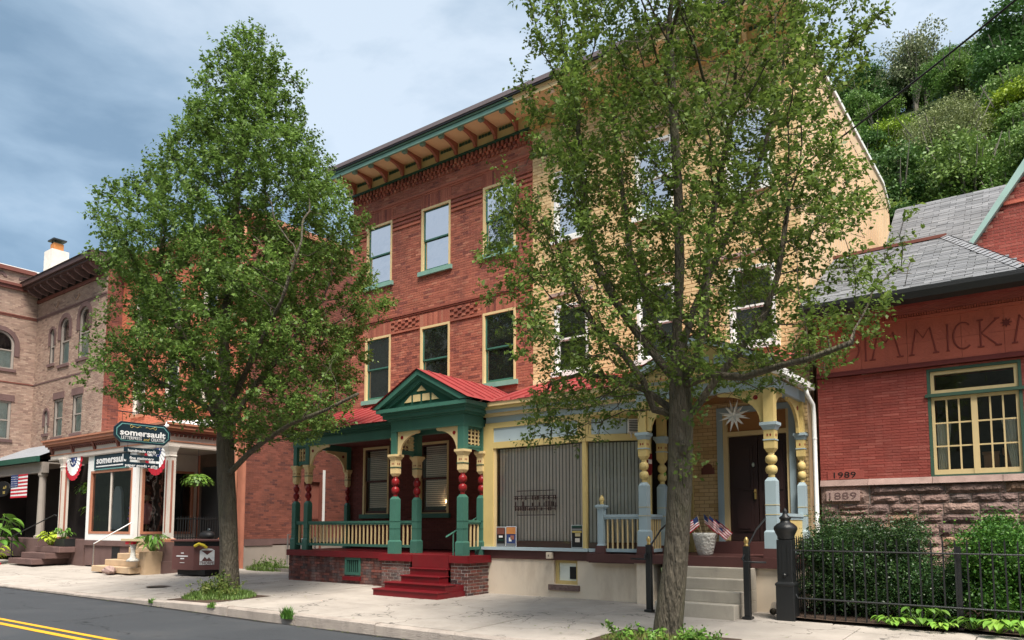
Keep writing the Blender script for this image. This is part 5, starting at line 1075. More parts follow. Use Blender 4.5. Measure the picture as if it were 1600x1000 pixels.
for sgn in (-1, 1):
    sc_.tube([((S0 + S1) / 2 + sgn * (.07 + .28 * f), -.045, 4.85 + .02 * math.sin(f * 9)) for f in np.linspace(0, 1, 9)], .008, 4); sc_.tube([((S0 + S1) / 2 + sgn * (.39 + .045 * math.cos(a)), -.045, 4.86 + .045 * math.sin(a)) for a in np.linspace(0, 6, 9)], .008, 4)
sc_.build('scroll', 'gold', b0)
for i, (tx_, w_, z_) in enumerate((('handmade cards', .92, 4.1), ('fine stationery', .8, 3.86), ('paper goods \u2022 gifts', 1.06, 3.62))):
    bb = MB(FH).box(S0 + .34, S1 - .34, -.015, .015, z_ - .08, z_ + .08).build('small_board', 'sign_navy', hs); text(bb, 'lettering', tx_, FH, (S0 + S1) / 2, -.016, z_ - .02, .09, 'cloth_white', w=w_, off=.015)
m = MB(FH)
for s in (S0 + .46, S1 - .46): m.tube([(s, 0, Z0), (s, 0, 3.5)], .008, 4)
for s in (S0 + .25, S1 - .25): m.tube([(s, 0, Z1), (s, 0, 5.32)], .008, 4)
m.build('chain', 'iron', hs); MB(FH).tube([(S0 + .1, 0, 5.32), (13.45, 0, 5.32)], .02, 6).build('bar', 'iron', hs)
ws = thing('wall_sign', 'navy oblong shop sign with teal edge fixed above the front bay window', 'sign', (-29.2, 13.5, 4.1))
w1 = MB(FB).box(-30.45, -27.75, -.09, -.04, 3.86, 4.42 + .06).build('board', 'sign_navy', ws); MB(FB).box(-30.47, -27.73, -.085, -.035, 3.82, 3.859).box(-30.47, -27.73, -.085, -.035, 4.481, 4.52).box(-30.49, -30.451, -.085, -.035, 3.83, 4.51).build('edge', 'sign_teal', w1)
text(w1, 'lettering', 'somersault', FB, -29.1, -.092, 4.2, .27, 'cloth_white', w=2.35, off=.03); MB(FB).box(-30.3, -28.0, -.094, -.0905, 3.93, 3.975).build('rule', 'cloth_white', w1)
cctv = thing('security_camera', 'small white security camera on the corner of the shop porch roof', 'camera', (-24.5, 13.2, 5.1)); MB().tube([(-24.62, 13.25, 5.2), (-24.5, 13.15, 5.02)], .02, 6).build('bracket', 'white', cctv); MB().tube([(-24.55, 13.25, 5.08), (-24.3, 13.0, 4.98)], .06, 8).build('body', 'white', cctv)
# things in and by the shop
bb_ = thing('birdbath', 'white birdbath pedestal with a small painted tray beside the tan steps', 'birdbath', (-24.85, 12.5, .05)); MB().lathe(-24.85, 12.4, [(.2, .45), (.2, .5), (.09, .58), (.07, .8), (.11, 1.0), (.08, 1.12)], 12).build('pedestal', 'pot_white', bb_, smooth=True); MB().box(-25.4, -24.4, 12.25, 12.5, 1.125, 1.2).build('tray', 'straw', bb_); MB().box(-25.15, -24.7, 12.28, 12.44, 1.02, 1.12).build('red_box', 'flag_red', bb_)
sr = thing('rock', 'pale chipped rock lying on the lowest tan step', 'rock', (-26.0, 12.2, 0)); r_ = MB().ball((-25.9, 12.15, .13), .22, 9, 6, (1.5, .8, .6)); rg = np.random.default_rng(2); r_.v = [(x + rg.normal() * .02, y + rg.normal() * .02, z + rg.normal() * .015) for x, y, z in r_.v]; r_.build('stone', 'stone_cap', sr)
mq = thing('dress_form', 'dress form with straw hat and pink top behind the side shop window', 'mannequin', (-28.0, 14.6, 1.3)); MB().lathe(-27.75, 14.3, [(.13, 1.7), (.16, 2.0), (.2, 2.3), (.16, 2.45), (.05, 2.5), (.05, 2.58)], 12).build('torso', 'pink', mq, smooth=True); MB().lathe(-27.75, 14.3, [(.25, 2.6), (.12, 2.63), (.11, 2.78), (.04, 2.8)], 12).build('hat', 'straw', mq, smooth=True); MB().lathe(-27.75, 14.3, [(.03, 1.1), (.03, 1.7)], 6).build('stand', 'straw', mq)
mq2 = thing('dress_form', 'red hooded display top behind the side shop window', 'mannequin', (-27.9, 15.0, 1.3)); MB().lathe(-27.7, 15.05, [(.15, 1.6), (.2, 1.9), (.18, 2.25), (.1, 2.4), (.1, 2.5), (.03, 2.55)], 12).build('torso', 'flag_red', mq2, smooth=True)
fa = thing('flower_arrangement', 'purple and orange flowers standing inside the front shop window', 'flowers', (-28.2, 14.1, 1.4)); rg = np.random.default_rng(3)
for k, mt in enumerate(('purple', 'orange_pot', 'purple', 'pink')):
    m = MB()
    for i in range(9): m.ball((-28.3 + rg.normal() * .14, 14.05 + rg.normal() * .06, 2.05 + .12 * (k % 2) + rg.normal() * .16), .05, 6, 4)
    m.build('blossom', mt, fa)
MB().lathe(-28.3, 14.05, [(.08, 1.4), (.1, 1.7), (.05, 1.85)], 8).build('vase', 'dark_glassy', fa)
cl = thing('display_garment', 'blue and white striped garment hanging inside the front shop window', 'garment', (-29.9, 14.2, 1.4)); MB().prism([(-30.3, 1.5), (-29.4, 1.5), (-29.6, 3.0), (-29.8, 3.2), (-30.05, 3.2), (-30.2, 3.0)], 14.2, 14.3).build('cloth', 'blue', cl)
# trash bin
bn = thing('litter_bin', 'brown lidded public litter bin with white emblem between the porch pier and tree', 'litter bin', (-22.9, 13, .05))
FBn = Fr(-23.2, 12.85, 12)
MB(FBn).prism([(.0, 0), (.95, 0), (1.5, .55), (1.5, 1.0), (0, 1.0)], .22, .98, ax='z').build('body', 'bin_brown', bn)
MB(FBn).prism([(.03, .03), (.93, .03), (1.45, .56), (1.45, .97), (.03, .97)], .98, 1.13, ax='z').build('opening', 'black', bn)
MB(FBn).prism([(-.05, -.05), (1.0, -.05), (1.56, .5), (1.56, 1.05), (-.05, 1.05)], 1.13, 1.19, ax='z').build('lid', 'bin_brown', bn, bevel=.01)
MB(FBn).box(.1, 1.3, .15, .85, .05, .22).build('foot', 'black', bn)
FBf = Fr(*(FBn((.95, 0, 0))[:2]), 12 + 45)
emb = MB(FBf).prism([(.18, .38), (.62, .38), (.62, .84), (.54, .89), (.4, .91), (.26, .89), (.18, .84)], -.012, -.002).build('emblem', 'cloth_white', bn)
MB(FBf).prism([(.22, .84), (.58, .84), (.4, .70)], -.018, -.013).prism([(.24, .5), (.56, .5), (.46, .62), (.4, .56), (.33, .64)][::-1], -.018, -.013).build('emblem_shape', 'bin_brown', emb)
text(emb, 'lettering', 'THORPE', FBf, .4, -.019, .44, .1, 'bin_brown', w=.42, off=.01)
MB(FBn).box(.2, .7, -.012, -.002, .64, .675).box(.4, .52, -.012, -.002, .74, .77).box(.38, .54, -.012, -.002, .56, .6).box(.36, .56, -.012, -.002, .44, .455).build('marking', 'cloth_white', bn)
tag(MB(FBf).tube([(.02, -.05, .98), (.15, -.12, 1.06), (.3, -.1, 1.0), (.38, -.06, .93)], .05, 6).build('banana_peel', 'yellow_cloth'), 'yellow banana peel hanging on the front of the brown litter bin', 'banana peel')
ub = thing('rubbish_sack', 'dark bag slumped on the porch rail behind the litter bin', 'bag', (-23.5, 14, 1.2)); MB().ball((-23.6, 14.3, 1.28), .26, 10, 7, (1.4, .9, .75)).build('bag', 'black', ub, smooth=True); MB().ball((-23.5, 14.3, 1.48), .07, 8, 5).build('knot', 'dark_glassy', ub)

# ------------------------------------------------------------------ brown brick building far left
br = thing('tan_brick_building', 'tan brick building with arched windows and brown bracketed cornice at far left', 'building', (-38, 15.3, .3))
BF = FY(15.3); BWX = -41.45; FW = FX(BWX)
bh_ = [(-39.75, -39.2, 9.6, 11.35), (-38.6, -37.6, 9.4, 11.7), (-36.6, -35.55, 9.45, 11.9), (-38.9, -37.95, 5.9, 7.75), (-36.9, -35.95, 5.95, 7.75), (-39.95, -39.5, 6.15, 7.3)]
tiles(br, BF, BWX, -33.95, 4.9, 12.95, .24, .08, 'tan_brick', 'tan_mortar', holes=bh_, n_ind=0)
MB(BF).box(BWX, -33.95, .03, .2, 0, 13.4).build('wall', 'tan_mortar', br) if False else MB(BF).box(BWX, -33.95, .2, .3, 0, 13.4).build('wall', 'interior', br)
tiles(br, FX(-33.95), 15.3, 16.0, 4.9, 13.3, .24, .08, 'side_brick', 'side_mortar')
wh = [(13.0, 14.35, 9.4, 11.3), (13.0, 14.35, 5.9, 7.8)]
tiles(br, FW, 10.8, 15.3, 4.9, 14.6, .24, .08, 'tan_brick', 'tan_mortar', holes=wh, n_ind=0)
MB().box(-50, BWX - .2, 10.8, 26, 0, 14.6).box(-41, -34.1, 16, 26, 0, 13.3).build('wall', 'interior', br)
MB().box(-50, BWX - .1, 10.7, 10.8, 0, 14.6).build('wall', 'tan_brick', br)
def arched(fr, s0, s1, z0, z1, arch=True, cur='lace', small=False):
    zc = z1 - (s1 - s0) / 2 if arch else z1
    sur = MB(fr); k = .22 if not small else .13
    if arch:
        o = arch_pts(s0 - k, s1 + k, zc, z1 + k, 12); i_ = arch_pts(s0, s1, zc, z1, 12)
        for q in range(12): sur.prism([o[q], o[q + 1], i_[q + 1], i_[q]], -.05, .02)
        sur.box(s0 - k, s0, -.05, .02, zc - .55, zc).box(s1, s1 + k, -.05, .02, zc - .55, zc)
        # brick spandrels that close the square opening round the arch
        for q in range(12):
            a, b = i_[q], i_[q + 1]; sur.add([(a[0], .0, a[1]), (b[0], 0, b[1]), (b[0], 0, z1 + .005), (a[0], 0, z1 + .005)], [(0, 1, 2, 3)])
    else: sur.box(s0 - .12, s1 + .12, -.04, .02, z1, z1 + .32)
    so = sur.build('stone_surround', 'brownstone', br)
    MB(fr).box(s0 - .1, s1 + .1, -.08, .02, z0 - .14, z0).build('sill', 'brownstone', so)
    w = MB(fr); t = .1 if not small else .07; w.box(s0, s0 + t, .03, .2, z0, zc).box(s1 - t, s1, .03, .2, z0, zc).box(s0 + t, s1 - t, .03, .2, z0, z0 + .07)
    if arch:
        o = arch_pts(s0, s1, zc, z1, 12); i_ = arch_pts(s0 + t, s1 - t, zc, z1 - t, 12)
        for q in range(12): w.prism([o[q], o[q + 1], i_[q + 1], i_[q]], .03, .2)
    else: w.box(s0 + t, s1 - t, .03, .2, z1 - t, z1)
    zm = z0 + (z1 - z0) * .5; w.box(s0 + t, s1 - t, .05, .12, zm - .03, zm + .03)
    wo = w.build('window', 'grey_trim', br); pts = [(s0 + t, z0 + .07), (s1 - t, z0 + .07)] + (arch_pts(s0 + t, s1 - t, zc, z1 - t, 12) if arch else [(s1 - t, z1 - t), (s0 + t, z1 - t)])
    MB(fr).add([(p[0], .10, p[1]) for p in pts], [tuple(range(len(pts)))]).build('pane', GL_MID if cur is None else GL_SHOP, wo)
    if cur: MB(fr).quad((s0 + t, .14, z0 + .07), (s1 - t, .14, z0 + .07), (s1 - t, .14, zm if arch and not small else z1), (s0 + t, .14, zm if arch and not small else z1)).build('curtain', cur, wo)
for i, h_ in enumerate(bh_): arched(BF, *h_, arch=i in (0, 1, 2, 5), small=i in (0, 5), cur='lace' if i not in (0, 5) else None)
for i, h_ in enumerate(wh): arched(FW, *h_, arch=i == 0)
m = MB(BF).box(BWX, -33.95, -.03, .0, 12.06, 12.12).box(BWX, -33.95, -.05, 0, 12.14, 12.2).box(BWX, -33.95, -.03, 0, 8.72, 8.78); m.build('string_course', 'brownstone', br)
m = MB(FW).box(10.8, 15.3, -.03, .0, 12.06, 12.12).box(10.8, 15.27, -.05, 0, 12.14, 12.2).box(10.8, 15.27, -.03, 0, 8.72, 8.78).box(10.8, 15.2, -.12, 0, 13.45, 13.62).box(10.8, 15.2, -.2, 0, 13.62, 13.75); m.build('string_course', 'dark_red_trim', br)
MB(BF).box(BWX, -33.95, -.06, .0, 12.96, 13.12).build('bed_mould', 'dark_red_trim', br)
MB(BF).box(BWX, -33.8, -.75, .0, 13.5, 13.62).box(BWX, -33.8, -.85, -.0, 13.621, 13.85).build('cornice', 'brown_dark', br); MB(BF).box(BWX, -33.95, -.03, 0, 13.121, 13.499).build('frieze', 'black', br)
MB().quad((BWX, 14.4, 13.86), (-33.8, 14.4, 13.86), (-33.8, 18, 14.4), (BWX, 18, 14.4)).build('roof', 'roofing', br)
for i in range(10): xx = BWX + .5 + i * .74; MB(BF).prism([(-.68, 13.5), (-.68, 13.36), (-.35, 13.18), (-.03, 13.14), (-.03, 13.5)][::-1], xx - .05, xx + .05, ax='x').build('bracket', 'brownstone', br)
for s in (-39.2, -37.0): MB(BF).tube([(s - .3 + .6 * f, -.03, 12.62 - .22 * math.sin(math.pi * f)) for f in np.linspace(0, 1, 9)], .03, 5).build('swag', 'tan_mortar', br)
m = MB(FW).box(10.8, 15.1, -.16, .0, 14.35, 14.55); m.build('parapet_mould', 'dark_red_trim', br)
for s in (11.4, 12.5, 13.6, 14.6):
    m = MB(FW); o = arch_pts(s - .24, s + .24, 14.0, 14.22, 8); i_ = arch_pts(s - .1, s + .1, 14.0, 14.1, 8)
    for q in range(8): m.prism([o[q], o[q + 1], i_[q + 1], i_[q]], -.04, 0)
    m.build('blind_arch', 'brownstone', br)
MB().box(-50, BWX + .05, 12.0, 26, 14.55, 14.62).build('parapet_cap', 'white', br)
chm = thing('chimney', 'whitewashed chimney with an orange pot on the roof at far left', 'chimney', (-45.1, 17.4, 14.6)); 
MB().box(-45.6, -44.6, 17.0, 17.9, 14.6, 17.2).box(-45.75, -44.45, 16.85, 18.05, 14.6, 15.8).build('stack', 'chimney_white', chm); MB().box(-45.35, -44.85, 17.2, 17.7, 17.2, 17.65).build('pot', 'orange_pot', chm); MB().box(-45.5, -44.7, 17.1, 17.8, 17.80, 17.88).box(-45.35, -45.3, 17.25, 17.3, 17.65, 17.8).box(-44.9, -44.85, 17.25, 17.3, 17.65, 17.8).build('cap', 'iron', chm)
vp = thing('vent_pipe', 'dark bent vent pipe on the roof left of the chimney', 'vent pipe', (-48, 17, 14.6)); MB().tube([(-47.3, 16.2, 14.6), (-47.3, 16.2, 15.5), (-47.4, 16.2, 15.68), (-47.6, 16.2, 15.68), (-47.7, 16.2, 15.58)], .09, 8).build('pipe', 'iron', vp, smooth=True)
# porch of the brown building
MB().quad((-42.0, 13.35, 4.65), (-35.3, 13.35, 4.65), (-35.3, 15.25, 5.55), (-42.0, 15.25, 5.55)).build('porch_roof', 'slate_cap', br); MB().box(-42.2, -35.3, 13.3, 13.42, 4.42, 4.66).build('porch_eave', 'green_dark', br)
MB().box(-42.2, -35.3, 13.55, 13.8, 3.95, 4.42).box(-42.2, -35.3, 13.8, 15.3, 4.36, 4.42).build('porch_beam', 'grey_trim', br); MB().box(-42.2, -35, 13.4, 15.3, .3, 1.1).build('porch_deck', 'brownstone', br)
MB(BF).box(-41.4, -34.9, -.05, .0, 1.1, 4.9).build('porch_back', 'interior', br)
for x in (-41.0, -35.6): MB().lathe(x, 13.7, [(.24, 1.1), (.24, 1.2), (.17, 1.25), (.165, 1.3), (.14, 3.75), (.19, 3.85), (.19, 3.949)], 14).build('porch_column', 'grey_trim', br, smooth=False)
fl = thing('american_flag', 'American flag hanging from the porch beam at the far left', 'flag', (-37.4, 13.5, 3.9))
FF = FY(13.45); fx0, fx1, fz0, fz1 = -38.35, -36.5, 2.9, 3.94
for i in range(13): z0 = fz0 + (fz1 - fz0) * i / 13; m = MB(FF); a = fx0 + (.78 if i > 5 else 0); m.quad((a, .01 * (i % 2), z0), (fx1, -.01, z0), (fx1, -.01, z0 + (fz1 - fz0) / 13), (a, .01, z0 + (fz1 - fz0) / 13)); m.build('stripe', 'flag_red' if i % 2 == 0 else 'cloth_white', fl)
ct = MB(FF).quad((fx0, -.004, fz0 + .48), (fx0 + .78, -.004, fz0 + .48), (fx0 + .78, -.004, fz1), (fx0, -.004, fz1)).build('canton', 'flag_blue', fl)
m = MB(FF)
for i in range(5):
    for j in range(5): m.box(fx0 + .08 + i * .15, fx0 + .115 + i * .15, -.012, -.006, fz0 + .53 + j * .1, fz0 + .56 + j * .1)
m.build('stars', 'cloth_white', ct)
os_ = thing('oval_sign', 'black oval sign with gold lettering cut by the left edge of the picture', 'sign', (-39.3, 13.4, 3.4))
o1 = MB(FF).prism([(-39.35 + .95 * math.cos(a), 3.35 + .36 * math.sin(a)) for a in np.linspace(0, 2 * math.pi, 20, endpoint=False)], -.03, .03).build('board', 'black', os_); text(o1, 'lettering', 'ach', FF, -38.95, -.035, 3.42, .15, 'gold', w=.36, slant=.25); text(o1, 'lettering', 'se', FF, -39.0, -.035, 3.18, .14, 'gold', w=.26)

# ------------------------------------------------------------------ iron fence, posts, handrails
fence = thing('iron_fence', 'black iron picket fence with a cast newel post in front of the hedges', 'fence', (-1, 13, .05))
NX, NY = -3.74, 13.0
np_ = MB().sq(NX, NY, [(.15, .0), (.15, .60), (.16, .605), (.16, .64), (.135, .66), (.125, .665), (.125, 1.38)]).build('newel_post', 'iron', fence, bevel=.006)
MB().box(NX - .09, NX - .05, NY - .135, NY - .12, .8, 1.3).box(NX + .05, NX + .09, NY - .135, NY - .12, .8, 1.3).box(NX + .12, NX + .135, NY - .08, NY - .05, .8, 1.3).box(NX + .12, NX + .135, NY + .05, NY + .08, .8, 1.3).ball((NX, NY - .13, .78), .035, 8, 5).build('moulding', 'iron', np_)
MB().lathe(NX, NY, [(.12, 1.38), (.14, 1.40), (.135, 1.43), (.17, 1.5), (.195, 1.56), (.19, 1.6), (.14, 1.65), (.085, 1.68), (.075, 1.72), (.10, 1.74), (.10, 1.76), (.05, 1.80), (.035, 1.84), (.045, 1.87), (.0, 1.93)], 16).build('finial', 'iron', np_, smooth=True)
pk = MB().prism([(-.011, 0), (.011, 0), (.011, 1.30), (0, 1.36), (-.011, 1.30)][::1], -.011, .011); pm_ = bpy.data.meshes.new('picket'); pm_.from_pydata(pk.v, [], pk.f); pm_.materials.append(MT['iron'])
FZ = lambda x: .0
for i in range(46): shared('picket', pm_, fence, (-3.46 + i * .158, NY, .06 + random.uniform(-.006, .006)))
for i in range(18): shared('picket', pm_, fence, (NX + .02, 13.3 + i * .14, .08))
MB().tube([(-3.6, NY - .02, .47), (-3.56, NY - .02, .40), (3.8, NY - .02, .34)], .017, 6).build('rail', 'iron', fence); MB().tube([(-3.6, NY - .02, 1.20), (3.8, NY - .02, 1.18)], .014, 6).build('rail', 'iron', fence); MB().tube([(NX, 13.1, 1.2), (NX, 15.9, 1.22)], .014, 6).tube([(NX, 13.1, .4), (NX, 15.9, .42)], .014, 6).build('rail', 'iron', fence)
MB().box(-1.26, -1.18, NY + .03, NY + .11, .05, 1.3).box(1.6, 1.68, NY + .03, NY + .11, .05, 1.3).build('fence_post', 'iron', fence)
for nm, x, lab in (('l', -6.19, 'black square handrail post left of the pale steps, partly behind the near trunk'), ('r', -4.34, 'black square handrail post right of the pale steps beside the cast iron newel')):
    y0 = 12.75
    t = thing('handrail_post', lab, 'handrail', (x, y0, .02)); MB().box(x - .05, x + .05, y0 - .05, y0 + .05, .06, 1.26).box(x - .08, x + .08, y0 - .08, y0 + .08, .02, .06).build('post', 'iron', t, bevel=.004)
    MB().lathe(x, y0, [(.04, 1.26), (.04, 1.29), (.025, 1.3), (.045, 1.34), (.045, 1.37), (.02, 1.42), (0, 1.43)], 10).build('finial', 'brass', t, smooth=True)
    MB().tube([(x + .0, 14.6, 2.05), (x + .0, 13.3, 1.55), (x - .03, 12.85, 1.22), (x - .03, 12.62, 1.05), (x + .03, 12.55, 1.0), (x + .38 if nm == 'r' else x - .30, 12.6, 1.0)], .018, 6).build('rail', 'iron', t, smooth=True)
dr = thing('drain_pipe', 'short black drain pipe end poking out at the foot of the newel post', 'pipe', (-4.0, 13.2, .15)); MB().tube([(-4.12, 13.5, .2), (-4.0, 13.05, .14)], .05, 10, cap=False).build('pipe', 'iron', dr); MB().tube([(-4.11, 13.5, .2), (-4.0, 13.04, .14)], .062, 10, cap=False).build('sleeve', 'metal', dr)
# ------------------------------------------------------------------ flags in the pot, star, posters
pot = thing('planter_pot', 'round carved stone pot full of small American flags on the porch', 'planter', (-5.95, 14.3, DK))
PC = (-5.66, 14.2)
MB().lathe(*PC, [(.13, DK), (.15, DK + .03), (.2, DK + .22), (.24, DK + .38), (.25, DK + .44), (.22, DK + .45), (.19, DK + .38)], 18).build('pot', 'pot_white', pot, smooth=True)
MB().lathe(*PC, [(.2, DK + .36), (.2, DK + .39)], 14).build('soil', 'soil', pot)
rg = np.random.default_rng(9)
flabs = ['small American flag on a stick leaning far left in the pot', 'small American flag second from left in the pot of flags', 'small American flag tilted left at the middle of the pot', 'tallest small American flag standing upright in the pot', 'small American flag drooping just right of the pot centre', 'small American flag drooping at the right rim of the pot', 'small American flag leaning furthest right in the pot']
for i in range(7):
    a = -.62 + i * .205; hgt = .42 - .45 * abs(a) ** 1.6; bx_, by_ = PC[0] + .35 * a * .5, PC[1] - .05 + .12 * (i % 2); tx_, ty_ = PC[0] + a * .62, by_ - .12 * (i % 2)
    t = thing('small_flag', flabs[i], 'flag', (bx_, by_, DK + .4), 'small American flags in the stone pot')
    b = Vector((bx_, by_, DK + .38)); tp = Vector((tx_, ty_, DK + .42 + hgt)); MB().tube([b, tp], .004, 4).build('stick', 'straw', t)
    dirv = (b - tp).normalized(); drp = Vector(((.55 + .3 * rg.random()) * (1 if a > -.1 else -1), -.25, -.62)).normalized()
    W, H = .30, .2; o = tp - Vector((0, 0, .01))
    def fp(s, q): w_ = .012 * math.sin(q * 14 + i); return tuple(o + dirv * (s * H) + drp * (q * W) + Vector((0, w_, 0)))
    for k in range(9):
        m = MB(); q0 = .42 if k < 5 else 0; N_ = 4
        for j in range(N_): qa, qb = q0 + (1 - q0) * j / N_, q0 + (1 - q0) * (j + 1) / N_; m.add([fp(k / 9, qa), fp(k / 9, qb), fp((k + 1) / 9, qb), fp((k + 1) / 9, qa)], [(0, 1, 2, 3)])
        m.build('stripe', 'flag_red' if k % 2 == 0 else 'cloth_white', t)
    MB().add([fp(0, 0), fp(0, .42), fp(5 / 9, .42), fp(5 / 9, 0)], [(0, 1, 2, 3)]).build('canton', 'flag_blue', t)
star = thing('hanging_star', 'white many pointed paper star hanging in the yellow porch', 'star ornament', (-5.15, 14.5, 3.85))
c = Vector((-5.08, 14.4, 3.82)); rg = np.random.default_rng(4)
dirs = [Vector((math.cos(a), 0, math.sin(a))) for a in [i * math.pi / 6 + .26 for i in range(12)]] + [Vector((math.cos(a) * .7, -.7, math.sin(a) * .7)) for a in [i * math.pi / 3 for i in range(6)]] + [Vector((math.cos(a) * .7, .7, math.sin(a) * .7)) for a in [i * math.pi / 3 for i in range(6)]]
for d_ in dirs:
    d_ = d_.normalized(); p = d_.orthogonal().normalized(); q = d_.cross(p); l = .34 if abs(d_.z) > .9 or abs(d_.x) > .85 else .27
    k = MB(); bs_ = [c + d_ * .06 + (p * math.cos(a) + q * math.sin(a)) * .04 for a in (0, math.pi / 2, math.pi, 3 * math.pi / 2)]; k.v = [tuple(x) for x in bs_] + [tuple(c + d_ * l)]; k.f = [(0, 1, 4), (1, 2, 4), (2, 3, 4), (3, 0, 4)]; k.build('point', 'white', star)
MB().ball(tuple(c), .07, 8, 6).build('core', 'white', star); MB().tube([tuple(c), (c.x, c.y, 4.36)], .004, 4).build('cord', 'iron', star)
def poster(label, s0, s1, z0, z1, base, parts, words=()):
    t = thing('poster', label, 'poster', ((s0 + s1) / 2, SF + .02, z0), 'posters standing in the shop window')
    MB(FS).box(s0, s1, .018, .026, z0, z1).build('border', 'cloth_white', t); MB(FS).box(s0 + .012, s1 - .012, .012, .0175, z0 + .012, z1 - .012).build('sheet', base, t)
    w, h = s1 - s0, z1 - z0
    for (a, b, cc, dd, mt) in parts: MB(FS).box(s0 + a * w, s0 + b * w, .006, .0115, z0 + cc * h, z0 + dd * h).build('printed_area', mt, t)
    for (tx, a, cc, hh, ww, mt) in words: text(t, 'lettering', tx, FS, s0 + a * w, .005, z0 + cc * h, hh * h, mt, w=ww * w, extrude=.001)
poster('dark printed poster, leftmost in the shop window', -10.71, -10.44, 1.14, 1.60, 'black', [(.1, .9, .62, .95, 'dark_red_trim'), (.3, .7, .45, .55, 'cloth_white'), (.2, .8, .3, .36, 'green_plastic'), (.1, .9, .02, .14, 'zinc')])
poster('orange topped poster, second from the left in the shop window', -10.42, -10.13, 1.14, 1.61, 'flag_blue', [(.05, .95, .62, .96, 'orange_pot'), (.45, .8, .35, .55, 'corbel_red'), (.3, .55, .25, .45, 'cloth_white'), (.1, .9, .03, .16, 'zinc')])
poster('dark poster with a green head and golden arc at the right of the shop window', -8.62, -8.33, 1.14, 1.64, 'black', [(.05, .95, .88, .98, 'green_plastic'), (.05, .95, .76, .84, 'zinc'), (.08, .92, .66, .74, 'gold'), (.35, .8, .5, .64, 'straw'), (.35, .75, .25, .42, 'offwhite')])
jb = thing('junction_box', 'small cream box on the brown skirting under the shop window', 'junction box', (-9.1, 13.8, .95)); MB(FS).box(-9.2, -9.06, -.14, -.03, .89, 1.03).build('box', 'stucco', jb, bevel=.01); MB(FS).box(-9.14, -9.12, -.144, -.139, .94, .98).build('slot', 'black', jb)
cabl = thing('power_cable', 'black utility cable running from the yellow house towards the upper right', 'cable', (-3, 15, 9)); 
p0, p1 = Vector((-6.3, 15.9, 8.35)), Vector((3.4, 9.2, 9.4)); pts = [p0.lerp(p1, f) - Vector((0, 0, .35 * math.sin(math.pi * f))) for f in np.linspace(0, 1, 20)]; MB().tube(pts, .016, 6).build('cable', 'black', cabl)
# ------------------------------------------------------------------ vegetation
def leaves(pts, n_per, spread, L, W, seed, up=.45, drop=.0, out=None):
    """numpy cloud of folded leaves scattered round the given twig points"""
    rg = np.random.default_rng(seed); P = np.repeat(pts, n_per, axis=0); n = len(P)
    P = P + rg.normal(0, 1, (n, 3)) * spread
    d = rg.normal(0, 1, (n, 3)); d[:, 2] -= drop; d /= np.linalg.norm(d, axis=1)[:, None]
    nn = rg.normal(0, 1, (n, 3)); nn[:, 2] = np.abs(nn[:, 2]) + up
    s = np.cross(d, nn); s /= np.linalg.norm(s, axis=1)[:, None]; k = rg.uniform(.65, 1.15, n)[:, None]
    nrm = np.cross(s, d)
    a = P; b = P + d * L * .45 * k + s * W * .5 * k + nrm * W * .12; c = P + d * L * k; e = P + d * L * .45 * k - s * W * .5 * k + nrm * W * .12
    V = np.stack([a, b, c, e], 1).reshape(-1, 3); F = np.arange(n * 4).reshape(-1, 4); return V, F
def grow(starts, att, step=.22, infl=2.2, kill=.32, iters=140, trop=(0, 0, .25), seed=1):
    """space colonisation: starts = list of polylines (first one is the trunk; later ones branch from their first point)"""
    nodes = []; par = []
    for pl, pi in starts:
        prev = pi
        for i, p in enumerate(pl):
            if prev is not None and prev >= 0:
                q = np.array(nodes[prev]); p = np.array(p); dist = np.linalg.norm(p - q); k = max(1, int(dist / step))
                for j in range(1, k + 1): nodes.append(q + (p - q) * j / k); par.append(prev if j == 1 else len(nodes) - 2)
            else: nodes.append(np.array(p, float)); par.append(-1)
            prev = len(nodes) - 1
    nodes = [np.array(n, float) for n in nodes]; A = np.array(att); alive = np.ones(len(A), bool)
    N = np.array(nodes); bd = np.full(len(A), 1e9); bi = np.zeros(len(A), int)
    def upd(lo):
        nonlocal bd, bi
        for s in range(lo, len(nodes), 256):
            seg = np.array(nodes[s:s + 256]); dd = np.linalg.norm(A[:, None] - seg[None], axis=2); j = dd.argmin(1); m = dd[np.arange(len(A)), j]; w = m < bd; bd[w] = m[w]; bi[w] = s + j[w]
    upd(0); rg = np.random.default_rng(seed)
    for it in range(iters):
        alive &= bd > kill; act = alive & (bd < infl)
        if not act.any(): break
        D = A[act] - np.array(nodes)[bi[act]]; D /= np.linalg.norm(D, axis=1)[:, None]; acc = {}
        for i, v in zip(bi[act], D): acc.setdefault(i, []).append(v)
        lo = len(nodes)
        for i, vs in acc.items():
            v = np.sum(vs, 0) / len(vs) + np.array(trop) + rg.normal(0, .12, 3); v /= np.linalg.norm(v) + 1e-9
            nodes.append(nodes[i] + v * step * rg.uniform(.8, 1.15)); par.append(i)
        upd(lo)
    return np.array(nodes), np.array(par)
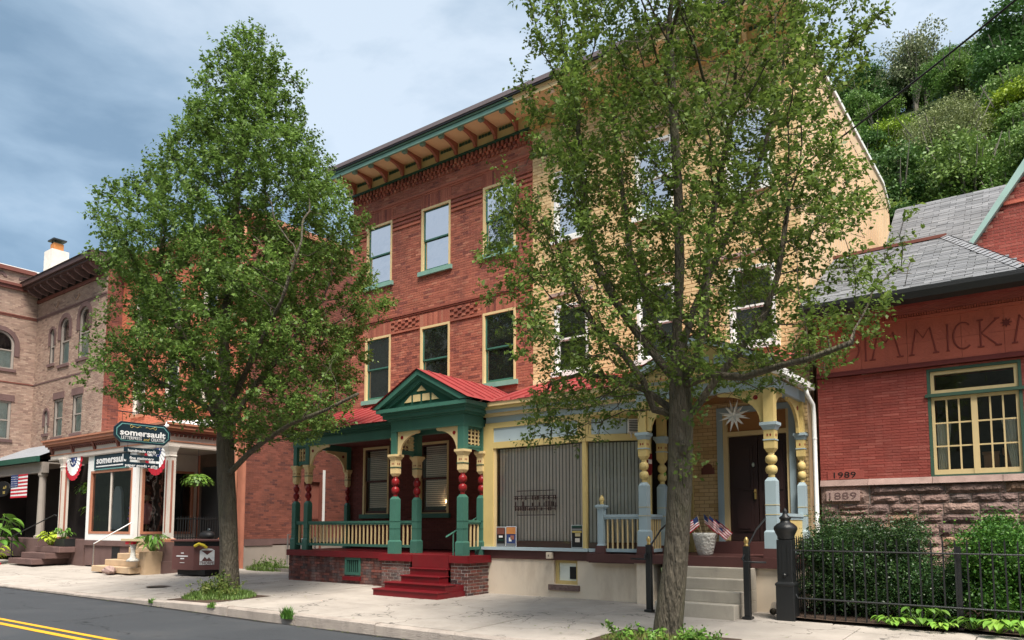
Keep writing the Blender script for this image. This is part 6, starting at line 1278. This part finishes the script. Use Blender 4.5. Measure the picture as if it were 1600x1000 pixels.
def branch_mesh(nodes, par, r0, expo=1.85, rmin=.0032, nlimb=0, lf=(.05, .02)):
    n = len(nodes); kids = [[] for _ in range(n)]
    for i, p in enumerate(par):
        if p >= 0: kids[p].append(i)
    rr = np.zeros(n)
    for i in range(n - 1, -1, -1):
        rr[i] = (sum(rr[k] ** expo for k in kids[i])) ** (1 / expo) if kids[i] else 1.0
    # parents always come before children in the list
    sc = r0 / rr[0]; rad = np.maximum(rr * sc, rmin)
    run = 0
    for i in range(1, nlimb):       # the main limbs keep a stout, tapering girth
        run = run + 1 if par[i] == i - 1 else 0
        rad[i] = max(rad[i], max(lf[1], lf[0] - run * .0024))
    m = MB(); done = set()
    stack = [0]; chains = []
    while stack:
        i = stack.pop(); ch = [i] if par[i] < 0 else [par[i], i]
        c = i
        while kids[c]:
            ks = sorted(kids[c], key=lambda k: -rad[k]); stack += ks[1:]; c = ks[0]; ch.append(c)
        chains.append(ch)
    for i, k_ in enumerate((1.28, 1.2, 1.12, 1.06)):
        if i < len(rad): rad[i] = rad[i] * k_
    for ch in chains:
        if len(ch) < 2: continue
        r = [min(rad[k], rad[ch[1]]) for k in ch]; pts = [tuple(nodes[k]) for k in ch]
        if rad[ch[1]] > .05:    # bend big limbs gently
            pass
        m.tube(pts, r, 9 if r[0] > .07 else 5 if r[0] > .02 else 3, cap=True)
    return m, rad, kids
def A3(u, v, depth_y):      # where the sight line through a place in the photo crosses the plane Y = depth_y
    th, pt = YAW, PITCH; f_, v0 = 1149.3, 726.4
    F_ = np.array([-math.sin(th) * math.cos(pt), math.cos(th) * math.cos(pt), math.sin(pt)]); U_ = np.array([math.sin(th) * math.sin(pt), -math.cos(th) * math.sin(pt), math.cos(pt)]); R_ = np.array([math.cos(th), math.sin(th), 0])
    d = F_ + (u - 800) / f_ * R_ + (v0 - v) / f_ * U_; t = depth_y / d[1]; return np.array([d[0] * t, depth_y, 1.6 + d[2] * t])
def sprays(nodes, ctr, seed, twigs, nl, tl, L, W):
    """short leafy twigs: leaves set alternately along each, so the crown reads as sprays and clumps"""
    rg = np.random.default_rng(seed); N0 = np.repeat(nodes, twigs, axis=0); n = len(N0)
    out = N0 - ctr; out[:, 2] *= .3; out /= (np.linalg.norm(out, axis=1)[:, None] + 1e-6)
    d = out * .7 + rg.normal(0, .75, (n, 3)); d[:, 2] += .55; d /= np.linalg.norm(d, axis=1)[:, None]
    ll = tl * rg.uniform(.5, 1.4, n)[:, None]; tip = N0 + d * ll
    P = []; D = []
    for j in range(nl):
        f = (j + .5 + rg.uniform(-.3, .3, n)[:, None]) / nl; P.append(N0 + d * ll * f + rg.normal(0, .015, (n, 3)))
        s = rg.normal(0, 1, (n, 3)); s -= (s * d).sum(1)[:, None] * d; s /= np.linalg.norm(s, axis=1)[:, None]; q = d * .55 + s * .9; q[:, 2] -= .22; D.append(q / np.linalg.norm(q, axis=1)[:, None])
    P = np.concatenate(P); D = np.concatenate(D); n = len(P); keep = rg.random(n) < .92; P = P[keep]; D = D[keep]; n = len(P)
    nn = rg.normal(0, .7, (n, 3)); nn[:, 2] = np.abs(nn[:, 2]) + .6; s = np.cross(D, nn); s /= np.linalg.norm(s, axis=1)[:, None]; nr = np.cross(s, D); k = rg.uniform(.4, 1.25, n)[:, None]
    V = np.stack([P, P + D * L * .42 * k + s * W * .5 * k + nr * W * .15, P + D * L * k - nr * W * .12, P + D * L * .42 * k - s * W * .5 * k + nr * W * .15], 1).reshape(-1, 3)
    tw = MB()
    for a, b in zip(N0[::2], tip[::2]): tw.v += [tuple(a + (0, .003, 0)), tuple(a - (0, .003, 0)), tuple(b)]; tw.f.append((len(tw.v) - 3, len(tw.v) - 2, len(tw.v) - 1))
    return V, np.arange(n * 4).reshape(-1, 4), tw
def limb_floor(rad, par, starts_n, lo, hi, r0):
    return rad
def pear(name, label, base, limbs, env, natt, r0, leafmat_, L, W, nper, seed, cover=.55, kill=.3, lf=(.075, .016), twigs=3, tl=.3):
    t = thing(name, label, 'tree', base, None)
    rg = np.random.default_rng(seed); att = []
    tries = 0
    while len(att) < natt and tries < natt * 40:
        tries += 1; z = rg.uniform(env[0][0], env[-1][0]); a = rg.uniform(0, 2 * math.pi); r = math.sqrt(rg.uniform(.02, 1))
        cx = np.interp(z, [e[0] for e in env], [e[1] for e in env]); cy = np.interp(z, [e[0] for e in env], [e[2] for e in env]); R0 = np.interp(z, [e[0] for e in env], [e[3] for e in env])
        bump = 1 + .13 * math.sin(3 * a + z * 1.3 + seed) + .09 * math.sin(5 * a - z * 2.1)
        if rg.uniform() > .35 + .65 * r: continue
        att.append((cx + R0 * bump * r * math.cos(a), cy + R0 * bump * r * math.sin(a) * .92, z))
    NL = grow(limbs, [(0, 0, 999.)], kill=kill, seed=seed, iters=0)[0].shape[0]; nodes, par = grow(limbs, att, kill=kill, seed=seed)
    m, rad, kids = branch_mesh(nodes, par, r0, nlimb=NL, lf=lf)
    tr = m.build('trunk', 'bark', t, smooth=True)
    idx = np.where((rad < .014) & (nodes[:, 2] > env[0][0] - .3))[0]
    keep = idx[rg.random(len(idx)) < cover * np.interp(nodes[idx, 2], [env[0][0], env[4][0], env[7][0]], [.6, .85, 1.25])]; zc = nodes[keep]
    gap = np.sin(zc[:, 0] * 2.3 + seed) * np.sin(zc[:, 1] * 2.6) * np.sin(zc[:, 2] * 2.1 + 1); zc = zc[gap < np.random.default_rng(seed).uniform(.05, .75, len(zc))]
    V, F_, tw = sprays(zc, np.array([env[5][1], env[5][2], 0]), seed + 5, twigs, nper, tl, L, W)
    o0 = ORG[t]; V = V - np.array(o0); o = bpy.data.objects.new('crown', arr_mesh('crown', V, F_, leafmat_)); C.objects.link(o); o.parent = t; o['kind'] = 'stuff'
    tw.build('twigs', 'bark', t, kind='stuff')
    return t, nodes, rad, len(keep) * nper
# tree 1 (left, dense) -----------------------------------------------------
B1 = (-16.0, 10.3)
def L1(*pv): return [tuple(A3(u, v, 10.3 + dy)) for u, v, dy in pv]
trunk1 = [(B1[0], B1[1], -.05), (B1[0] + .02, 10.3, .12)] + L1((358, 860, 0), (356, 800, 0), (353, 745, 0), (352, 690, 0), (350, 655, 0))
n1 = sum(1 for _ in trunk1)
def build_limbs(trunk, subs, step=.22):
    """expand polylines; sub limbs name the trunk point they leave from"""
    out = [(trunk, None)]; idx = []; c = 0; prev = None
    for i, p in enumerate(trunk):
        if prev is None: c = 0
        else: c += max(1, int(np.linalg.norm(np.array(p) - np.array(prev)) / step))
        idx.append(c); prev = p
    for at, pts in subs: out.append((pts, idx[at]))
    return out
def starts_fix(trunk): 
    # first point is a root, the rest hang from it
    return trunk
limbs1 = build_limbs(trunk1, [
    (4, L1((385, 712, -.2), (412, 690, -.3), (455, 662, -.3), (510, 640, -.2), (560, 615, 0))),
    (5, L1((330, 640, -.3), (300, 622, -.5), (255, 600, -.8), (210, 575, -.8))),
    (5, L1((372, 640, .4), (400, 600, .8), (440, 555, 1.0), (480, 500, 1.2))),
    (6, L1((335, 610, .4), (310, 560, .8), (275, 500, 1.0), (240, 430, 1.0))),
    (6, L1((352, 600, 0), (350, 540, 0), (358, 450, 0), (368, 330, 0), (380, 200, 0), (384, 60, 0))),
    (6, L1((375, 600, -.5), (405, 540, -.9), (440, 470, -1.1), (470, 380, -1.1))),
    (6, L1((325, 615, -.6), (300, 560, -1.0), (270, 490, -1.3), (250, 400, -1.2)))])
zt = lambda v: 1.6 + (823 - v) / 1149.3 * 17.6
E1 = [(zt(705), -14.3, 10.3, .9), (zt(680), -14.8, 10.3, 1.7), (zt(650), -15.6, 10.3, 2.7), (zt(610), -16.0, 10.3, 3.2), (zt(560), -16.0, 10.3, 3.35), (zt(450), -15.95, 10.3, 3.35), (zt(370), -15.95, 10.3, 3.2), (zt(300), -15.9, 10.3, 2.75), (zt(240), -15.9, 10.3, 2.15), (zt(180), -15.85, 10.3, 1.7), (zt(110), -15.8, 10.3, 1.15), (zt(50), -15.75, 10.3, .75), (zt(0), -15.7, 10.3, .25)]
t1, nd1, rd1, c1 = pear('pear_tree', 'leafy street tree left of the two, dense pointed crown hiding the orange shop', (B1[0], B1[1], 0), limbs1, E1, 6500, .215, LEAF1, .095, .06, 13, 21, twigs=4, tl=.34, cover=1, kill=.27)
# tree 2 (right, open) -----------------------------------------------------
B2 = (-4.68, 10.2)
def L2(*pv): return [tuple(A3(u, v, 10.2 + dy)) for u, v, dy in pv]
trunk2 = [(B2[0], B2[1], -.1), (B2[0] + .01, 10.2, .08)] + L2((1048, 940, 0), (1055, 880, 0), (1059, 820, 0), (1062, 760, 0), (1063, 700, 0), (1064, 650, 0), (1062, 605, 0), (1060, 560, 0))
limbs2 = build_limbs(trunk2, [
    (7, L2((1022, 640, -.1), (1005, 595, -.2), (975, 555, -.3), (930, 510, -.4), (905, 465, -.5), (885, 425, -.5), (868, 375, -.5))),
    (8, L2((1035, 570, -.1), (995, 520, -.2), (960, 470, -.3), (935, 420, -.3), (915, 340, -.3), (905, 230, -.2), (900, 110, -.1))),
    (9, L2((1058, 510, 0), (1062, 420, .1), (1060, 310, .1), (1052, 180, .1), (1045, 40, .1))),
    (8, L2((1090, 560, -.2), (1102, 500, -.2), (1105, 400, -.1), (1120, 300, 0), (1145, 180, 0))),
    (7, L2((1085, 640, .0), (1120, 590, .0), (1150, 555, .0), (1190, 500, 0), (1215, 430, 0), (1230, 330, 0))),
    (8, L2((1110, 585, -.3), (1160, 590, -.5), (1215, 572, -.7), (1265, 560, -.9), (1330, 535, -1.0))),
    (7, L2((1010, 610, .4), (960, 590, .7), (905, 585, .8), (860, 600, .8))),
    (9, L2((1020, 500, .5), (985, 400, .7), (970, 280, .8), (955, 150, .8))),
    (9, L2((1085, 480, .6), (1130, 380, .9), (1180, 270, 1.0), (1220, 150, 1.0)))])
zt2 = lambda v: 1.6 + (823 - v) / 1149.3 * 11.0
E2 = [(zt2(690), -6.4, 10.2, .7), (zt2(655), -6.0, 10.2, 1.1), (zt2(610), -4.8, 10.2, 2.2), (zt2(550), -4.35, 10.2, 2.6), (zt2(450), -4.3, 10.2, 2.7), (zt2(330), -4.4, 10.2, 2.65), (zt2(200), -4.4, 10.2, 2.65), (zt2(100), -4.3, 10.2, 2.6), (zt2(0), -4.4, 10.2, 2.3), (zt2(-120), -4.5, 10.2, 1.6), (zt2(-240), -4.5, 10.2, .6)]
t2, nd2, rd2, c2 = pear('pear_tree', 'near street tree with open crown and bare lower limbs before the yellow house', (B2[0], B2[1], 0), limbs2, E2, 4600, .182, LEAF2, .078, .05, 10, 33, twigs=4, tl=.28, cover=1.1, kill=.26, lf=(.06, .012))

# burl and sprouts on trunk 2
m = MB().ball(tuple(A3(1068, 700, 10.05)), .09, 9, 6, (1, .7, 1.3)).build('knot', 'bark', t2, smooth=True)
def tuft(parent, c, r, n, mat, L, W, seed, name='sprout', flat=1.0, kind=None):
    rg = np.random.default_rng(seed); P = rg.normal(0, 1, (n, 3)) * np.array([r, r, r * flat]) * .5 + np.array(c); V, F_ = leaves(P, 1, .01, L, W, seed + 1)
    o0 = ORG.get(parent, Vector((0, 0, 0))); o = bpy.data.objects.new(name, arr_mesh(name, V - np.array(o0), F_, mat)); C.objects.link(o); o.parent = parent; ORG[o] = o0
    if kind: o['kind'] = kind
    return o
tuft(t2, A3(1075, 722, 9.98), .28, 70, LEAF2, .09, .06, 4, name='sprout'); tuft(t2, A3(1090, 645, 10.0), .2, 36, LEAF2, .09, .06, 5, name='sprout')
def weeds(name, label, cat, cx, cy, rx, ry, n, hmin, hmax, mat, mat2=None, seed=0, leafy=0, z=None, gl=.012):
    """blades rising from the ground, with optional leafy stems"""
    rg = np.random.default_rng(seed); n_ = n; a = rg.uniform(0, 2 * math.pi, n_); r = np.sqrt(rg.uniform(0, 1, n_)); x = cx + rx * r * np.cos(a); y = cy + ry * r * np.sin(a)
    zz = np.array([(gz(q, w) if z is None else z) for q, w in zip(x, y)]) ; h = rg.uniform(hmin, hmax, n_) * (1 - .6 * r ** 2); th = rg.uniform(0, 2 * math.pi, n_); ln = h * rg.uniform(.1, .7, n_)
    P0 = np.stack([x, y, zz], 1); s = np.stack([-np.sin(th), np.cos(th), 0 * th], 1) * gl; d = np.stack([np.cos(th) * ln, np.sin(th) * ln, h], 1)
    V = np.stack([P0 - s, P0 + s, P0 + d * .55 + np.stack([0 * h, 0 * h, h * .12], 1) + s * .7, P0 + d], 1).reshape(-1, 3); F_ = np.arange(n_ * 4).reshape(-1, 4)
    t = thing(name, label, cat, (cx, cy, gz(cx, cy))); o0 = np.array(ORG[t])
    o = bpy.data.objects.new('blades', arr_mesh('blades', V - o0, F_, mat)); C.objects.link(o); o.parent = t; o['kind'] = 'stuff'
    if leafy:
        m = MB(); pts = []
        for i in range(leafy):
            a_ = rg.uniform(0, 6.28); q = math.sqrt(rg.uniform(0, 1)) * .8; b = np.array([cx + rx * q * math.cos(a_), cy + ry * q * math.sin(a_), gz(cx, cy)]); hh = rg.uniform(.5, 1) * hmax * 1.5; tt = b + np.array([rg.normal() * .12, rg.normal() * .12, hh]); m.tube([tuple(b), tuple((b + tt) / 2 + rg.normal(0, .02, 3)), tuple(tt)], .004, 3)
            for k in range(16): f = rg.uniform(.15, 1); pts.append(b + (tt - b) * f)
        m.build('stem', mat, t, kind='stuff'); V, F_ = leaves(np.array(pts), 2, .03, .075, .04, seed + 3)
        o = bpy.data.objects.new('foliage', arr_mesh('foliage', V - o0, F_, mat2 or mat)); C.objects.link(o); o.parent = t; o['kind'] = 'stuff'
    return t
weeds('weed_patch', 'grass and leafy weeds around the foot of the left street tree', 'weeds', -15.9, 10.0, .95, .75, 3800, .06, .3, LEAF_F1, LEAF_W, 1, leafy=26)
weeds('weed_patch', 'tall leafy sprouts climbing the front of the left tree trunk', 'weeds', -15.75, 9.95, .25, .18, 200, .1, .4, LEAF_B, LEAF_W, 2, leafy=22)
weeds('weed_patch', 'wild grass and weeds around the foot of the near street tree', 'weeds', -4.6, 9.85, .95, .55, 3600, .05, .17, LEAF_W, LEAF_B, 3, leafy=30)
weeds('grass_tuft', 'tallest grass tuft growing from the kerb between the two trees', 'grass tuft', -12.0, 9.0, .17, .08, 260, .12, .3, LEAF_B, None, 4, z=-.16)
weeds('grass_tuft', 'low grass tuft at the kerb in front of the left tree', 'grass tuft', -14.6, 9.02, .17, .06, 160, .06, .16, LEAF_B, None, 5, z=-.12)
weeds('grass_tuft', 'small grass tuft at the kerb left of the big tree', 'grass tuft', -17.1, 9.02, .12, .06, 120, .05, .15, LEAF_B, None, 6, z=-.17)
weeds('weed_patch', 'green weeds along the alley edge beside the orange downspout', 'weeds', -22.6, 16.1, 1.2, .5, 1500, .1, .35, LEAF_F1, LEAF_B, 7, leafy=16)
weeds('weed_patch', 'spiky yellow green grass behind the left corner of the green porch', 'weeds', -19.3, 16.3, .6, .4, 600, .2, .5, LEAF_B, None, 8)
MB().box(-23.6, -18.6, 15.85, 16.05, .02, .16).build('alley_kerb', 'kerbstone', walk)
def hedge(name, label, cx, cy, sx, sy, z0, z1, n, mat, seed, L=.045, W=.026, core=True):
    t = thing(name, label, 'shrub', (cx, cy, z0)); rg = np.random.default_rng(seed); pts = []
    stems = MB(); 
    for i in range(34):
        a = rg.uniform(0, 6.28); q = rg.uniform(.1, 1); b = (cx + sx * .3 * q * math.cos(a), cy + sy * .3 * q * math.sin(a), z0); e = (cx + sx * .85 * q * math.cos(a), cy + sy * .85 * q * math.sin(a), z0 + (z1 - z0) * rg.uniform(.6, .92)); stems.tube([b, ((b[0] + e[0]) / 2, (b[1] + e[1]) / 2, (b[2] + e[2]) / 2 + .1), e], [.014, .01, .005], 4)
    stems.build('stems', 'bark', t)
    cl = []
    for i in range(330):   # twig clusters give light and dark clumps
        while True:
            p = rg.uniform(-1, 1, 3)
            if p[0] ** 4 + p[1] ** 4 + abs(p[2]) ** 5 < 1: break
        k = rg.uniform(.62, 1.0); q = (abs(p[0]) ** 4 + abs(p[1]) ** 4 + abs(p[2]) ** 5) ** .25 + .05; p = p / max(q, .3) * k if rg.random() < .7 else p
        top = 1 + .12 * math.sin(p[0] * 5 + seed) + .08 * math.sin(p[0] * 11)
        cl.append((cx + p[0] * sx, cy + p[1] * sy, z0 + .08 + (p[2] * .5 + .5) * (z1 - z0) * top))
    cl = np.array(cl); cl[:, 2] = np.clip(cl[:, 2], z0 + .03, z1 + .3)
    P = cl[rg.integers(0, len(cl), n)] + rg.normal(0, 1, (n, 3)) * np.array([.13, .13, .11]); P[:, 2] = np.maximum(P[:, 2], z0 + .02)
    V, F_ = leaves(P, 1, .01, L, W, seed); o = bpy.data.objects.new('foliage', arr_mesh('foliage', V - np.array(ORG[t]), F_, mat)); C.objects.link(o); o.parent = t; o['kind'] = 'stuff'
    return t
hedge('hedge_shrub', 'dark small leaved evergreen shrub behind the fence beside the newel post', -2.75, 14.2, .98, .85, .08, 1.52, 80000, LEAF_H, 41)
hedge('hedge_shrub', 'brighter green shrub behind the fence at the right edge', -.35, 14.2, .95, .9, .08, 1.54, 64000, LEAF_B if False else leafmat('leaf_privet', (.03, .09, .014), (.06, .15, .02), (.12, .24, .03), trans=.2), 42, L=.052, W=.034)
hedge('hedge_shrub', 'low bright shrub behind the fence between the two bigger shrubs', -1.62, 13.9, .42, .5, .08, .85, 16000, LEAF_H, 43)
def broadleaf(name, label, cat, cx, cy, z, n, r, ll, ww, mat, seed, hgt=.3, grp=None):
    """rosette of large broad leaves, each a part"""
    t = thing(name, label, cat, (cx, cy, z), grp); rg = np.random.default_rng(seed)
    for i in range(n):
        a = rg.uniform(0, 2 * math.pi); rr = r * rg.uniform(.15, .8); h = hgt * rg.uniform(.4, 1.0); k = rg.uniform(.7, 1.15); l, w = ll * k, ww * k
        o = Vector((cx + rr * math.cos(a), cy + rr * math.sin(a), z + h)); d = Vector((math.cos(a), math.sin(a), 0)); s = Vector((-math.sin(a), math.cos(a), 0)); vs = []; NS = 5
        for j in range(NS + 1):
            f = j / NS; wd = w * math.sin(math.pi * min(1, f * .93 + .06)) ** .75; c_ = o + d * (l * f) + Vector((0, 0, .35 * l * f - .85 * l * f * f))
            vs += [c_ - s * wd * .5 + Vector((0, 0, w * .16)), c_, c_ + s * wd * .5 + Vector((0, 0, w * .16))]
        k_ = MB(); k_.v = [tuple(v) for v in vs]; k_.f = [(3 * j + q, 3 * j + q + 1, 3 * j + q + 4, 3 * j + q + 3) for j in range(NS) for q in range(2)]
        k_.tube([(cx + rr * .2 * math.cos(a), cy + rr * .2 * math.sin(a), z), tuple(o)], .006, 3); k_.build('leaf', mat, t)
    return t
hl = ['clump of pale edged hosta leaves at the left foot of the fence', 'hosta with broad bright leaves under the fence between the shrubs', 'small hosta clump below the fence right of centre', 'dull green broad leaved plant low behind the fence rail', 'hosta with long yellow green leaves at the bottom right corner', 'bright hosta at the right edge in front of the fence']
for i, (x, y, r, n, l, w, hg) in enumerate(((-2.12, 12.95, .34, 44, .11, .07, .13), (-1.72, 13.05, .34, 34, .15, .11, .28), (-1.45, 12.9, .24, 26, .10, .065, .1), (-1.05, 13.0, .3, 22, .13, .1, .18), (-.72, 12.88, .28, 20, .16, .11, .18), (-.38, 12.86, .3, 22, .18, .12, .2))):
    broadleaf('hosta', hl[i], 'hosta', x, y, .07, n, r, l, w, LEAF_HO if i in (0, 2, 4, 5) else LEAF_B, 60 + i, hg)
broadleaf('large_leaf_plant', 'tall green broad leaved plant at the far left edge of the pavement', 'plant', -36.4, 12.2, .1, 60, 1.0, .55, .4, LEAF_B, 80, 2.0)
broadleaf('garden_plant', 'low yellow green plant under the tall plant at far left', 'plant', -35.9, 11.9, .1, 40, .8, .3, .2, LEAF_CH, 81, .7)
broadleaf('coleus_plant', 'chartreuse leafy plant standing on the brown stone steps', 'plant', -33.5, 13.3, .85, 70, .5, .22, .15, LEAF_CH, 82, .55)
gp = broadleaf('potted_plant', 'yellow green plant in a dark planter beside the chartreuse plant', 'plant', -32.4, 13.35, 1.1, 40, .45, .2, .08, LEAF_B, 83, .45); MB().box(-32.8, -31.95, 13.2, 13.6, .82, 1.12).build('planter', 'iron', gp)
broadleaf('fern_plant', 'bushy green fern in the stone planter beside the birdbath', 'plant', -24.75, 13.0, .78, 60, .45, .4, .08, LEAF_B, 84, .55)
gp = broadleaf('potted_plant', 'big trailing plant in a pale urn inside the left shop porch opening', 'plant', -32.3, 14.6, 1.9, 70, .6, .3, .12, LEAF_F1, 85, .6); MB().lathe(-32.3, 14.6, [(.2, 1.08), (.14, 1.2), (.12, 1.5), (.25, 1.95), (.22, 1.97)], 12).build('urn', 'offwhite', gp, smooth=True)
wf_ = weeds('flower_bed', 'red and white flowers at the foot of the plants far left', 'flowers', -36.0, 11.7, 1.1, .3, 300, .1, .3, LEAF_F1, None, 86)
m = MB(); rg = np.random.default_rng(8)
for i in range(60): m.ball((-36.0 + rg.normal() * .8, 11.6 + rg.normal() * .12, .12 + abs(rg.normal()) * .14), .045, 5, 3)
m.build('red_blossom', 'flag_red', wf_, kind='stuff')
# meters in the alley
gm = thing('gas_meter', 'grey gas meter with pipes against the alley wall', 'gas meter', (-23.6, 18.3, .2)); MB().box(-23.85, -23.5, 18.0, 18.4, .75, 1.15).build('meter', 'zinc', gm, bevel=.03); MB().tube([(-23.7, 17.7, .1), (-23.7, 17.7, 1.3), (-23.7, 18.7, 1.3), (-23.7, 18.7, .1)], .035, 6).tube([(-23.6, 18.9, .2), (-23.6, 18.9, 1.2)], .05, 6).build('pipe', 'metal', gm)

# ------------------------------------------------------------------ wooded hillside
def crown_mesh(seed, R, H, n, mat, L=.42, W=.34, lobes=11):
    rg = np.random.default_rng(seed); cs = []
    for i in range(lobes):
        a = rg.uniform(0, 6.28); q = rg.uniform(0, .72); zc = rg.uniform(.25, .85); cs.append((R * q * math.cos(a) * (1.1 - .5 * zc), R * q * math.sin(a) * (1.1 - .5 * zc), H * zc, R * rg.uniform(.28, .48)))
    P = []
    for i in range(n):
        c = cs[rg.integers(0, lobes)]; d = rg.normal(0, 1, 3); d /= np.linalg.norm(d); d[2] = abs(d[2]) * .9 if rg.random() < .75 else d[2]; P.append(np.array(c[:3]) + d * c[3] * rg.uniform(.62, 1.08))
    V, F_ = leaves(np.array(P), 1, .05, L, W, seed, up=.8); return arr_mesh('crown', V, F_, mat)
def twig_crown(seed, R, H, name='limbs'):
    rg = np.random.default_rng(seed); m = MB()
    for i in range(26):
        a = rg.uniform(0, 6.28); e = (R * rg.uniform(.2, .8) * math.cos(a), R * rg.uniform(.2, .8) * math.sin(a), H * rg.uniform(.5, .95)); s = H * rg.uniform(.0, .35); m.tube([(0, 0, s), (e[0] * .45, e[1] * .45, (s + e[2]) / 2 + .3), e], [.12, .07, .03], 4)
    m.tube([(0, 0, -3), (0.1, 0, H * .4), (0, .1, H * .8)], [.3, .2, .06], 6); me = bpy.data.meshes.new('trunk'); me.from_pydata(m.v, [], m.f); me.materials.append(MT['bark_far']); return me
CM = {}
for k, (mt, nn) in {'a': (LEAF_F1, 11000), 'b': (LEAF_F2, 11000), 'c': (LEAF_F3, 11000), 'd': (LEAF_F1, 8000), 'o': (LEAF_F4, 20000), 'p': (LEAF_F5, 5000)}.items():
    CM[k] = (crown_mesh(hash(k) % 97 if False else ord(k), 4.2, 8.0, nn, mt, L=.27 if k != 'o' else .17, W=.2 if k != 'o' else .09, lobes=20), twig_crown(ord(k) + 5, 4.0, 8.0))
def far_tree(name, label, x, y, s, k, sz=1, grp=None, zoff=-.5):
    z = -.45 + hill_h(x, y) + zoff; t = thing(name, label, 'tree', (x, y, z), grp)
    for me, nm in ((CM[k][0], 'crown'), (CM[k][1], 'trunk')):
        o = bpy.data.objects.new(nm, me); C.objects.link(o); o.parent = t; o.scale = (s, s, s * sz); o.rotation_euler = (0, 0, random.uniform(0, 6.28))
        if nm == 'crown': o['kind'] = 'stuff'
    return t
def on_hill(u, v, y0=36):
    """first point of the hillside met by the sight line"""
    for y in np.arange(y0, 150, .5):
        p = A3(u, v, y)
        if p[2] < -.45 + hill_h(p[0], y): return p
    return A3(u, v, 118)
random.seed(5)
def ft(name, label, u, v, s, k, sz=1, grp=None, dy=0):
    p = on_hill(u, v); return far_tree(name, label, p[0], p[1] + dy, s, k, sz, grp)
ft('olive_tree', 'broad feathery olive green tree in the middle of the hillside above the grey roof', 1478, 335, 1.4, 'o', 1.0)
ft('bright_tree', 'bright yellow green tree on the hillside at the right edge', 1590, 262, 1.25, 'c', .9)
ft('dark_maple', 'big dark green tree at the top right of the hillside', 1585, 170, 1.7, 'b', .95)
ft('pale_tree', 'sparse pale tree with bare grey limbs near the hill crest', 1432, 170, 1.35, 'p', 1.15)
ft('crest_tree', 'isolated tree crown standing above the hill crest', 1487, 95, 1.1, 'a', .9)
ft('bright_tree', 'yellow green tree just right of the yellow house wall', 1395, 290, .95, 'c', 1.1)
WL = {'a': 'mid green tree in the wood covering the hillside', 'b': 'dark green tree in the wood covering the hillside', 'd': 'loosely leaved green tree in the wood covering the hillside'}
for i, u in enumerate(np.arange(1270, 1720, 34)):
    for j, v in enumerate((395, 350, 300, 250, 205, 165, 130, 112)):
        uu = u + random.uniform(-16, 16); vv = v + random.uniform(-12, 12)
        if v == 112 and random.random() < .3: continue
        if abs(uu - 1470) < 85 and 170 < vv < 345: continue
        k = random.choice('aabdd'); ft('hillside_tree', WL[k], uu, vv, random.uniform(.7, 1.2) * (1 + .5 * (8 - j) * 0), k, random.uniform(.85, 1.1), {'a': 'mid green trees in the hillside wood', 'b': 'dark green trees in the hillside wood', 'd': 'loosely leaved trees in the hillside wood'}[k])
# trees beyond the roofs seen only from other places, and the wooded valley side across the street for the window reflections

# a little litter: fallen leaves along the kerb and round the tree pits
rg = np.random.default_rng(77); fx = np.concatenate([rg.normal(-15.8, 1.6, 60), rg.normal(-4.7, 1.5, 70), rg.uniform(-24, -2, 90)]); fy = np.concatenate([rg.normal(10.3, .7, 130), rg.uniform(8.6, 9.0, 90) if False else rg.normal(8.92, .05, 90)])
fzz = np.array([gz(a, min(b, 8.99) if b < 9 else max(b, 9.18)) + .014 for a, b in zip(fx, fy)]); P = np.stack([fx, fy, fzz], 1); P[(P[:, 1] > 9) & (P[:, 1] < 9.18), 1] = 9.2
V, F_ = leaves(P, 1, 0.0, .07, .045, 78, up=4); d_ = V.reshape(-1, 4, 3); d_[:, :, 2] = d_[:, :1, 2] + (d_[:, :, 2] - d_[:, :1, 2]) * .12; fo = bpy.data.objects.new('fallen_leaves', arr_mesh('fallen_leaves', V, F_, LEAF_W)); C.objects.link(fo)
tag(fo, 'scattered fallen leaves on the pavement and along the kerb', 'leaves', kind='stuff')
